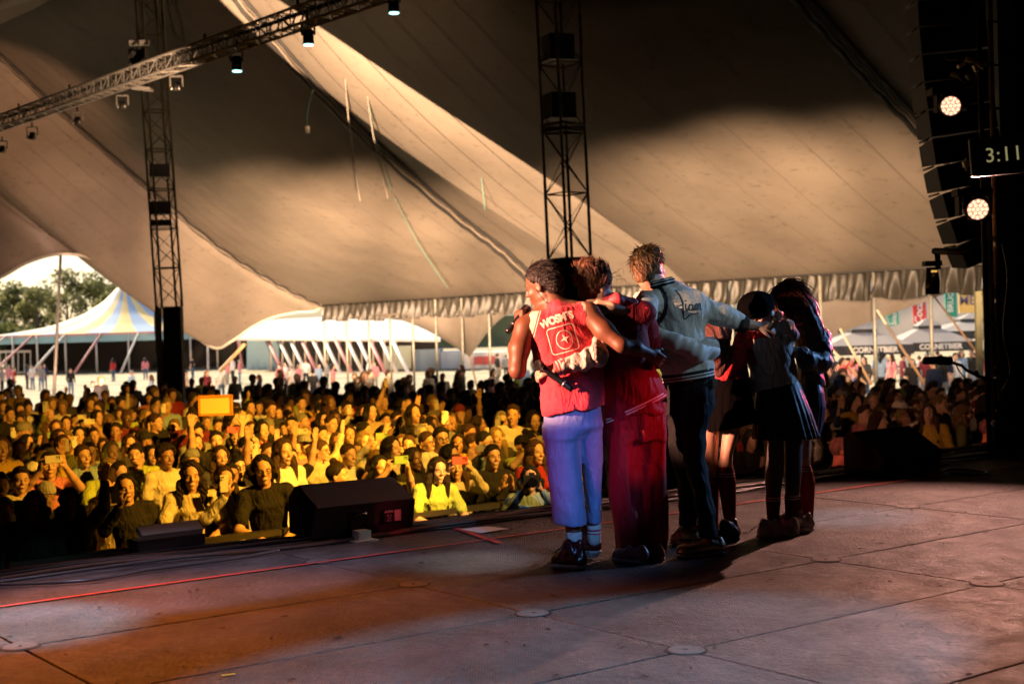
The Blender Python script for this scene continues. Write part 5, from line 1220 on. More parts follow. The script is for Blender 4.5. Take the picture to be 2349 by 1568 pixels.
# legs, socks, shoes
lf = Fd(*bounds([q(300, 1230, Z1-.2), q(520, 1470, Z1+.4)], .03), .0075)
lf.chain([q(368, 1240, Z1), q(372, 1380, Z1-.01), q(378, 1440, Z1-.01)], [.050, .038, .036], .02); lf.chain([q(466, 1240, Z1+.17), q(468, 1380, Z1+.16)], [.048, .034], .02)
garment(e, 'shins', lf, M_skinD)
M_wsock = mat_bands('white_sock', (.72, .69, .66), [(.055, .066, (.05, .05, .06)), (.078, .088, (.05, .05, .06))], tuple(Vector(q(380, 1332, Z1))-e.location), (0, 0, -1), bump=.4, bscale=160)
M_wsock2 = mat_bands('white_sock_red', (.72, .66, .62), [(.036, .046, (.5, .04, .05)), (.058, .064, (.5, .04, .05))], tuple(Vector(q(465, 1296, Z1+.17))-e.location), (0, 0, -1), bump=.4, bscale=160)
for c0, c1, dz, m_, r_ in (((374, 1338), (378, 1425), -.01, M_wsock, .046), ((466, 1298), (468, 1375), .16, M_wsock2, .042)):
    s_ = Fd(*bounds([q(*c0, Z1+dz), q(*c1, Z1+dz)], .09), .005); s_.cone(q(*c0, Z1+dz), q(*c1, Z1+dz), r_, r_*.93, 0); s_.cut(q(*c0, Z1+dz), (0, 0, 1)); s_.folds(.002, 150, (0, 0, 1), 2)
    garment(e, 'sock', s_, m_)
M_shoeR = mat('burgundy_patent', (.085, .010, .012), .22, spec=.7)
shoe(e, flq(432, 1512), flq(262, 1502), M_shoeR, high=.135, wd=.043)
h_ = flq(492, 1470); shoe(e, h_, h_+Vector((-.16, .22, 0)), M_shoeR, high=.145, wd=.042, L=.28, lift=.03)
microphone(q(160, 325, Z1+.20), q(72, 432, Z1+.12), 'black hand microphone held to the mouth of the jersey wearer', .029)

# ---------------------------------------------------------------- 2: hair in a bun, burgundy jacket, red trousers
Z2 = 8.08
e = empty('person', flq(650, 1482), 'person with burgundy jacket, striped hem and flowing red trousers, second from the jersey wearer', 'person', 'performers in an embrace at the stage lip')
sk = Fd(*bounds([q(380, 90, 7.6), q(760, 660, 8.5)], .05), .0075)
sk = Fd(*bounds([q(190, 100, 7.55), q(730, 700, 8.4)], .03), .008)
hc = q(478, 215, Z2); P, A = head(sk, hc, (.80, .60, -.2), (.12, 0, 1), .98)
nb = q(535, 312, Z2); sk.cone(P(0, -.03, -.06), nb, .05, .055, .03)
wr2 = q(290, 600, Z1-.20); hd2 = q(245, 605, Z1-.20)
sk.cone(q(330, 590, Z1-.19), wr2, .032, .029, .01); sk.chain([nb, q(500, 400, Z2), q(484, 500, Z1-.06), q(470, 550, Z1-.15), q(330, 590, Z1-.188)], [.05, .045, .036, .034, .03], .02)
hand(sk, wr2+Vector((.005, 0, .0)), (-.96, -.02, -.16), (-.05, .55, -.82), -1, .72, .98, .25)
garment(e, 'body', sk, M_skin)
MB().tube([q(238, 592, Z1-.225), q(232, 606, Z1-.235)], .011, 10).build('finger_ring', M_alu, e)
hr = Fd(*bounds([hc, q(420, 140, Z2-.05)], .17), .006); hr.ell(P(0, -.014, .030), (.087, .108, .096), A, .0); hr.cut(P(0, .055, .03), A[1]*.9-A[2]*.6); hr.ell(P(0, -.05, -.05), (.06, .06, .06), A, .03); hr.cut(P(0, 0, -.10), -A[2])
bc = q(422, 143, Z2-.06); _P2 = P; _A2 = A; hr.ell(bc, (.052, .05, .046), None, .012); hr.ell(q(412, 118, Z2-.06), (.022, .02, .022), None, .01); hr.ell(q(448, 165, Z2-.05), (.04, .04, .04), None, .03)
def bun(X, Y, Z_):
    th = np.arctan2(Z_-bc.z, X-bc.x); rr_ = np.sqrt((X-bc.x)**2+(Z_-bc.z)**2); return -.005*np.sin(th*3+rr_*160)*np.clip(1-rr_*13, 0, 1)
hr.disp(bun); hr.disp(hair_strands(.003, 30, P(0, -.06, .06), (A[0], A[2], A[1])))
garment(e, 'hair', hr, M_hbrown)
strands(e, _P2(0, -.014, .030), _A2, (.088, .109, .098), lambda x, y, z: (-.2*x, -.4, 1), 620, .07, .0026, M_hbrown, lambda x, y, z: y*.9-z*.6 < .035 and z > -.09, 2, lift=.10, wob=.16)
strands(e, bc, _A2, (.052, .052, .048), lambda x, y, z: (z, .3, -x), 170, .05, .0026, M_hbrown, lambda x, y, z: True, 3, lift=.15, wob=.35)
st_ = MB(); rn = random.Random(3)
for k_ in range(26):
    a = P(rn.uniform(-.09, .09), rn.uniform(-.08, .09), rn.uniform(-.02, .12)); d_ = nrm(a-np.array(hc))*rn.uniform(.02, .05); st_.tube([a, a+d_+(0, 0, -.01), a+d_*1.2+(0, 0, -.05)], [.0012, .001, .0006], 4, False)
for k_ in range(10):
    a = np.array(bc)+rn.uniform(.02, .05)*nrm((rn.uniform(-1, 1), -.3, rn.uniform(-.2, 1))); st_.tube([a, a+nrm(a-np.array(bc))*.03+(0, 0, .02)], [.0012, .0006], 4, False)
st_.build('loose_strands', M_hbrown, e)
M_burg = mat_bands('burgundy_jacket', (.30, .016, .030), [], (0, 0, 0), (0, 0, 1), crease=.5, rough=.7, noise=.1)
hp0, hp1 = q(508, 858, Z2), q(802, 722, Z2); hdv = (hp1-hp0).normalized(); hn = Vector((hdv.z, 0, -hdv.x))
jf = Fd(*bounds([q(430, 240, Z2-.25), q(830, 890, Z2+.25)], .03), .008)
jf.loft(secs([(320, 500, 660), (360, 452, 706), (450, 478, 716, 0, .12), (560, 500, 728, 0, .12), (640, 506, 765, 0, .125), (700, 508, 795, 0, .14), (760, 508, 802, 0, .145), (870, 512, 800, 0, .14)], Z2, .105), 0)
jf.cone(q(535, 318, Z2), q(468, 365, Z2), .07, .07, .04); jf.cone(q(560, 318, Z2), q(690, 350, Z2), .07, .075, .04)
jf.cone(P(0, -.02, -.09), q(540, 300, Z2+.01), .052, .058, .01, 's')
jf.cut(hp0-hn*-.0, hn); jf.folds(.008, 15, (.4, 0, 1), 11); jf.folds(.004, 36, (1, 0, .4), 12)
jf.ell(q(700, 790, Z2-.02), (.12, .12, .05), None, .05)
jk = jf.mesh('jacket', e.location); link('jacket', jk, e, M_burg)
rb = Fd(*bounds([q(480, 690, Z2-.2), q(830, 890, Z2+.2)], .03), .007); rb.loft(secs([(660, 508, 778, 0, .13), (720, 508, 800, 0, .148), (870, 512, 802, 0, .148)], Z2, .14), 0); rb.cut(hp0, hn); rb.cut(hp0-hn*.052, -hn); rb.folds(.0012, 260, tuple(hdv), 3)
garment(e, 'ribbed_hem', rb, mat_bands('ribbed_hem', (.30, .018, .035), [(.012, .020, (.80, .74, .70)), (.027, .036, (.80, .74, .70))], tuple(Vector(hp0)-e.location), tuple(-hn)))
hd_ = Fd(*bounds([q(500, 250, Z2-.2), q(720, 360, Z2+.2)], .04), .008); hd_.chain([q(520, 292, Z2-.06), q(570, 282, Z2-.09), q(640, 305, Z2-.04), q(672, 322, Z2+.02)], [.028, .036, .034, .022], .02); hd_.folds(.004, 50, (1, 0, .5), 3)
garment(e, 'collar', hd_, mat('red_collar', (.5, .03, .05), .6, sheen=.3))
# cream sleeve laid across the jersey wearer's back
M_sleeve = mat('cream_fleece', (.55, .50, .46), .85, spec=.2, crease=.7, noise=.08, nscale=20, sheen=.3, bump=.2, bscale=150)
sf = Fd(*bounds([q(300, 440, 7.6), q(520, 640, 8.05)], .09), .007)
sf.chain([q(486, 470, Z1-.0), q(482, 540, Z1-.15), q(420, 560, Z1-.18), q(318, 588, Z1-.185)], [.042, .056, .052, .043], .02)
sf.folds(.014, 40, (1, 0, .35), 21); sf.folds(.004, 70, (.8, 0, -.5), 22)
sf.cut(q(318, 588, Z1-.18), (-.97, 0, -.2)); garment(e, 'sleeve', sf, M_sleeve)
cf = Fd(*bounds([q(285, 600, Z1-.19), q(330, 585, Z1-.19)], .08), .005); cf.cone(q(332, 585, Z1-.187), q(286, 599, Z1-.197), .046, .041, 0); co_ = q(286, 599, Z1-.197); cdir = (q(332, 585, Z1-.187)-co_).normalized()
cf.cut(co_, tuple(-cdir)); garment(e, 'cuff', cf, mat_bands('striped_cuff', (.62, .08, .09), [(.012, .020, (.75, .65, .58)), (.030, .038, (.75, .65, .58))], tuple(co_-e.location), tuple(cdir)))
microphone(q(212, 578, Z1-.215), q(370, 694, Z1-.235), 'black hand microphone pressed against the back of the red jersey', .030)
# right sleeve round the waist of the tall one
sf = Fd(*bounds([q(690, 340, 7.9), q(760, 620, 8.5)], .1), .009); sf.chain([q(690, 370, Z2+.02), q(722, 470, Z2+.10), q(748, 560, Z2+.14)], [.07, .06, .05], .03); sf.folds(.006, 30, (0, 0, 1), 8); garment(e, 'sleeve', sf, M_burg)
M_redt = mat('red_trouser_cloth', (.28, .010, .018), .65, spec=.25, crease=.4, noise=.08, nscale=14, sheen=.3)
tf = Fd(*bounds([q(490, 790, Z2-.3), q(830, 1490, Z2+.3)], .03), .0085)
tf.loft(secs([(740, 512, 798, 0, .13), (850, 510, 802, 0, .145), (920, 512, 802, 0, .14)], Z2, .14), 0)
tf.loft(secs([(880, 512, 690, 0, .14), (1050, 522, 668, -.01, .13), (1200, 538, 690, -.02, .125), (1330, 556, 712, -.02, .125), (1462, 570, 745, -.02, .13)], Z2, .13), .03)
tf.loft(secs([(880, 640, 802, .03, .14), (1050, 650, 801, .05, .12), (1200, 662, 798, .05, .12), (1330, 680, 792, .05, .12), (1462, 700, 778, .04, .11)], Z2, .13), .02)
def pf(X, Y, Z_):
    t_ = np.clip((1.15-Z_)/1.15, 0, 1); return -.017*t_*np.sin(X*46+Z_*3.4+1.2*np.sin(Z_*2.2)+Y*20)-.007*np.sin(X*90-Z_*7+Y*14)*t_
tf.disp(pf); garment(e, 'trousers', tf, M_redt)
M_pinksh = mat('dusty_pink_leather', (.40, .20, .18), .4, noise=.1)
shoe(e, flq(714, 1490), flq(543, 1472), M_pinksh, high=.08); h_ = flq(776, 1481); shoe(e, h_, h_+Vector((-.10, .24, 0)), M_pinksh, high=.08, L=.26)

# ---------------------------------------------------------------- 3: tall, cream varsity jacket
Z3 = 8.38
e = empty('person', flq(930, 1430), 'tall person in cream varsity jacket and black jeans with arms over both neighbours', 'person', 'performers in an embrace at the stage lip')
sk = Fd(*bounds([q(440, 50, 7.75), q(1330, 480, 8.75)], .04), .0085)
hc = q(716, 140, Z3); P, A = head(sk, hc, (.62, .78, .12), (-.14, 0, 1), 1.08)
nb = q(752, 228, Z3); sk.cone(P(0, -.03, -.06), nb, .060, .066, .03)
elb = q(684, 352, Z3-.30); sk.chain([nb, q(735, 300, Z3-.03), q(696, 345, Z3-.24), q(655, 346, Z3-.31)], [.05, .05, .045, .04], .02); sk.chain([nb, q(915, 305, Z3), q(1040, 352, Z3+.06), q(1112, 385, Z3+.11)], [.05, .05, .042, .038], .02); wr3 = q(548, 318, Z2-.13); sk.cone(q(650, 345, Z3-.32), wr3, .043, .030, .02)
hand(sk, wr3, (-.95, .03, .17), (.05, .75, -.62), 1, .12, 1.02, .15)
sk.cone(q(1110, 385, Z3+.12), q(1205, 402, Z3+.16), .040, .031, .02); hand(sk, q(1205, 402, Z3+.16), (.95, .1, -.1), (.1, .6, -.8), -1, .7, 1.02, .2)
garment(e, 'body', sk, M_skin)
hr = Fd(*bounds([hc], .17), .0055); hr.ell(P(0, -.006, .034), (.084, .106, .096), A, .0); hr.ell(P(0, .03, .085), (.07, .07, .045), A, .03); hr.ell(P(0, -.05, -.03), (.066, .055, .06), A, .02); hr.cut(P(0, .062, .05), A[1]*.9-A[2]*.7); hr.cut(P(0, 0, -.085), -A[2])
hr.ell(P(-.09, .012, -.03), (.030, .030, .045), A, .01, 's'); hr.ell(P(.09, .012, -.03), (.030, .030, .045), A, .01, 's')
hr.disp(lambda X, Y, Z_: -.0022*np.sin(X*140+6*np.sin(Z_*30)+Y*60)*np.sin(Z_*90+5*np.sin(X*50))-.0018*np.sin(X*300+Z_*160+Y*100)); garment(e, 'hair', hr, M_hblond)
strands(e, P(0, -.004, .034), A, (.085, .107, .099), lambda x, y, z: (x*.6+.3, y*.3-.5*(y < 0)+.4*(y > .3), -.7+z*.6), 900, .045, .0030, M_hblond, lambda x, y, z: y*.9-z*.7 < .030 and z > -.085 and not (abs(x) > .068 and -.03 < y < .05 and z < -.01), 4, lift=.12, wob=.30)
M_jack = mat('cream_jacket', (.60, .57, .52), .75, spec=.25, crease=.35, noise=.06, nscale=16, sheen=.3, bump=.2, bscale=120)
jf = Fd(*bounds([q(610, 170, 7.8), q(1150, 680, 8.9)], .05), .008)
jf.loft(secs([(232, 735, 842), (270, 700, 925, 0, .11), (330, 700, 962, 0, .13), (420, 712, 975, 0, .135), (500, 730, 990, 0, .135), (570, 752, 1005, 0, .14), (620, 775, 1013, 0, .145), (672, 790, 1016, 0, .14)], Z3, .11), 0)
jf.cone(q(770, 250, Z3), q(712, 290, Z3-.04), .075, .085, .05); jf.cone(q(800, 250, Z3), q(915, 300, Z3), .075, .088, .05)
jf.chain([q(722, 285, Z3-.05), q(696, 345, Z3-.26), q(650, 350, Z3-.31), q(632, 346, Z3-.325)], [.078, .066, .056, .050], .03)
jf.chain([q(925, 305, Z3), q(1040, 350, Z3+.06), q(1128, 388, Z3+.12)], [.076, .060, .050], .03)
jf.ell(P(0, -.03, -.11), (.075, .08, .03), A, .01, 's')
jf.cut(q(632, 346, Z3-.325), (-1, 0, -.15)) if False else None
p0, p1 = q(775, 668, Z3), q(1016, 628, Z3); hdv = (p1-p0).normalized(); hn = Vector((hdv.z, 0, -hdv.x)); jf.cut(p0, hn)
jf.folds(.010, 18, (.5, 0, 1), 31); jf.folds(.005, 46, (.9, 0, .5), 33)
jm = jf.mesh('jacket', e.location)
armc = Vector(q(770, 315, Z3-.1))-e.location
def pred3(C):   # dark piping where the sleeve is set in
    d_ = np.sqrt((C[:, 0]-(armc[0]-.075))**2/1.0+(C[:, 2]-(armc[2]+.02))**2*.62); return (np.abs(d_-.105) < .012) & (C[:, 0] > armc[0]-.06)&(C[:, 1] < armc[1]+.15)
jA, jB = split_mesh(jm, pred3, ('jacket', 'armhole_trim')); link('jacket', jA, e, M_jack); link('armhole_trim', jB, e, mat('dark_trim', (.015, .016, .02), .7))
rb = Fd(*bounds([q(760, 590, Z3-.2), q(1040, 700, Z3+.2)], .03), .006); rb.loft(secs([(590, 760, 1012, 0, .148), (640, 778, 1018, 0, .152), (720, 790, 1018, 0, .150)], Z3, .15), 0); rb.cut(p0, hn); rb.cut(p0-hn*.052, -hn); rb.folds(.001, 280, tuple(hdv), 1)
garment(e, 'ribbed_hem', rb, mat_bands('ribbed_hem_dark', (.02, .022, .026), [(.008, .018, (.75, .74, .70)), (.026, .034, (.75, .74, .70))], tuple(Vector(p0)-e.location), tuple(-hn)))
cf = Fd(*bounds([q(735, 175, Z3-.1), q(850, 260, Z3+.15)], .05), .005)
a_, b_ = q(740, 216, Z3-.075), q(818, 196, Z3-.045)
cf.chain([q(728, 228, Z3-.02), a_, q(785, 203, Z3-.085), b_, q(826, 206, Z3+.03)], [.020, .022, .022, .022, .018], .01)
cdn = (q(790, 186, Z3)-q(797, 214, Z3)).normalized()
garment(e, 'collar', cf, mat_bands('knit_collar', (.02, .022, .026), [(-.006, .000, (.75, .74, .70)), (.010, .016, (.75, .74, .70))], tuple(q(785, 203, Z3-.1)-e.location), tuple(cdn)))
for c0, c1, r_ in ((q(655, 352, Z3-.318), q(618, 346, Z3-.33), .052), (q(1118, 386, Z3+.115), q(1162, 398, Z3+.13), .054)):
    cf = Fd(*bounds([c0, c1], .08), .005); cf.cone(c0, c1, r_*1.04, r_*.92, 0); dd = (c0-c1).normalized(); cf.cut(c1, tuple(-dd)); cf.cut(c0, tuple(dd))
    garment(e, 'cuff', cf, mat_bands('striped_cuff_dark', (.018, .018, .022), [(.008, .013, (.6, .45, .36)), (.024, .029, (.6, .45, .36))] if r_ < .053 else [], tuple(c1-e.location), tuple(dd)))
# script lettering on the back
M_script = mat('navy_script', (.02, .04, .07), .6)
def ribbon(pts, wd, n=70):
    P_ = [Vector((x, y, 0)) for x, y in pts]; L_ = [catmull(P_, t) for t in np.linspace(0, 1, n)]; V = []
    for i, p in enumerate(L_):
        t = (L_[min(i+1, n-1)]-L_[max(i-1, 0)]).normalized(); w2 = wd*(.6+.4*abs(t.y)); V += [(p.x-t.y*w2/2, p.y+t.x*w2/2, 0), (p.x+t.y*w2/2, p.y-t.x*w2/2, 0)]
    me = bpy.data.meshes.new('script'); me.from_pydata(V, [], [(2*i, 2*i+1, 2*i+3, 2*i+2) for i in range(n-1)]); return me
cS = q(900, 310, Z3-.14); k_ = 1/790
def sc_pts(P_): return [((x-900)*k_, (310-y)*k_) for x, y in P_]
strokes = [[(838, 235), (858, 262), (870, 300), (872, 340), (878, 372), (905, 352), (945, 345)], [(840, 305), (856, 308), (872, 300), (868, 285)],   # L with sweeping foot
           [(884, 300), (884, 322), (890, 332), (896, 322)], [(884, 284), (886, 288)],
           [(915, 306), (903, 306), (898, 322), (906, 332), (916, 320), (917, 306), (918, 326), (926, 332)],
           [(928, 332), (930, 306), (938, 304), (940, 330), (943, 306), (951, 302), (953, 328), (960, 326)]]
for ks_, s_ in enumerate(strokes): project_text(e, ribbon(sc_pts(s_), .0088 if len(s_) > 2 else .012, 50 if len(s_) > 2 else 4), jA, cS, (1, 0, 0), (0, 0, 1), M_script, .0016+.0003*ks_, 'script_lettering')
# jeans
M_jean = mat('black_jeans', (.012, .013, .016), .8, spec=.2, crease=.6, noise=.2, nscale=20, bump=.3, bscale=200)
tf = Fd(*bounds([q(780, 600, Z3-.35), q(1060, 1380, Z3+.35)], .04), .0085)
tf.loft(secs([(630, 800, 1016, 0, .12), (740, 800, 1016, 0, .145), (800, 800, 1005, 0, .14)], Z3, .13), 0)
tf.loft(secs([(760, 800, 930, .02, .12), (950, 806, 925, .08, .10), (1100, 845, 945, .16, .09), (1200, 852, 940, .20, .085), (1310, 856, 938, .24, .09)], Z3, .1), .03)
tf.loft(secs([(760, 860, 1008, -.02, .12), (900, 868, 975, -.06, .105), (1020, 880, 975, -.10, .095), (1120, 905, 992, -.14, .09), (1250, 940, 1018, -.20, .085), (1362, 945, 1030, -.22, .09)], Z3, .1), .03)
tf.folds(.007, 26, (.3, 0, 1), 41); garment(e, 'jeans', tf, M_jean)
MB().box(q(1018, 662, Z3-.06), (.03, .02, .05)).build('belt_pack', mat('grey_plastic', (.3, .3, .28), .4), e)
lf = Fd(*bounds([q(880, 1280, Z3-.25), q(1010, 1420, Z3+.3)], .05), .008); lf.cone(q(900, 1290, Z3+.25), q(905, 1370, Z3+.26), .034, .032, 0); lf.cone(q(990, 1340, Z3-.21), q(1000, 1410, Z3-.21), .034, .032, 0); garment(e, 'ankles', lf, M_skin)
M_gold = mat('metallic_sneaker', (.50, .38, .24), .3, .75, noise=.3, nscale=40)
shoe(e, flq(948, 1398), flq(800, 1402), M_gold, high=.085); shoe(e, flq(1066, 1446), flq(832, 1462), M_gold, high=.08, wd=.042)
microphone(q(1310, 350, Z3+.10), q(1262, 418, Z3+.14), 'black hand microphone over the shoulder of the beanie wearer', .028)

# ---------------------------------------------------------------- shared leg helper for the skirted three
def leg_set(e, Z, rows, m, name='leg', sockrows=None, msock=None):
    f = Fd(*bounds([q(min(r[1] for r in rows), rows[0][0], Z-.15), q(max(r[2] for r in rows), rows[-1][0], Z+.35)], .05), .0075); f.loft(secs(rows, Z, .06), 0); garment(e, name, f, m)
    if sockrows:
        f = Fd(*bounds([q(min(r[1] for r in sockrows), sockrows[0][0], Z-.15), q(max(r[2] for r in sockrows), sockrows[-1][0], Z+.35)], .05), .006); f.loft(secs([(r[0], r[1]-2.5, r[2]+2.5, r[3], r[4]+.003) for r in sockrows], Z, .06), 0); garment(e, 'sock', f, msock)
def sock_mat(name, c, o, e): return mat_bands(name, c, [(.010, .017, (.75, .62, .60)), (.026, .033, (.75, .62, .60))], tuple(Vector(o)-e.location), (0, 0, -1))
# ---------------------------------------------------------------- 4: half hidden, black skirt, bare knees
Z4 = 8.80
e = empty('person', flq(1050, 1380), 'person half hidden beside the tall one, dark hair, short black skirt and long red socks', 'person', 'performers in an embrace at the stage lip')
sk = Fd(*bounds([q(960, 380, Z4-.2), q(1120, 520, Z4+.25)], .08), .009); hc = q(1018, 440, Z4); P, A = head(sk, hc, (-.3, .9, -.2), (0, 0, 1), .95); sk.cone(P(0, -.03, -.06), q(1040, 530, Z4), .05, .055, .03); garment(e, 'body', sk, M_skin)
hr = Fd(*bounds([q(975, 360, Z4-.2), q(1085, 640, Z4+.15)], .06), .008); hr.ell(P(0, -.014, .030), (.088, .108, .10), A, 0); hr.chain([P(0, -.06, .0), q(1035, 520, Z4-.09), q(1045, 612, Z4-.09)], [.07, .062, .035], .04); hr.disp(lambda X, Y, Z_: -.006*np.sin(X*140+6*np.sin(Z_*9)+Y*80)); garment(e, 'hair', hr, M_hred)
jf = Fd(*bounds([q(970, 480, Z4-.25), q(1190, 720, Z4+.25)], .05), .009); jf.loft(secs([(490, 1000, 1120), (540, 985, 1160, 0, .11), (640, 985, 1170, 0, .11), (700, 985, 1170, 0, .11)], Z4, .1), 0); jf.folds(.006, 24, (0, 0, 1), 5); garment(e, 'jacket', jf, mat('dark_red_top', (.18, .015, .02), .7, sheen=.3))
# cream sleeve round the waist of the tall one
sf = Fd(*bounds([q(700, 400, Z3-.3), q(1040, 620, Z3+.35)], .08), .008)
sf.chain([q(1000, 490, Z3+.25), q(985, 512, Z3-.04), q(930, 520, Z3-.17), q(850, 480, Z3-.20), q(760, 440, Z3-.18)], [.05, .062, .058, .050, .042], .03); sf.folds(.011, 26, (1, 0, .6), 51); sf.folds(.005, 60, (1, 0, -.5), 52)
garment(e, 'sleeve', sf, mat('grey_cream_sleeve', (.52, .51, .50), .6, sheen=.3, noise=.06, nscale=20))
skf = Fd(*bounds([q(940, 640, Z4-.3), q(1225, 900, Z4+.3)], .05), .0085); skf.loft(secs([(640, 990, 1165, 0, .12), (720, 980, 1185, 0, .14), (800, 972, 1196, 0, .16), (885, 965, 1200, 0, .18)], Z4, .15), 0, (22, .03)); p0, p1 = q(960, 885, Z4), q(1205, 838, Z4); hdv = (p1-p0).normalized(); skf.cut(p0, (hdv.z, 0, -hdv.x)); garment(e, 'skirt', skf, mat('black_skirt', (.0025, .002, .0025), .9, spec=.04, crease=.4))
Ms = sock_mat('red_sock', (.30, .015, .025), q(985, 1062, Z4), e)
leg_set(e, Z4, [(820, 942, 1045, 0, .07), (900, 943, 1036, 0, .068), (1000, 948, 1030, 0, .058), (1060, 950, 1030, 0, .054), (1150, 965, 1032, .02, .055), (1300, 985, 1028, .03, .04)], M_skin, 'leg', [(1060, 950, 1030, 0, .054), (1150, 965, 1034, .02, .055), (1340, 985, 1030, .03, .042)], Ms)
leg_set(e, Z4-.03, [(800, 1052, 1150, 0, .07), (900, 1050, 1128, 0, .068), (990, 1040, 1098, 0, .055), (1045, 1030, 1098, 0, .052), (1110, 1032, 1112, 0, .055), (1260, 1062, 1108, 0, .04)], M_skin, 'leg', [(1040, 1030, 1098, 0, .053), (1110, 1032, 1112, 0, .056), (1180, 1045, 1112, 0, .048), (1290, 1062, 1110, 0, .042)], Ms)
M_dksh = mat('dark_purple_sneaker', (.06, .02, .04), .35, noise=.5, nscale=30); shoe(e, flq(1128, 1378), flq(1020, 1392), M_dksh, mat('dark_sole', (.03, .03, .03), .6), high=.11, wd=.043); h_ = flq(1040, 1360); shoe(e, h_, h_+Vector((-.2, .1, 0)), M_dksh, mat('dark_sole', (.03, .03, .03), .6), high=.10, L=.24)

# ---------------------------------------------------------------- 5: beanie
Z5 = 8.84
e = empty('person', flq(1310, 1370), 'person in black beanie, pale jacket with red shoulders, black pleated skirt and dark tights', 'person', 'performers in an embrace at the stage lip')
sk = Fd(*bounds([q(1120, 260, Z5-.2), q(1330, 450, Z5+.2)], .06), .008); hc = q(1222, 340, Z5); P, A = head(sk, hc, (-.5, .8, -.45), (-.25, 0, 1), .98); sk.cone(P(0, -.03, -.06), q(1250, 420, Z5), .055, .065, .03); garment(e, 'body', sk, M_skin)
hr = Fd(*bounds([hc], .2), .006); hr.ell(q(1202, 318, Z5), (.116, .132, .104), (np.array((.96, 0, .28)), np.array((0, 1., 0)), np.array((-.28, 0, .96))), 0); hr.ell(q(1245, 290, Z5), (.05, .06, .04), None, .04); hr.cut(q(1200, 366, Z5), (.10, 0, -1)); hr.folds(.0015, 200, (1, 0, .2), 4); garment(e, 'beanie', hr, mat('black_knit', (.002, .002, .002), .95, spec=.04, bump=.6, bscale=150))
M_pale = mat('pale_jacket', (.36, .38, .36), .8, spec=.2, crease=.6, noise=.08, nscale=15, sheen=.2); M_redsl = mat('red_sleeve', (.42, .020, .030), .7, spec=.2, crease=.5, sheen=.3, noise=.1, nscale=15)
jf = Fd(*bounds([q(1120, 400, Z5-.3), q(1420, 720, Z5+.25)], .05), .008)
jf.loft(secs([(425, 1180, 1370), (450, 1145, 1385, 0, .12), (520, 1165, 1372, 0, .13), (600, 1178, 1385, 0, .135), (660, 1180, 1396, 0, .14), (720, 1182, 1400, 0, .14)], Z5, .10), 0)
p0, p1 = q(1180, 705, Z5), q(1398, 650, Z5); hdv = (p1-p0).normalized(); jf.cut(p0, (hdv.z, 0, -hdv.x)); jf.folds(.008, 20, (.6, 0, 1), 61); jf.folds(.004, 45, (1, 0, .5), 62)
jm = jf.mesh('jacket', e.location); jx = Vector(q(1165, 500, Z5))-e.location
jA5, jB5 = split_mesh(jm, lambda C: (C[:, 0] < jx[0]+.02-.25*(C[:, 2]-jx[2])) & (C[:, 2] > jx[2]-.11) | (C[:, 2] > jx[2]+.05+.1*(C[:, 0]-jx[0])) & (C[:, 0] < jx[0]+.16), ('jacket', 'red_yoke')); link('jacket', jA5, e, M_pale); link('red_yoke', jB5, e, M_redsl)
hd_ = Fd(*bounds([q(1290, 370, Z5-.2), q(1400, 480, Z5+.1)], .07), .007); hd_.chain([q(1310, 395, Z5-.12), q(1345, 405, Z5-.15), q(1372, 440, Z5-.12), q(1340, 470, Z5-.13)], [.035, .04, .034, .03], .03); hd_.folds(.005, 55, (1, 0, .7), 6); garment(e, 'hood', hd_, M_pale)
sf = Fd(*bounds([q(1030, 430, Z5-.3), q(1190, 660, Z5+.2)], .06), .008); sf.chain([q(1158, 462, Z5-.02), q(1120, 545, Z5-.10), q(1062, 622, Z5-.12)], [.068, .060, .045], .03); sf.folds(.008, 30, (-.5, 0, 1), 63); garment(e, 'sleeve', sf, M_redsl)
skf = Fd(*bounds([q(1160, 640, Z5-.35), q(1530, 930, Z5+.3)], .05), .0085); skf.loft(secs([(650, 1205, 1398, 0, .12), (720, 1202, 1425, 0, .15), (800, 1198, 1455, 0, .18), (912, 1192, 1490, 0, .21)], Z5, .15), 0, (26, .055)); garment(e, 'skirt', skf, mat('black_pleated_skirt', (.012, .007, .009), .5, spec=.3))
M_tight = mat('dark_tights', (.045, .040, .038), .6); Ms = sock_mat('burgundy_sock', (.10, .012, .02), q(1280, 1172, Z5), e)
leg_set(e, Z5, [(850, 1238, 1335, 0, .07), (1000, 1245, 1328, 0, .062), (1080, 1246, 1326, 0, .06), (1180, 1252, 1316, 0, .046), (1300, 1262, 1308, 0, .038)], M_tight, 'leg', [(1172, 1250, 1317, 0, .048), (1240, 1256, 1310, 0, .042), (1305, 1260, 1308, 0, .04)], Ms)
leg_set(e, Z5, [(850, 1330, 1420, .05, .07), (1000, 1334, 1414, .05, .062), (1080, 1334, 1412, .05, .06), (1180, 1338, 1402, .05, .046), (1300, 1342, 1386, .05, .038)], M_tight, 'leg', [(1168, 1337, 1403, .05, .048), (1240, 1340, 1396, .05, .042), (1305, 1342, 1386, .05, .04)], Ms)
M_wsh = mat('white_sneaker', (.55, .50, .46), .5, noise=.15, nscale=20); shoe(e, flq(1322, 1372), flq(1200, 1366), M_wsh, high=.09, wd=.042); h_ = flq(1398, 1362); shoe(e, h_, h_+Vector((-.15, .2, 0)), M_wsh, high=.09, L=.26)

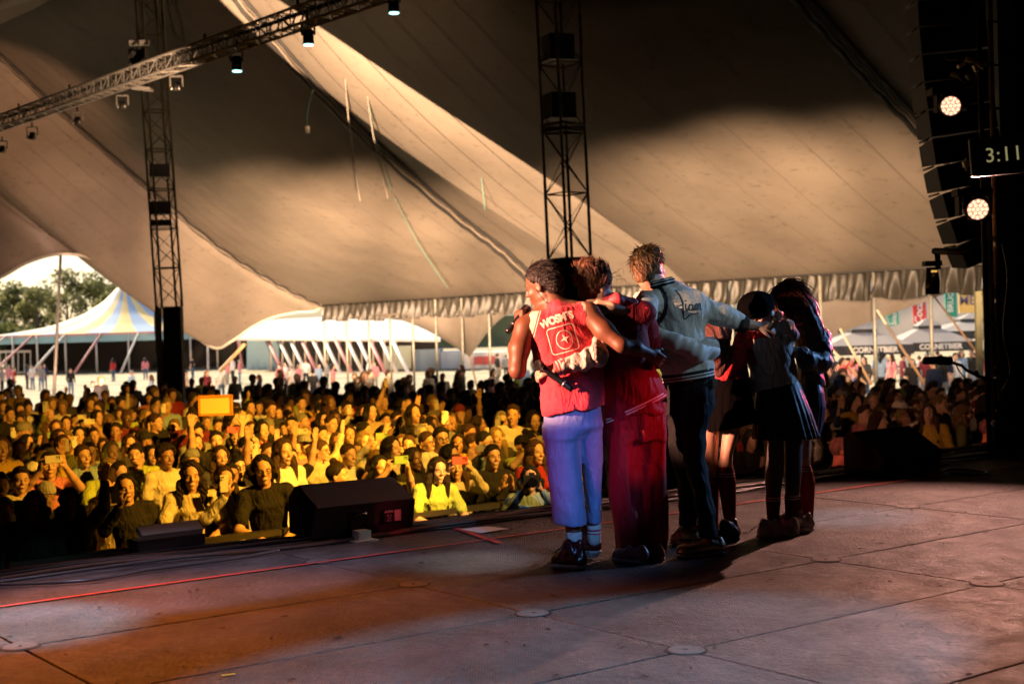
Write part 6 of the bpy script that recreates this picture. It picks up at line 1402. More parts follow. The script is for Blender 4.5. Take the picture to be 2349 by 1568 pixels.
# ---------------------------------------------------------------- 6: long hair, dark jacket
Z6 = 9.10
e = empty('person', flq(1440, 1340), 'person with long dark hair, dark varsity jacket and knee socks, last in the row', 'person', 'performers in an embrace at the stage lip')
sk = Fd(*bounds([q(1260, 220, Z6-.25), q(1480, 430, Z6+.2)], .06), .009); hc = q(1345, 292, Z6); P, A = head(sk, hc, (-.85, .5, -.1), (-.1, 0, 1), 1.0); sk.cone(P(0, -.03, -.06), q(1400, 400, Z6), .05, .06, .03)
sk = Fd(*bounds([q(1260, 220, Z6-.4), q(1520, 600, Z6+.2)], .06), .009); P, A = head(sk, hc, (-.85, .5, -.1), (-.1, 0, 1), 1.0); sk.chain([P(0, -.03, -.06), q(1400, 400, Z6), q(1495, 455, Z6-.04), q(1500, 560, Z6-.15), q(1440, 555, Z6-.23), q(1425, 520, Z6-.26), q(1392, 520, Z6-.27)], [.05, .055, .05, .04, .035, .03, .028], .02); hand(sk, q(1398, 522, Z6-.27), (-.95, 0, .1), (0, .8, -.5), 1, .5, .95); garment(e, 'body', sk, M_skin)
hr = Fd(*bounds([q(1270, 210, Z6-.2), q(1560, 620, Z6+.15)], .05), .008); hr.ell(P(0, -.012, .030), (.094, .112, .104), A, 0); hr.cut(P(0, .07, .0), A[1]*.95-A[2]*.3)
hr.chain([P(0, -.05, .02), q(1420, 330, Z6-.05), q(1452, 420, Z6-.08), q(1490, 510, Z6-.06), q(1515, 600, Z6-.02)], [.09, .085, .078, .055, .025], .05); hr.chain([P(-.0, -.03, .0), q(1385, 350, Z6-.10), q(1400, 390, Z6-.10)], [.085, .06, .03], .04)
hr.disp(lambda X, Y, Z_: -.0028*np.sin(X*120+Z_*70+4*np.sin(Z_*7)+Y*60)-.0022*np.sin(X*260+Z_*150+Y*90)); garment(e, 'hair', hr, M_hred)
strands(e, P(0, -.012, .030), A, (.095, .113, .106), lambda x, y, z: (x*.1, -.6, -1), 700, .16, .0032, M_hred, lambda x, y, z: y < .07, 5, lift=.10, wob=.08, grav=.6)
st_ = MB()
for k_ in range(40):
    t = rn.random(); a = q(1440+t*40, 330+t*120, Z6-.05+rn.uniform(-.08, .08)); st_.tube([a, a+Vector((.05+.05*rn.random(), 0, -.10)), a+Vector((.10+.08*rn.random(), 0, -.30-.1*rn.random()))], [.0016, .0014, .0006], 4, False)
st_.build('loose_strands', M_hred, e)
M_navy = mat('dark_navy_jacket', (.030, .032, .045), .45, crease=.6, noise=.15, nscale=15, sheen=.2)
jf = Fd(*bounds([q(1380, 380, Z6-.35), q(1550, 690, Z6+.25)], .05), .008); jf.loft(secs([(398, 1390, 1490), (440, 1378, 1522, 0, .12), (520, 1385, 1520, 0, .13), (600, 1392, 1512, 0, .13), (672, 1400, 1512, 0, .13)], Z6, .10), 0); jf.chain([q(1500, 455, Z6-.04), q(1503, 560, Z6-.16), q(1440, 555, Z6-.24), q(1410, 525, Z6-.265)], [.068, .062, .052, .042], .04)
jf.folds(.009, 28, (.4, 0, 1), 71); jf.folds(.004, 60, (1, 0, .5), 72); garment(e, 'jacket', jf, M_navy)
cl_ = Fd(*bounds([q(1370, 380, Z6-.2), q(1540, 500, Z6+.1)], .05), .007); cl_.chain([q(1378, 400, Z6-.10), q(1405, 388, Z6-.13), q(1450, 400, Z6-.12), q(1500, 440, Z6-.10), q(1528, 475, Z6-.08)], [.018, .022, .022, .020, .012], .01); garment(e, 'sailor_collar', cl_, mat('red_edged_collar', (.30, .03, .05), .5, sheen=.3))
skf = Fd(*bounds([q(1380, 640, Z6-.3), q(1550, 920, Z6+.3)], .05), .0085); skf.loft(secs([(655, 1405, 1500, 0, .13), (700, 1400, 1510, 0, .16), (770, 1400, 1518, 0, .17), (840, 1402, 1506, 0, .16), (900, 1404, 1492, 0, .15)], Z6, .15), 0, (22, .05)); garment(e, 'skirt', skf, mat('navy_skirt', (.045, .05, .10), .35, sheen=.3))
Ms = sock_mat('red_knee_sock', (.30, .015, .025), q(1430, 1038, Z6), e)
leg_set(e, Z6, [(850, 1400, 1460, 0, .06), (960, 1404, 1452, 0, .055), (1040, 1404, 1450, 0, .05), (1120, 1402, 1470, 0, .054), (1200, 1412, 1466, 0, .045), (1290, 1420, 1462, 0, .038)], M_skin, 'leg', [(1036, 1403, 1452, 0, .051), (1120, 1401, 1471, 0, .055), (1200, 1411, 1467, 0, .047), (1290, 1420, 1463, 0, .04)], Ms)
leg_set(e, Z6+.1, [(850, 1375, 1440, 0, .06), (1040, 1378, 1436, 0, .05), (1120, 1376, 1440, 0, .054), (1290, 1390, 1430, 0, .038)], M_skin, 'leg', [(1036, 1376, 1438, 0, .051), (1120, 1374, 1442, 0, .055), (1290, 1390, 1432, 0, .04)], Ms)
shoe(e, flq(1472, 1338), flq(1382, 1340), M_wsh, high=.09, L=.26)
h_ = flq(1440, 1322); shoe(e, h_, h_+Vector((-.22, .1, 0)), M_wsh, high=.09, L=.26)
# ================================================================ the audience: prototypes in eight poses
C_skin = mat('crowd_skin', (.5, .3, .2), .5, noise=.05, nscale=25, objcol=True); C_hair = mat('crowd_hair', (.05, .03, .02), .6, spec=.25, noise=.6, nscale=1.0, bump=.8, bscale=2, stretch=(50, 50, 6), objcol=True)
C_top = mat('crowd_cloth', (.2, .2, .2), .85, spec=.2, crease=.7, noise=.1, nscale=15, objcol=True, bump=.4, bscale=25); C_leg = mat('crowd_denim', (.05, .06, .09), .85, noise=.15, nscale=20, objcol=True)
M_eyew = mat('eye_white', (.6, .55, .5), .3); M_lip = mat('lips', (.30, .07, .05), .5); M_teeth = mat('teeth', (.62, .56, .48), .4)
ARM = {'down': ((.245, .02, 1.12), (.235, -.07, .88), (0, -.2, -1), (-1, 0, 0), .35), 'film': ((.25, -.20, 1.27), (.10, -.37, 1.50), (.1, -.25, 1), (-.8, .5, .2), .8),
       'film2': ((.255, -.20, 1.38), (.115, -.36, 1.60), (-.2, -.2, 1), (-.9, .3, .1), .9), 'high': ((.23, -.16, 1.58), (.16, -.25, 1.83), (0, -.1, 1), (-.9, .3, 0), .8),
       'wave': ((.29, -.06, 1.53), (.30, -.12, 1.79), (.05, -.1, 1), (0, -1, .1), .06), 'clap': ((.25, -.14, 1.17), (.055, -.34, 1.30), (-.1, -.35, 1), (-1, 0, 0), .15),
       'rail': ((.27, -.16, 1.14), (.07, -.40, 1.06), (-1, -.3, 0), (0, 0, -1), .5), 'lens': ((.25, -.22, 1.30), (.09, -.26, 1.50), (-.3, -.2, 1), (-1, .1, 0), .9)}
POSES = {'hands_down': ('down', 'down'), 'film_one': ('film', 'down'), 'film_both': ('film2', 'film2'), 'film_high': ('high', 'down'), 'wave_one': ('down', 'wave'), 'wave_both': ('wave', 'wave'), 'clapping': ('clap', 'clap'), 'on_rail': ('rail', 'rail'), 'camera': ('lens', 'lens')}
def mir(p, s_): return np.array((p[0]*s_, p[1], p[2]))
def pose_fields(pose, res, detail=True):
    Aa = POSES[pose]; zt_ = 2.1 if any(a in ('wave', 'high', 'film2', 'film') for a in Aa) else 1.76
    lo, hi = (-.42, -.62, .60), (.42, .22, zt_); sk = Fd(lo, hi, res)
    P, A = head(sk, (0, -.02, 1.60), (0, -1, 0), s=1.0, k=.016); sk.cone((0, -.0, 1.53), (0, .02, 1.40), .052, .06, .03)
    tops = {}
    for tn in (('tee', 'long') if detail else ('long',)):
        t = Fd((-.42, -.62, .80), (.42, .22, zt_), res*1.15)
        t.loft([(.86, 0, .01, .165, .115), (1.0, 0, .01, .150, .105), (1.15, 0, .005, .160, .115), (1.30, 0, .0, .185, .120), (1.42, 0, .01, .12, .08)], 0)
        t.cone((0, .01, 1.41), (.165, .01, 1.385), .066, .062, .04); t.cone((0, .01, 1.41), (-.165, .01, 1.385), .066, .062, .04); t.ell((0, -.02, 1.47), (.066, .070, .035), None, .01, 's')
        tops[tn] = t
    for s_, an in ((-1, Aa[0]), (1, Aa[1])):
        el, wr, hd__, pn, cu = ARM[an]; sh = mir((.175, .01, 1.375), s_); el, wr = mir(el, s_), mir(wr, s_)
        sk.chain([sh, (sh+el)/2, el], [.052, .049, .041], .02); sk.chain([el, (el+wr)/2, wr], [.042, .038, .026], .02)
        hd2_ = (hd__[0]*s_, hd__[1], hd__[2]); pn2 = (pn[0]*s_, pn[1], pn[2])
        if detail: hand(sk, wr, hd2_, pn2, s_*(-1 if an in ('wave',) else 1), cu, .95, .35 if an == 'wave' else .1, .0105, k=.004)
        else: sk.ell(wr+nrm(hd2_)*.07, (.045, .03, .075), None, .02)
        for tn, t in tops.items():
            if tn == 'tee': t.chain([sh, sh+(el-sh)*.72], [.066, .062], .03)
            else: t.chain([sh, (sh+el)/2, el, el+(wr-el)*.86], [.066, .062, .054, .040], .03)
    for i, t in enumerate(tops.values()): t.folds(.006, 26, (.3, 0, 1), 80+i)
    return sk, tops, P, A
def join(meshes, name):
    bm = bmesh.new(); mats = []
    for k, (me, m) in enumerate(meshes):
        n0 = len(bm.faces); bm.from_mesh(me); bm.faces.ensure_lookup_table()
        for f in bm.faces[n0:]: f.material_index = k
        mats.append(m)
    out = bpy.data.meshes.new(name); bm.to_mesh(out); bm.free()
    for m in mats: out.materials.append(m)
    return out
BODY, TOP = {}, {}
for pose in POSES:
    sk, tops, P, A = pose_fields(pose, .0105)
    ew, ed, br, mo = face_bits(P, A, 1.0, pose in ('wave_one', 'wave_both', 'clapping', 'on_rail', 'film_one'))
    BODY[pose] = join([(sk.mesh('body'), C_skin), (ew.mesh('w'), M_eyew), (ed.mesh('e'), M_black), (br.mesh('b'), M_hbrown), (mo.mesh('m'), M_teeth if pose in ('wave_one', 'on_rail', 'clapping') else M_lip)], 'body')
    for tn, t in tops.items(): m_ = t.mesh('top'); m_.materials.append(C_top); TOP[pose, tn] = m_
lg = Fd((-.26, -.2, 0), (.26, .2, .95), .014); lg.loft([(.72, 0, .01, .17, .125), (.90, 0, .01, .155, .11)], 0)
for s_ in (-1, 1): lg.chain([(.085*s_, .01, .80), (.10*s_, 0, .46), (.11*s_, .02, .08)], [.085, .062, .052], .03); lg.cone((.11*s_, .02, .05), (.125*s_, -.12, .035), .045, .038, .01)
lg.folds(.004, 22, (.2, 0, 1), 3); LEGS = lg.mesh('trousers'); LEGS.materials.append(C_leg)
def mk_hair(kind):
    P, A = None, (np.array((-1., 0, 0)), np.array((0, -1., 0)), np.array((0, 0, 1.))); c = np.array((0, -.02, 1.60)); P = lambda x, y, z: c+A[0]*x+A[1]*y+A[2]*z
    h = Fd((-.22, -.22, 1.12), (.22, .24, 1.86), .0085); hair_ = True
    if kind in ('short', 'quiff', 'curly'):
        h.ell(P(0, -.010, .030), (.083, .105, .096) if kind != 'curly' else (.110, .128, .118), None, 0); h.cut(P(0, .056, .05), A[1]*.9-A[2]*.65); h.cut(P(0, 0, -.07 if kind != 'curly' else -.10), -A[2])
        for s_ in (-1, 1): h.ell(P(.092*s_, .02, -.035), (.03, .034, .045), None, .01, 's')
        if kind == 'quiff': h.ell(P(0, .05, .10), (.05, .04, .03), None, .02)
        if kind == 'curly': h.disp(lambda X, Y, Z_: -.009*np.sin(X*110)*np.sin(Y*110+1)*np.sin(Z_*110))
        else: h.disp(lambda X, Y, Z_: -.003*np.sin(X*150+Z_*60)*np.sin(Y*90+Z_*70))
    elif kind in ('long', 'wavy', 'bob', 'parted'):
        h.ell(P(0, -.010, .030), (.086, .108, .100), None, 0); zb_ = {'long': 1.22, 'wavy': 1.20, 'bob': 1.46, 'parted': 1.26}[kind]
        for s_ in (-1, 1):
            h.chain([P(.070*s_, .0, .02), (.092*s_, -.02, 1.52), (.100*s_, -.035 if kind != 'bob' else -.01, max(zb_+.1, 1.47)), (.095*s_, -.08 if kind != 'bob' else -.01, zb_)], [.035, .036, .036, .022], .02)
        h.chain([P(0, -.06, .0), (0, .065, 1.48), (0, .07, max(zb_, 1.30))], [.075, .075, .05], .05)
        h.cone(P(0, .085, .035), P(0, .10, -.10), .058, .060, .018, 's'); h.cut(P(0, .075, .075), A[1]*.9-A[2]*.5) if kind == 'parted' else None
        amp = .006 if kind == 'wavy' else .003; h.disp(lambda X, Y, Z_: -amp*np.sin(X*150+6*np.sin(Z_*(26 if kind == 'wavy' else 8))+Y*90))
    elif kind in ('bun', 'pony'):
        h.ell(P(0, -.010, .028), (.081, .103, .094), None, 0); h.cut(P(0, .062, .04), A[1]*.9-A[2]*.65); h.cut(P(0, 0, -.06), -A[2])
        if kind == 'bun': h.ell(P(0, -.075, .11), (.045, .045, .042), None, .01)
        else: h.chain([P(0, -.10, .06), P(.02, -.16, .0), P(.03, -.15, -.16)], [.03, .035, .015], .02)
        for s_ in (-1, 1): h.ell(P(.088*s_, .02, -.03), (.03, .03, .04), None, .01, 's')
        h.disp(lambda X, Y, Z_: -.003*np.sin(X*140+Y*60+Z_*60))
    elif kind == 'cap':
        h.ell(P(0, -.005, .045), (.090, .108, .088), None, 0); h.cut(P(0, 0, .035), -A[2]); h.box(P(0, .125, .045), (.055, .05, .001), A, .006, .01)
    elif kind == 'beanie':
        h.ell(P(0, -.010, .050), (.094, .112, .10), None, 0); h.cut(P(0, 0, .022), (-A[2]+A[1]*.15)); h.folds(.0015, 190, (0, 0, 1), 2)
    m_ = h.mesh('cap' if kind in ('cap', 'beanie') else 'hair'); m_.materials.append(C_top if kind in ('cap', 'beanie') else C_hair); return m_
HAIR = {k: mk_hair(k) for k in ('short', 'quiff', 'curly', 'long', 'wavy', 'bob', 'parted', 'bun', 'pony', 'cap', 'beanie')}
gm = MB()
for s_ in (-1, 1):
    gm.tube([(.033*s_+.024*math.cos(t), -.118, 1.594+.019*math.sin(t)) for t in np.linspace(0, 2*math.pi, 13)], .0026, 5, False); gm.tube([(.057*s_, -.117, 1.598), (.082*s_, -.03, 1.596)], .0022, 5)
gm.tube([(-.010, -.12, 1.596), (.010, -.12, 1.596)], .0024, 5); GLS = gm.mesh('glasses'); GLS.materials.append(M_black)
ph = MB(); ph.box((0, 0, 0), (.078, .010, .155)); PHB = ph.mesh('phone_case'); bm = bmesh.new(); bm.from_mesh(PHB); bmesh.ops.bevel(bm, geom=bm.edges[:], offset=.0045, segments=2, affect='EDGES'); bm.to_mesh(PHB); bm.free()
M_phone = mat('phone_case', (.5, .5, .5), .35, objcol=True); PHB.materials.append(M_phone)
pl = MB(); pl.box((-.016, -.0065, .048), (.036, .004, .040)); PHP = pl.mesh('lens_plate'); PHP.materials.append(M_phone)
pl = MB()
for dx_, dz_ in ((-.008, .010), (.008, .010), (-.008, -.010)): pl.tube([(-.016+dx_, -.0085, .048+dz_), (-.016+dx_, -.0105, .048+dz_)], .0065, 8)
PHL = pl.mesh('lenses'); PHL.materials.append(M_blackgloss)

TOPC = {'black': (.018, .017, .017), 'charcoal': (.05, .05, .05), 'navy': (.02, .03, .07), 'grey': (.22, .22, .21), 'white': (.62, .60, .55), 'cream': (.55, .49, .36), 'mustard': (.50, .33, .05), 'olive': (.12, .13, .04), 'red': (.36, .03, .03), 'pink': (.55, .20, .22), 'pale blue': (.25, .36, .48), 'lime': (.42, .52, .10), 'maroon': (.14, .02, .03), 'beige': (.38, .30, .20)}
HAIRC = [(.008, .007, .006), (.015, .009, .006), (.035, .017, .009), (.06, .03, .014), (.13, .08, .035), (.20, .14, .06), (.18, .17, .15)]
SKINC = [(.56, .34, .24), (.50, .30, .20), (.44, .26, .17), (.60, .38, .28), (.30, .16, .10), (.12, .06, .035)]
ORD = 'first second third fourth fifth sixth seventh eighth ninth tenth eleventh twelfth thirteenth fourteenth fifteenth sixteenth seventeenth eighteenth nineteenth twentieth'.split()
def od(k): return ORD[k-1] if k <= 20 else (['twenty', 'thirty', 'forty', 'fifty'][k//10-2]+('-'+ORD[k % 10-1] if k % 10 else 'th'))
POSEW = {'hands_down': 'standing with arms down', 'film_one': 'filming with one hand', 'film_both': 'filming with both hands', 'film_high': 'holding a phone high', 'wave_one': 'with one hand raised', 'wave_both': 'with both arms up', 'clapping': 'clapping', 'on_rail': 'leaning on the rail', 'camera': 'aiming a camera'}
DOWN = Vector((EV[0], EV[1], 0)); FACE = math.atan2(DOWN.x, -DOWN.y)   # turn so that local -Y looks at the stage
def person(loc, h_, rz, pose, hair, top, topc, hc_, skc, label, group, glasses=False, legc=(.03, .035, .05), tilt=(0, 0), lean=0.0):
    e = empty('person', loc, label, 'person', group, rz); e.scale = (h_/1.70,)*3; e.rotation_euler.x = tilt[0]+lean; e.rotation_euler.y = tilt[1]
    b_ = link('body', BODY[pose], e); b_.color = (*skc, 1)
    if hair: o = link(HAIR[hair].name.split('.')[0], HAIR[hair], e); o.color = (*(hc_ if hair not in ('cap', 'beanie') else TOPC[random.choice(['black', 'grey', 'maroon', 'white'])]), 1)
    if hair in ('cap',): o2 = link('hair', HAIR['short'], e); o2.color = (*hc_, 1); o2.scale = (.97, .97, .985); o2.location.z = .02
    t = link('shirt' if top == 'tee' else 'jacket', TOP[pose, top], e); t.color = (*TOPC[topc], 1)
    l_ = link('trousers', LEGS, e); l_.color = (*legc, 1)
    if glasses: link('glasses', GLS, e)
    return e
def phone(pe, pose, col, label):
    P_ = {'film_one': ((-.145, -.42, 1.60), (0, 0, 0)), 'film_both': ((0.0, -.43, 1.70), (0, math.pi/2, 0)), 'film_high': ((-.155, -.29, 1.93), (0, 0, 0))}[pose]
    M_ = pe.matrix_basis @ Matrix.Translation(P_[0]) @ Matrix.Rotation(P_[1][1], 4, 'Y')
    e = empty('phone', M_.translation, label, 'phone', 'phones held up by the crowd'); e.rotation_euler = M_.to_euler()
    a = link('phone_case', PHB, e); a.color = (*col, 1); b_ = link('lens_plate', PHP, e); b_.color = (*[c*.8 for c in col], 1); link('lenses', PHL, e)
    return e
PHC = [('pale', (.60, .58, .50)), ('black', (.02, .02, .02)), ('green', (.25, .35, .12)), ('white', (.7, .68, .62)), ('pink', (.6, .15, .2)), ('grey', (.25, .25, .25))]
rn = random.Random(11); taken = []; people = []
def bylook(rn, z_=0):
    hair = rn.choices(['short', 'quiff', 'curly', 'long', 'wavy', 'bob', 'parted', 'bun', 'pony', 'cap', 'beanie', None], [20, 9, 4, 16, 9, 8, 8, 7, 8, 4, 2, 2])[0]
    top = rn.choice(['tee', 'tee', 'long']); topc = rn.choices(list(TOPC), [30, 12, 9, 7, 13, 7, 5, 5, 4, 3, 4, 3, 4, 4])[0]
    return hair, top, topc, rn.choices(HAIRC, [14, 16, 14, 10, 9, 6, 3])[0], rn.choices(SKINC, [10, 10, 8, 8, 3, 1])[0], rn.random() < .16
# the ones the photograph shows large, from their head positions
FR = [(330, 1112, 12.6, 'film_one', 'parted', 'long', 'black', 0, 0, 'dark hooded coat photographing with a black phone, front row before the louvred light', .25, -.1),
      (436, 1080, 12.9, 'on_rail', 'wavy', 'tee', 'cream', 1, 0, 'cream tee with dark trim leaning over the front rail, long wavy hair', .35, 0),
      (513, 1098, 13.0, 'film_one', 'long', 'long', 'white', 2, 0, 'loose white shirt filming with a pale phone in the front row', .1, 0),
      (640, 1062, 12.9, 'on_rail', 'parted', 'tee', 'black', 0, 1, 'black tee and round glasses bending over the rail beside the wedge', .35, -.1),
      (250, 1108, 13.6, 'hands_down', 'bun', 'tee', 'beige', 2, 0, 'beige strappy top looking sideways, hair up, behind the dark coated phone holder', .9, 0),
      (160, 1150, 12.0, 'wave_one', 'long', 'long', 'black', 0, 0, 'black coat in deep shade raising one hand near the pit', .3, 0),
      (772, 1083, 14.2, 'clapping', 'bun', 'tee', 'olive', 2, 1, 'olive tee and glasses smiling just above the monitor wedge', -.1, 0),
      (868, 1072, 13.7, 'film_both', 'parted', 'tee', 'olive', 0, 0, 'olive tee filming on a green phone above the wedge corner', 0, 0),
      (967, 1072, 13.7, 'on_rail', 'long', 'tee', 'lime', 1, 0, 'lime and white tee resting both arms on the rail past the wedge', .15, .06),
      (1046, 1070, 14.0, 'film_both', 'long', 'long', 'cream', 3, 0, 'cream knitted sweater holding a pink phone, front row', .5, 0),
      (1128, 1045, 14.3, 'clapping', 'short', 'long', 'black', 0, 0, 'dark jacket and short beard shape standing in shade beside the pink phone holder', .2, 0),
      (1216, 1088, 13.0, 'camera', 'bob', 'long', 'pale blue', 0, 0, 'pale blue jacket crouching in the pit aiming a camera', .6, 0),
      (1226, 1035, 14.6, 'clapping', 'wavy', 'long', 'red', 3, 0, 'red scarf and wavy hair behind the crouching photographer', 0, 0),
      (1925, 1032, 13.4, 'hands_down', 'short', 'tee', 'black', 6, 1, 'black tee and cropped hair lit red in the pit before the far wedge', -.9, 0),
      (2266, 985, 15.6, 'hands_down', 'short', 'tee', 'black', 6, 1, 'black tee and dark glasses lit red beside the scaffold mast', -.4, 0),
      (1560, 985, 16.5, 'hands_down', 'long', 'tee', 'black', 2, 0, 'dark tee glimpsed between the red trousers and black jeans', 0, 0)]
for (x, y, Z, pose, hair, top, topc, hci, gl, lab, rz, ty) in FR:
    p = at(x, y, Z); h_ = (p.z+.10-GZ)/1.0; h_ = min(max(h_, 1.5), 1.92) if pose != 'camera' else 1.60
    base = Vector((p.x, p.y, p.z-1.60*h_/1.70)) 
    base.z = GZ if abs(base.z-GZ) < .12 else base.z
    e = person(base, h_, FACE+rz*-1 if False else FACE-rz, pose, hair, top, topc, HAIRC[hci], SKINC[0], 'person in '+lab, None, bool(gl), tilt=(0, ty), lean=.10 if pose == 'on_rail' else 0)
    taken.append((p.x, p.y)); 
    if pose in ('film_one', 'film_both'):
        c_ = {'olive': ('green', (.22, .36, .12)), 'black': ('black', (.02, .02, .02)), 'white': ('pale', (.62, .6, .5)), 'cream': ('pink', (.6, .12, .16))}[topc]
        phone(e, pose, c_[1], c_[0]+' phone held by the front-row '+{'olive': 'person in an olive tee', 'black': 'person in the dark coat', 'white': 'person in the loose white shirt', 'cream': 'person in the cream sweater'}[topc])
    if pose == 'camera':
        cm_ = empty('camera', e.matrix_basis @ Vector((0, -.30, 1.60)), 'black camera with lens raised by the crouching pit photographer', 'camera', rz=e.rotation_euler.z)
        b_ = MB().box((0, 0, 0), (.14, .07, .10)).box((0, 0, .06), (.05, .05, .03)).mesh('camera_body'); link('camera_body', b_, cm_, M_rubber); b_ = MB().tube([(0, -.03, 0), (0, -.12, 0), (0, -.16, 0)], [.035, .035, .045], 14).mesh('lens'); link('lens', b_, cm_, M_blackgloss)
# sign bearer in the middle of the crowd
sp_ = at(495, 1000, 17.2); e = person((sp_.x, sp_.y, GZ), 1.72, FACE-.3, 'wave_both', 'short', 'tee', 'black', HAIRC[0], SKINC[0], 'person holding the yellow board above the crowd with both arms', None); taken.append((sp_.x, sp_.y))
c = at(495, 929, 17.0); sg = empty('hand_sign', c, 'blank yellow board with orange border held high above the crowd', 'sign'); w2, h2 = 37/F*17, 21/F*17
MB().box(c, (2*w2, .02, 2*h2), Matrix.Rotation(-.02, 3, 'Y')).build('board', mat('yellow_board', (.72, .55, .22), .6), sg, bevel=.006)
fr = MB(); Mo = mat('orange_border', (.60, .24, .03), .5)
for s_ in (-1, 1): fr.box(c+Vector((0, -.012, s_*h2)), (2*w2+.03, .02, .026)); fr.box(c+Vector((s_*w2, -.012, 0)), (.026, .02, 2*h2))
fr.build('border', Mo, sg)
# paper sign in the pit
c = at(1900, 1063, 13.9); sg = empty('paper_sign', c, 'white paper name sign with black capitals by the far wedge', 'sign')
Rs = Matrix.Rotation(math.radians(-9), 3, 'Y'); MB().box(c, (.34, .012, .10), Rs).build('sheet', M_paper, sg)
t = text_mesh('MATHIAS', .085, .001, bold=.002)
for v in t.vertices: v.co = Rs @ (R90 @ v.co)+Vector((.0, -.008, 0))
link('lettering', t, sg, M_black)
# rows of the crowd
cand = []; d_ = 3.25; k = 0
while d_ < 44:
    u0 = rn.random()*.5
    for j in range(-30, 62):
        s_ = (j+u0)*(.60 if k < 12 else .68)+rn.uniform(-.12, .12); b0 = st(-2.6, -3)+ex*s_+NP*(d_+rn.uniform(-.14, .14))
        if b0.y < 9.5 or b0.y > 50: continue
        if b0.y > 33.5 and rn.random() > .30-.012*(b0.y-33.5): continue
        X_, Y_, Zc_ = pix((b0.x, b0.y, .05))
        if not (-30 < X_ < 2335): continue
        if X_ > 1950 and b0.y > 27: continue
        if any((b0.x-a)**2+(b0.y-b)**2 < .30 for a, b in taken): continue
        if (b0.x-tl.x)**2+(b0.y-tl.y)**2 < .6 or (b0.x-tr.x)**2+(b0.y-tr.y)**2 < .7: continue
        if k > 13 and rn.random() < min(.12+.028*(k-13), .5): continue
        cand.append((k, j, s_, b0, X_, Zc_))
    d_ += .60+.012*k; k += 1
def hidden(X_, Zc_): return 1262 < X_ < 1520 or 1540 < X_ < 1660 or 1700 < X_ < 1860
vis = sorted([c for c in cand if not hidden(c[4], c[5])], key=lambda c: c[5]); mass = [c for c in cand if hidden(c[4], c[5])]
LIM = 262; mass += vis[LIM:]; vis = vis[:LIM]
rowc = {}
for c in sorted(vis, key=lambda c: (c[0], c[2])):
    k, j, s_, b0, X_, Zc_ = c; rowc[k] = rowc.get(k, 0)+1; n_ = rowc[k]
    left = X_ < 1300
    pose = rn.choices(list(POSES)[:7], [58, 10, 10, 5, 3, 1, 13])[0] if left else rn.choices(list(POSES)[:7], [80, 3, 3, 3, 4, 2, 5])[0]
    hair, top, topc, hc_, skc, gl = bylook(rn)
    if left and k < 9 and topc in ('charcoal', 'navy') and rn.random() < .35: topc = rn.choice(['lime', 'cream', 'mustard', 'white'])
    h_ = min(max(rn.gauss(1.66, .08), 1.48), 1.88); b0.z = gz(b0.x, b0.y)
    lab = 'person in %s %s %s, %s row, %s from the dark end' % (topc, 'tee' if top == 'tee' else 'jacket', POSEW[pose], od(k+1), od(n_))
    e = person(b0, h_, FACE+rn.gauss(0, .35), pose, hair, top, topc, hc_, skc, lab, 'audience standing in rows before the stage', gl, tilt=(rn.gauss(0, .04), rn.gauss(0, .05)))
    if pose in ('film_one', 'film_both', 'film_high'):
        nm, col = rn.choices(PHC, [9, 3, 3, 7, 1, 2])[0]; phone(e, pose, col, '%s phone raised in the %s crowd row, by its %s person' % (nm, od(k+1), od(n_)))
print('crowd individuals', len(vis), 'mass', len(mass))
# the far and half hidden rest of the crowd: one mass
LOD = []
for pose in ('hands_down', 'clapping', 'wave_one', 'film_both'):
    sk, tops, P, A = pose_fields(pose, .030, False); hrs = []
    a = sk.mesh('a'); b_ = tops['long'].mesh('b')
    for hk in ('short', 'long', 'bob'):
        h = Fd((-.18, -.18, 1.15), (.18, .2, 1.85), .026); h.ell((0, -.01, 1.635), (.092, .112, .105), None, 0)
        if hk != 'short': h.chain([(0, .05, 1.6), (0, .07, 1.3 if hk == 'long' else 1.48)], [.09, .06], .03)
        h.cut((0, -.085, 1.64), (0, -1, -.6)); hrs.append(h.mesh('h'))
    def arr(me):
        V = np.empty(len(me.vertices)*3, np.float32); me.vertices.foreach_get('co', V); Q = np.empty(len(me.loops), np.int32); me.loops.foreach_get('vertex_index', Q); return V.reshape(-1, 3), Q.reshape(-1, 4)
    LOD.append((arr(a), arr(b_), [arr(h) for h in hrs]))
VV, QQ, CC = [], [], []; nv = 0
for c in mass:
    k, j, s_, b0, X_, Zc_ = c; Lp = rn.choices(LOD, [80, 10, 5, 5])[0]; h_ = rn.gauss(1.66, .08)/1.70; an = FACE+rn.gauss(0, .4); ca, sa = math.cos(an), math.sin(an)
    hair, top, topc, hc_, skc, gl = bylook(rn)
    for (V, Q), col in ((Lp[0], skc), (Lp[1], TOPC[topc]), (rn.choice(Lp[2]), hc_)):
        W = V*h_; W = np.stack([W[:, 0]*ca-W[:, 1]*sa+b0.x, W[:, 0]*sa+W[:, 1]*ca+b0.y, W[:, 2]+gz(b0.x, b0.y)], 1)
        VV.append(W); QQ.append(Q+nv); CC.append(np.tile((*col, 1), (len(Q), 1))); nv += len(V)
me = mesh_np('audience_mass', np.concatenate(VV), np.concatenate(QQ))
ca_ = me.attributes.new('tint', 'FLOAT_COLOR', 'FACE'); ca_.data.foreach_set('color', np.concatenate(CC).astype(np.float32).ravel())
mm = mat('crowd_mass', (.1, .1, .1), .75); n_ = mm.node_tree.nodes.new('ShaderNodeAttribute'); n_.attribute_name = 'tint'; mm.node_tree.links.new(n_.outputs['Color'], mm.node_tree.nodes['Principled BSDF'].inputs['Base Color'])
tag(link('audience_mass', me, None, mm), 'mass of more distant concertgoers packed under the tent', 'crowd', kind='stuff')

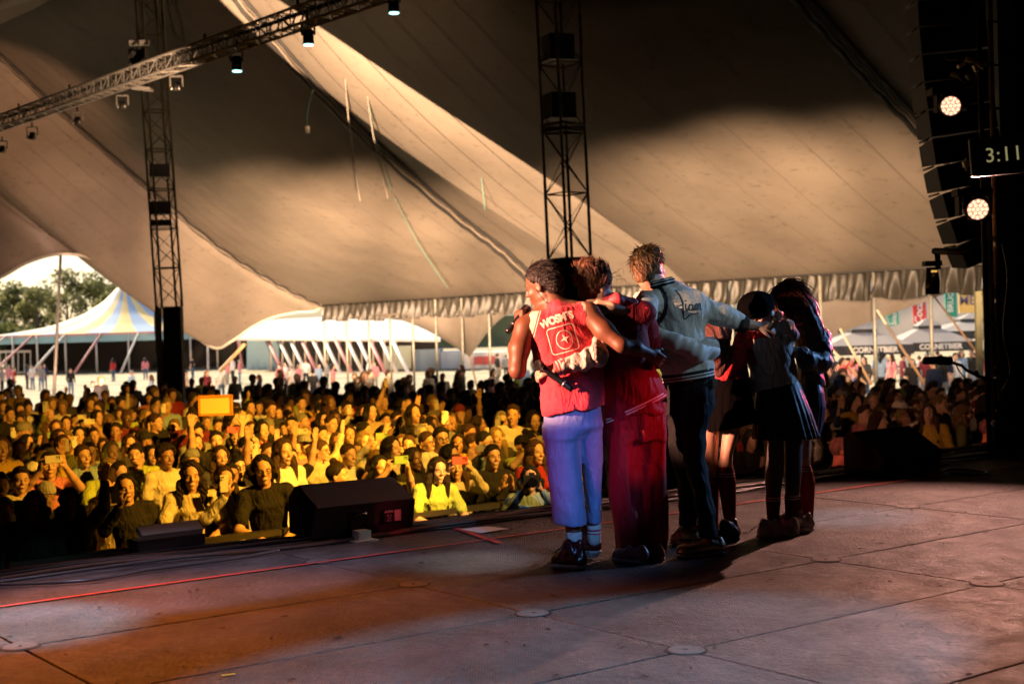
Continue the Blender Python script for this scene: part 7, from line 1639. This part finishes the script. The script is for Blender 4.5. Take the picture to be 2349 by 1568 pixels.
# ================================================================ people strolling in the sun outside
LAND = [(0, 'by the pale site fence'), (110, 'near the leaning pole'), (260, 'before the striped tent'), (420, 'past the low canvas corner'), (560, 'before the blue wall'), (640, 'by the slanting poles'), (800, 'before the cabins'), (960, 'under the awning tongue'), (1100, 'beyond the jersey wearer'), (1880, 'at the low guy strap'), (1990, 'between the foremost poles'), (2120, 'by the bar parasols'), (2200, 'near the wooden posts')]
cnt = {}
def stroll(x, Z, rz=None, pose='hands_down', topc=None, leg=None, h_=None):
    p = at(x, 800, Z); zz = gz(p.x, p.y)
    hair, top, tc_2, hc_, skc, gl = bylook(rn); topc = topc or tc_2; lm = [b for a, b in LAND if a <= x][-1]; key = (topc, lm); cnt[key] = cnt.get(key, 0)+1
    lab = 'person in %s top standing in sunlight %s%s' % (topc, lm, '' if cnt[key] == 1 else ', %s in that colour' % od(cnt[key]))
    person((p.x, p.y, zz), h_ or rn.gauss(1.70, .08), rz if rz is not None else rn.random()*6.28, pose, hair, top, topc, hc_, skc, lab, 'people strolling outside the tent', False, legc=leg or rn.choice([(.05, .08, .14), (.02, .02, .025), (.25, .22, .17), (.12, .18, .28)]))
for x, Z, tcn in [(2, 92, None), (18, 95, 'pink'), (30, 90, 'red'), (60, 98, 'navy'), (72, 97, 'white'), (92, 95, 'grey'), (100, 99, 'navy'), (160, 84, 'black'), (258, 110, 'red'), (300, 70, None), (332, 112, 'pink'), (345, 66, 'pale blue'), (425, 74, 'beige'), (440, 112, None), (472, 64, 'maroon'), (505, 72, 'white'), (520, 96, 'pink'), (532, 97, 'white'), (548, 98, 'pink'), (592, 58, 'navy'), (640, 74, 'pink'), (655, 80, 'white'), (668, 72, None), (684, 76, 'pink'), (700, 88, 'white'), (716, 62, 'charcoal'), (730, 78, 'pale blue'), (748, 86, 'white'), (762, 70, None), (846, 78, 'white'), (858, 79, 'pink'), (985, 66, 'pale blue'), (990, 52, 'navy'), (1058, 54, 'grey'), (1140, 88, None), (1160, 90, 'grey'), (1200, 60, 'pale blue'), (1225, 80, None), (640, 52, 'grey'), (210, 52, 'white'), (225, 60, None), (380, 50, 'navy'), (1048, 42, 'pink')]:
    stroll(x, Z, topc=tcn)
for x, Z, tcn, lg_ in [(1900, 52, 'white', None), (1945, 48, 'pink', (.10, .09, .09)), (1962, 56, 'pink', None), (1982, 50, 'charcoal', None), (2018, 51, 'pale blue', (.02, .02, .03)), (2044, 50, 'pink', (.015, .015, .02)), (2070, 54, 'maroon', (.015, .015, .02)), (2092, 44, 'black', (.12, .16, .22)), (2108, 56, 'white', None), (2124, 50, 'maroon', None), (2138, 52, 'beige', (.02, .03, .05)), (2157, 44, 'black', (.26, .20, .16)), (2168, 46, 'navy', (.10, .15, .22)), (2178, 47, 'red', (.03, .03, .03)), (2190, 48, 'white', (.04, .04, .05)), (2204, 52, 'pale blue', (.09, .14, .24)), (2228, 52, 'black', (.22, .26, .32)), (2140, 37, 'navy', None), (2258, 56, 'red', None), (2026, 62, 'white', None), (2086, 64, 'grey', None), (2150, 60, 'pink', None), (2236, 60, 'beige', None), (1930, 60, 'grey', None)]:
    stroll(x, Z, topc=tcn, leg=lg_)
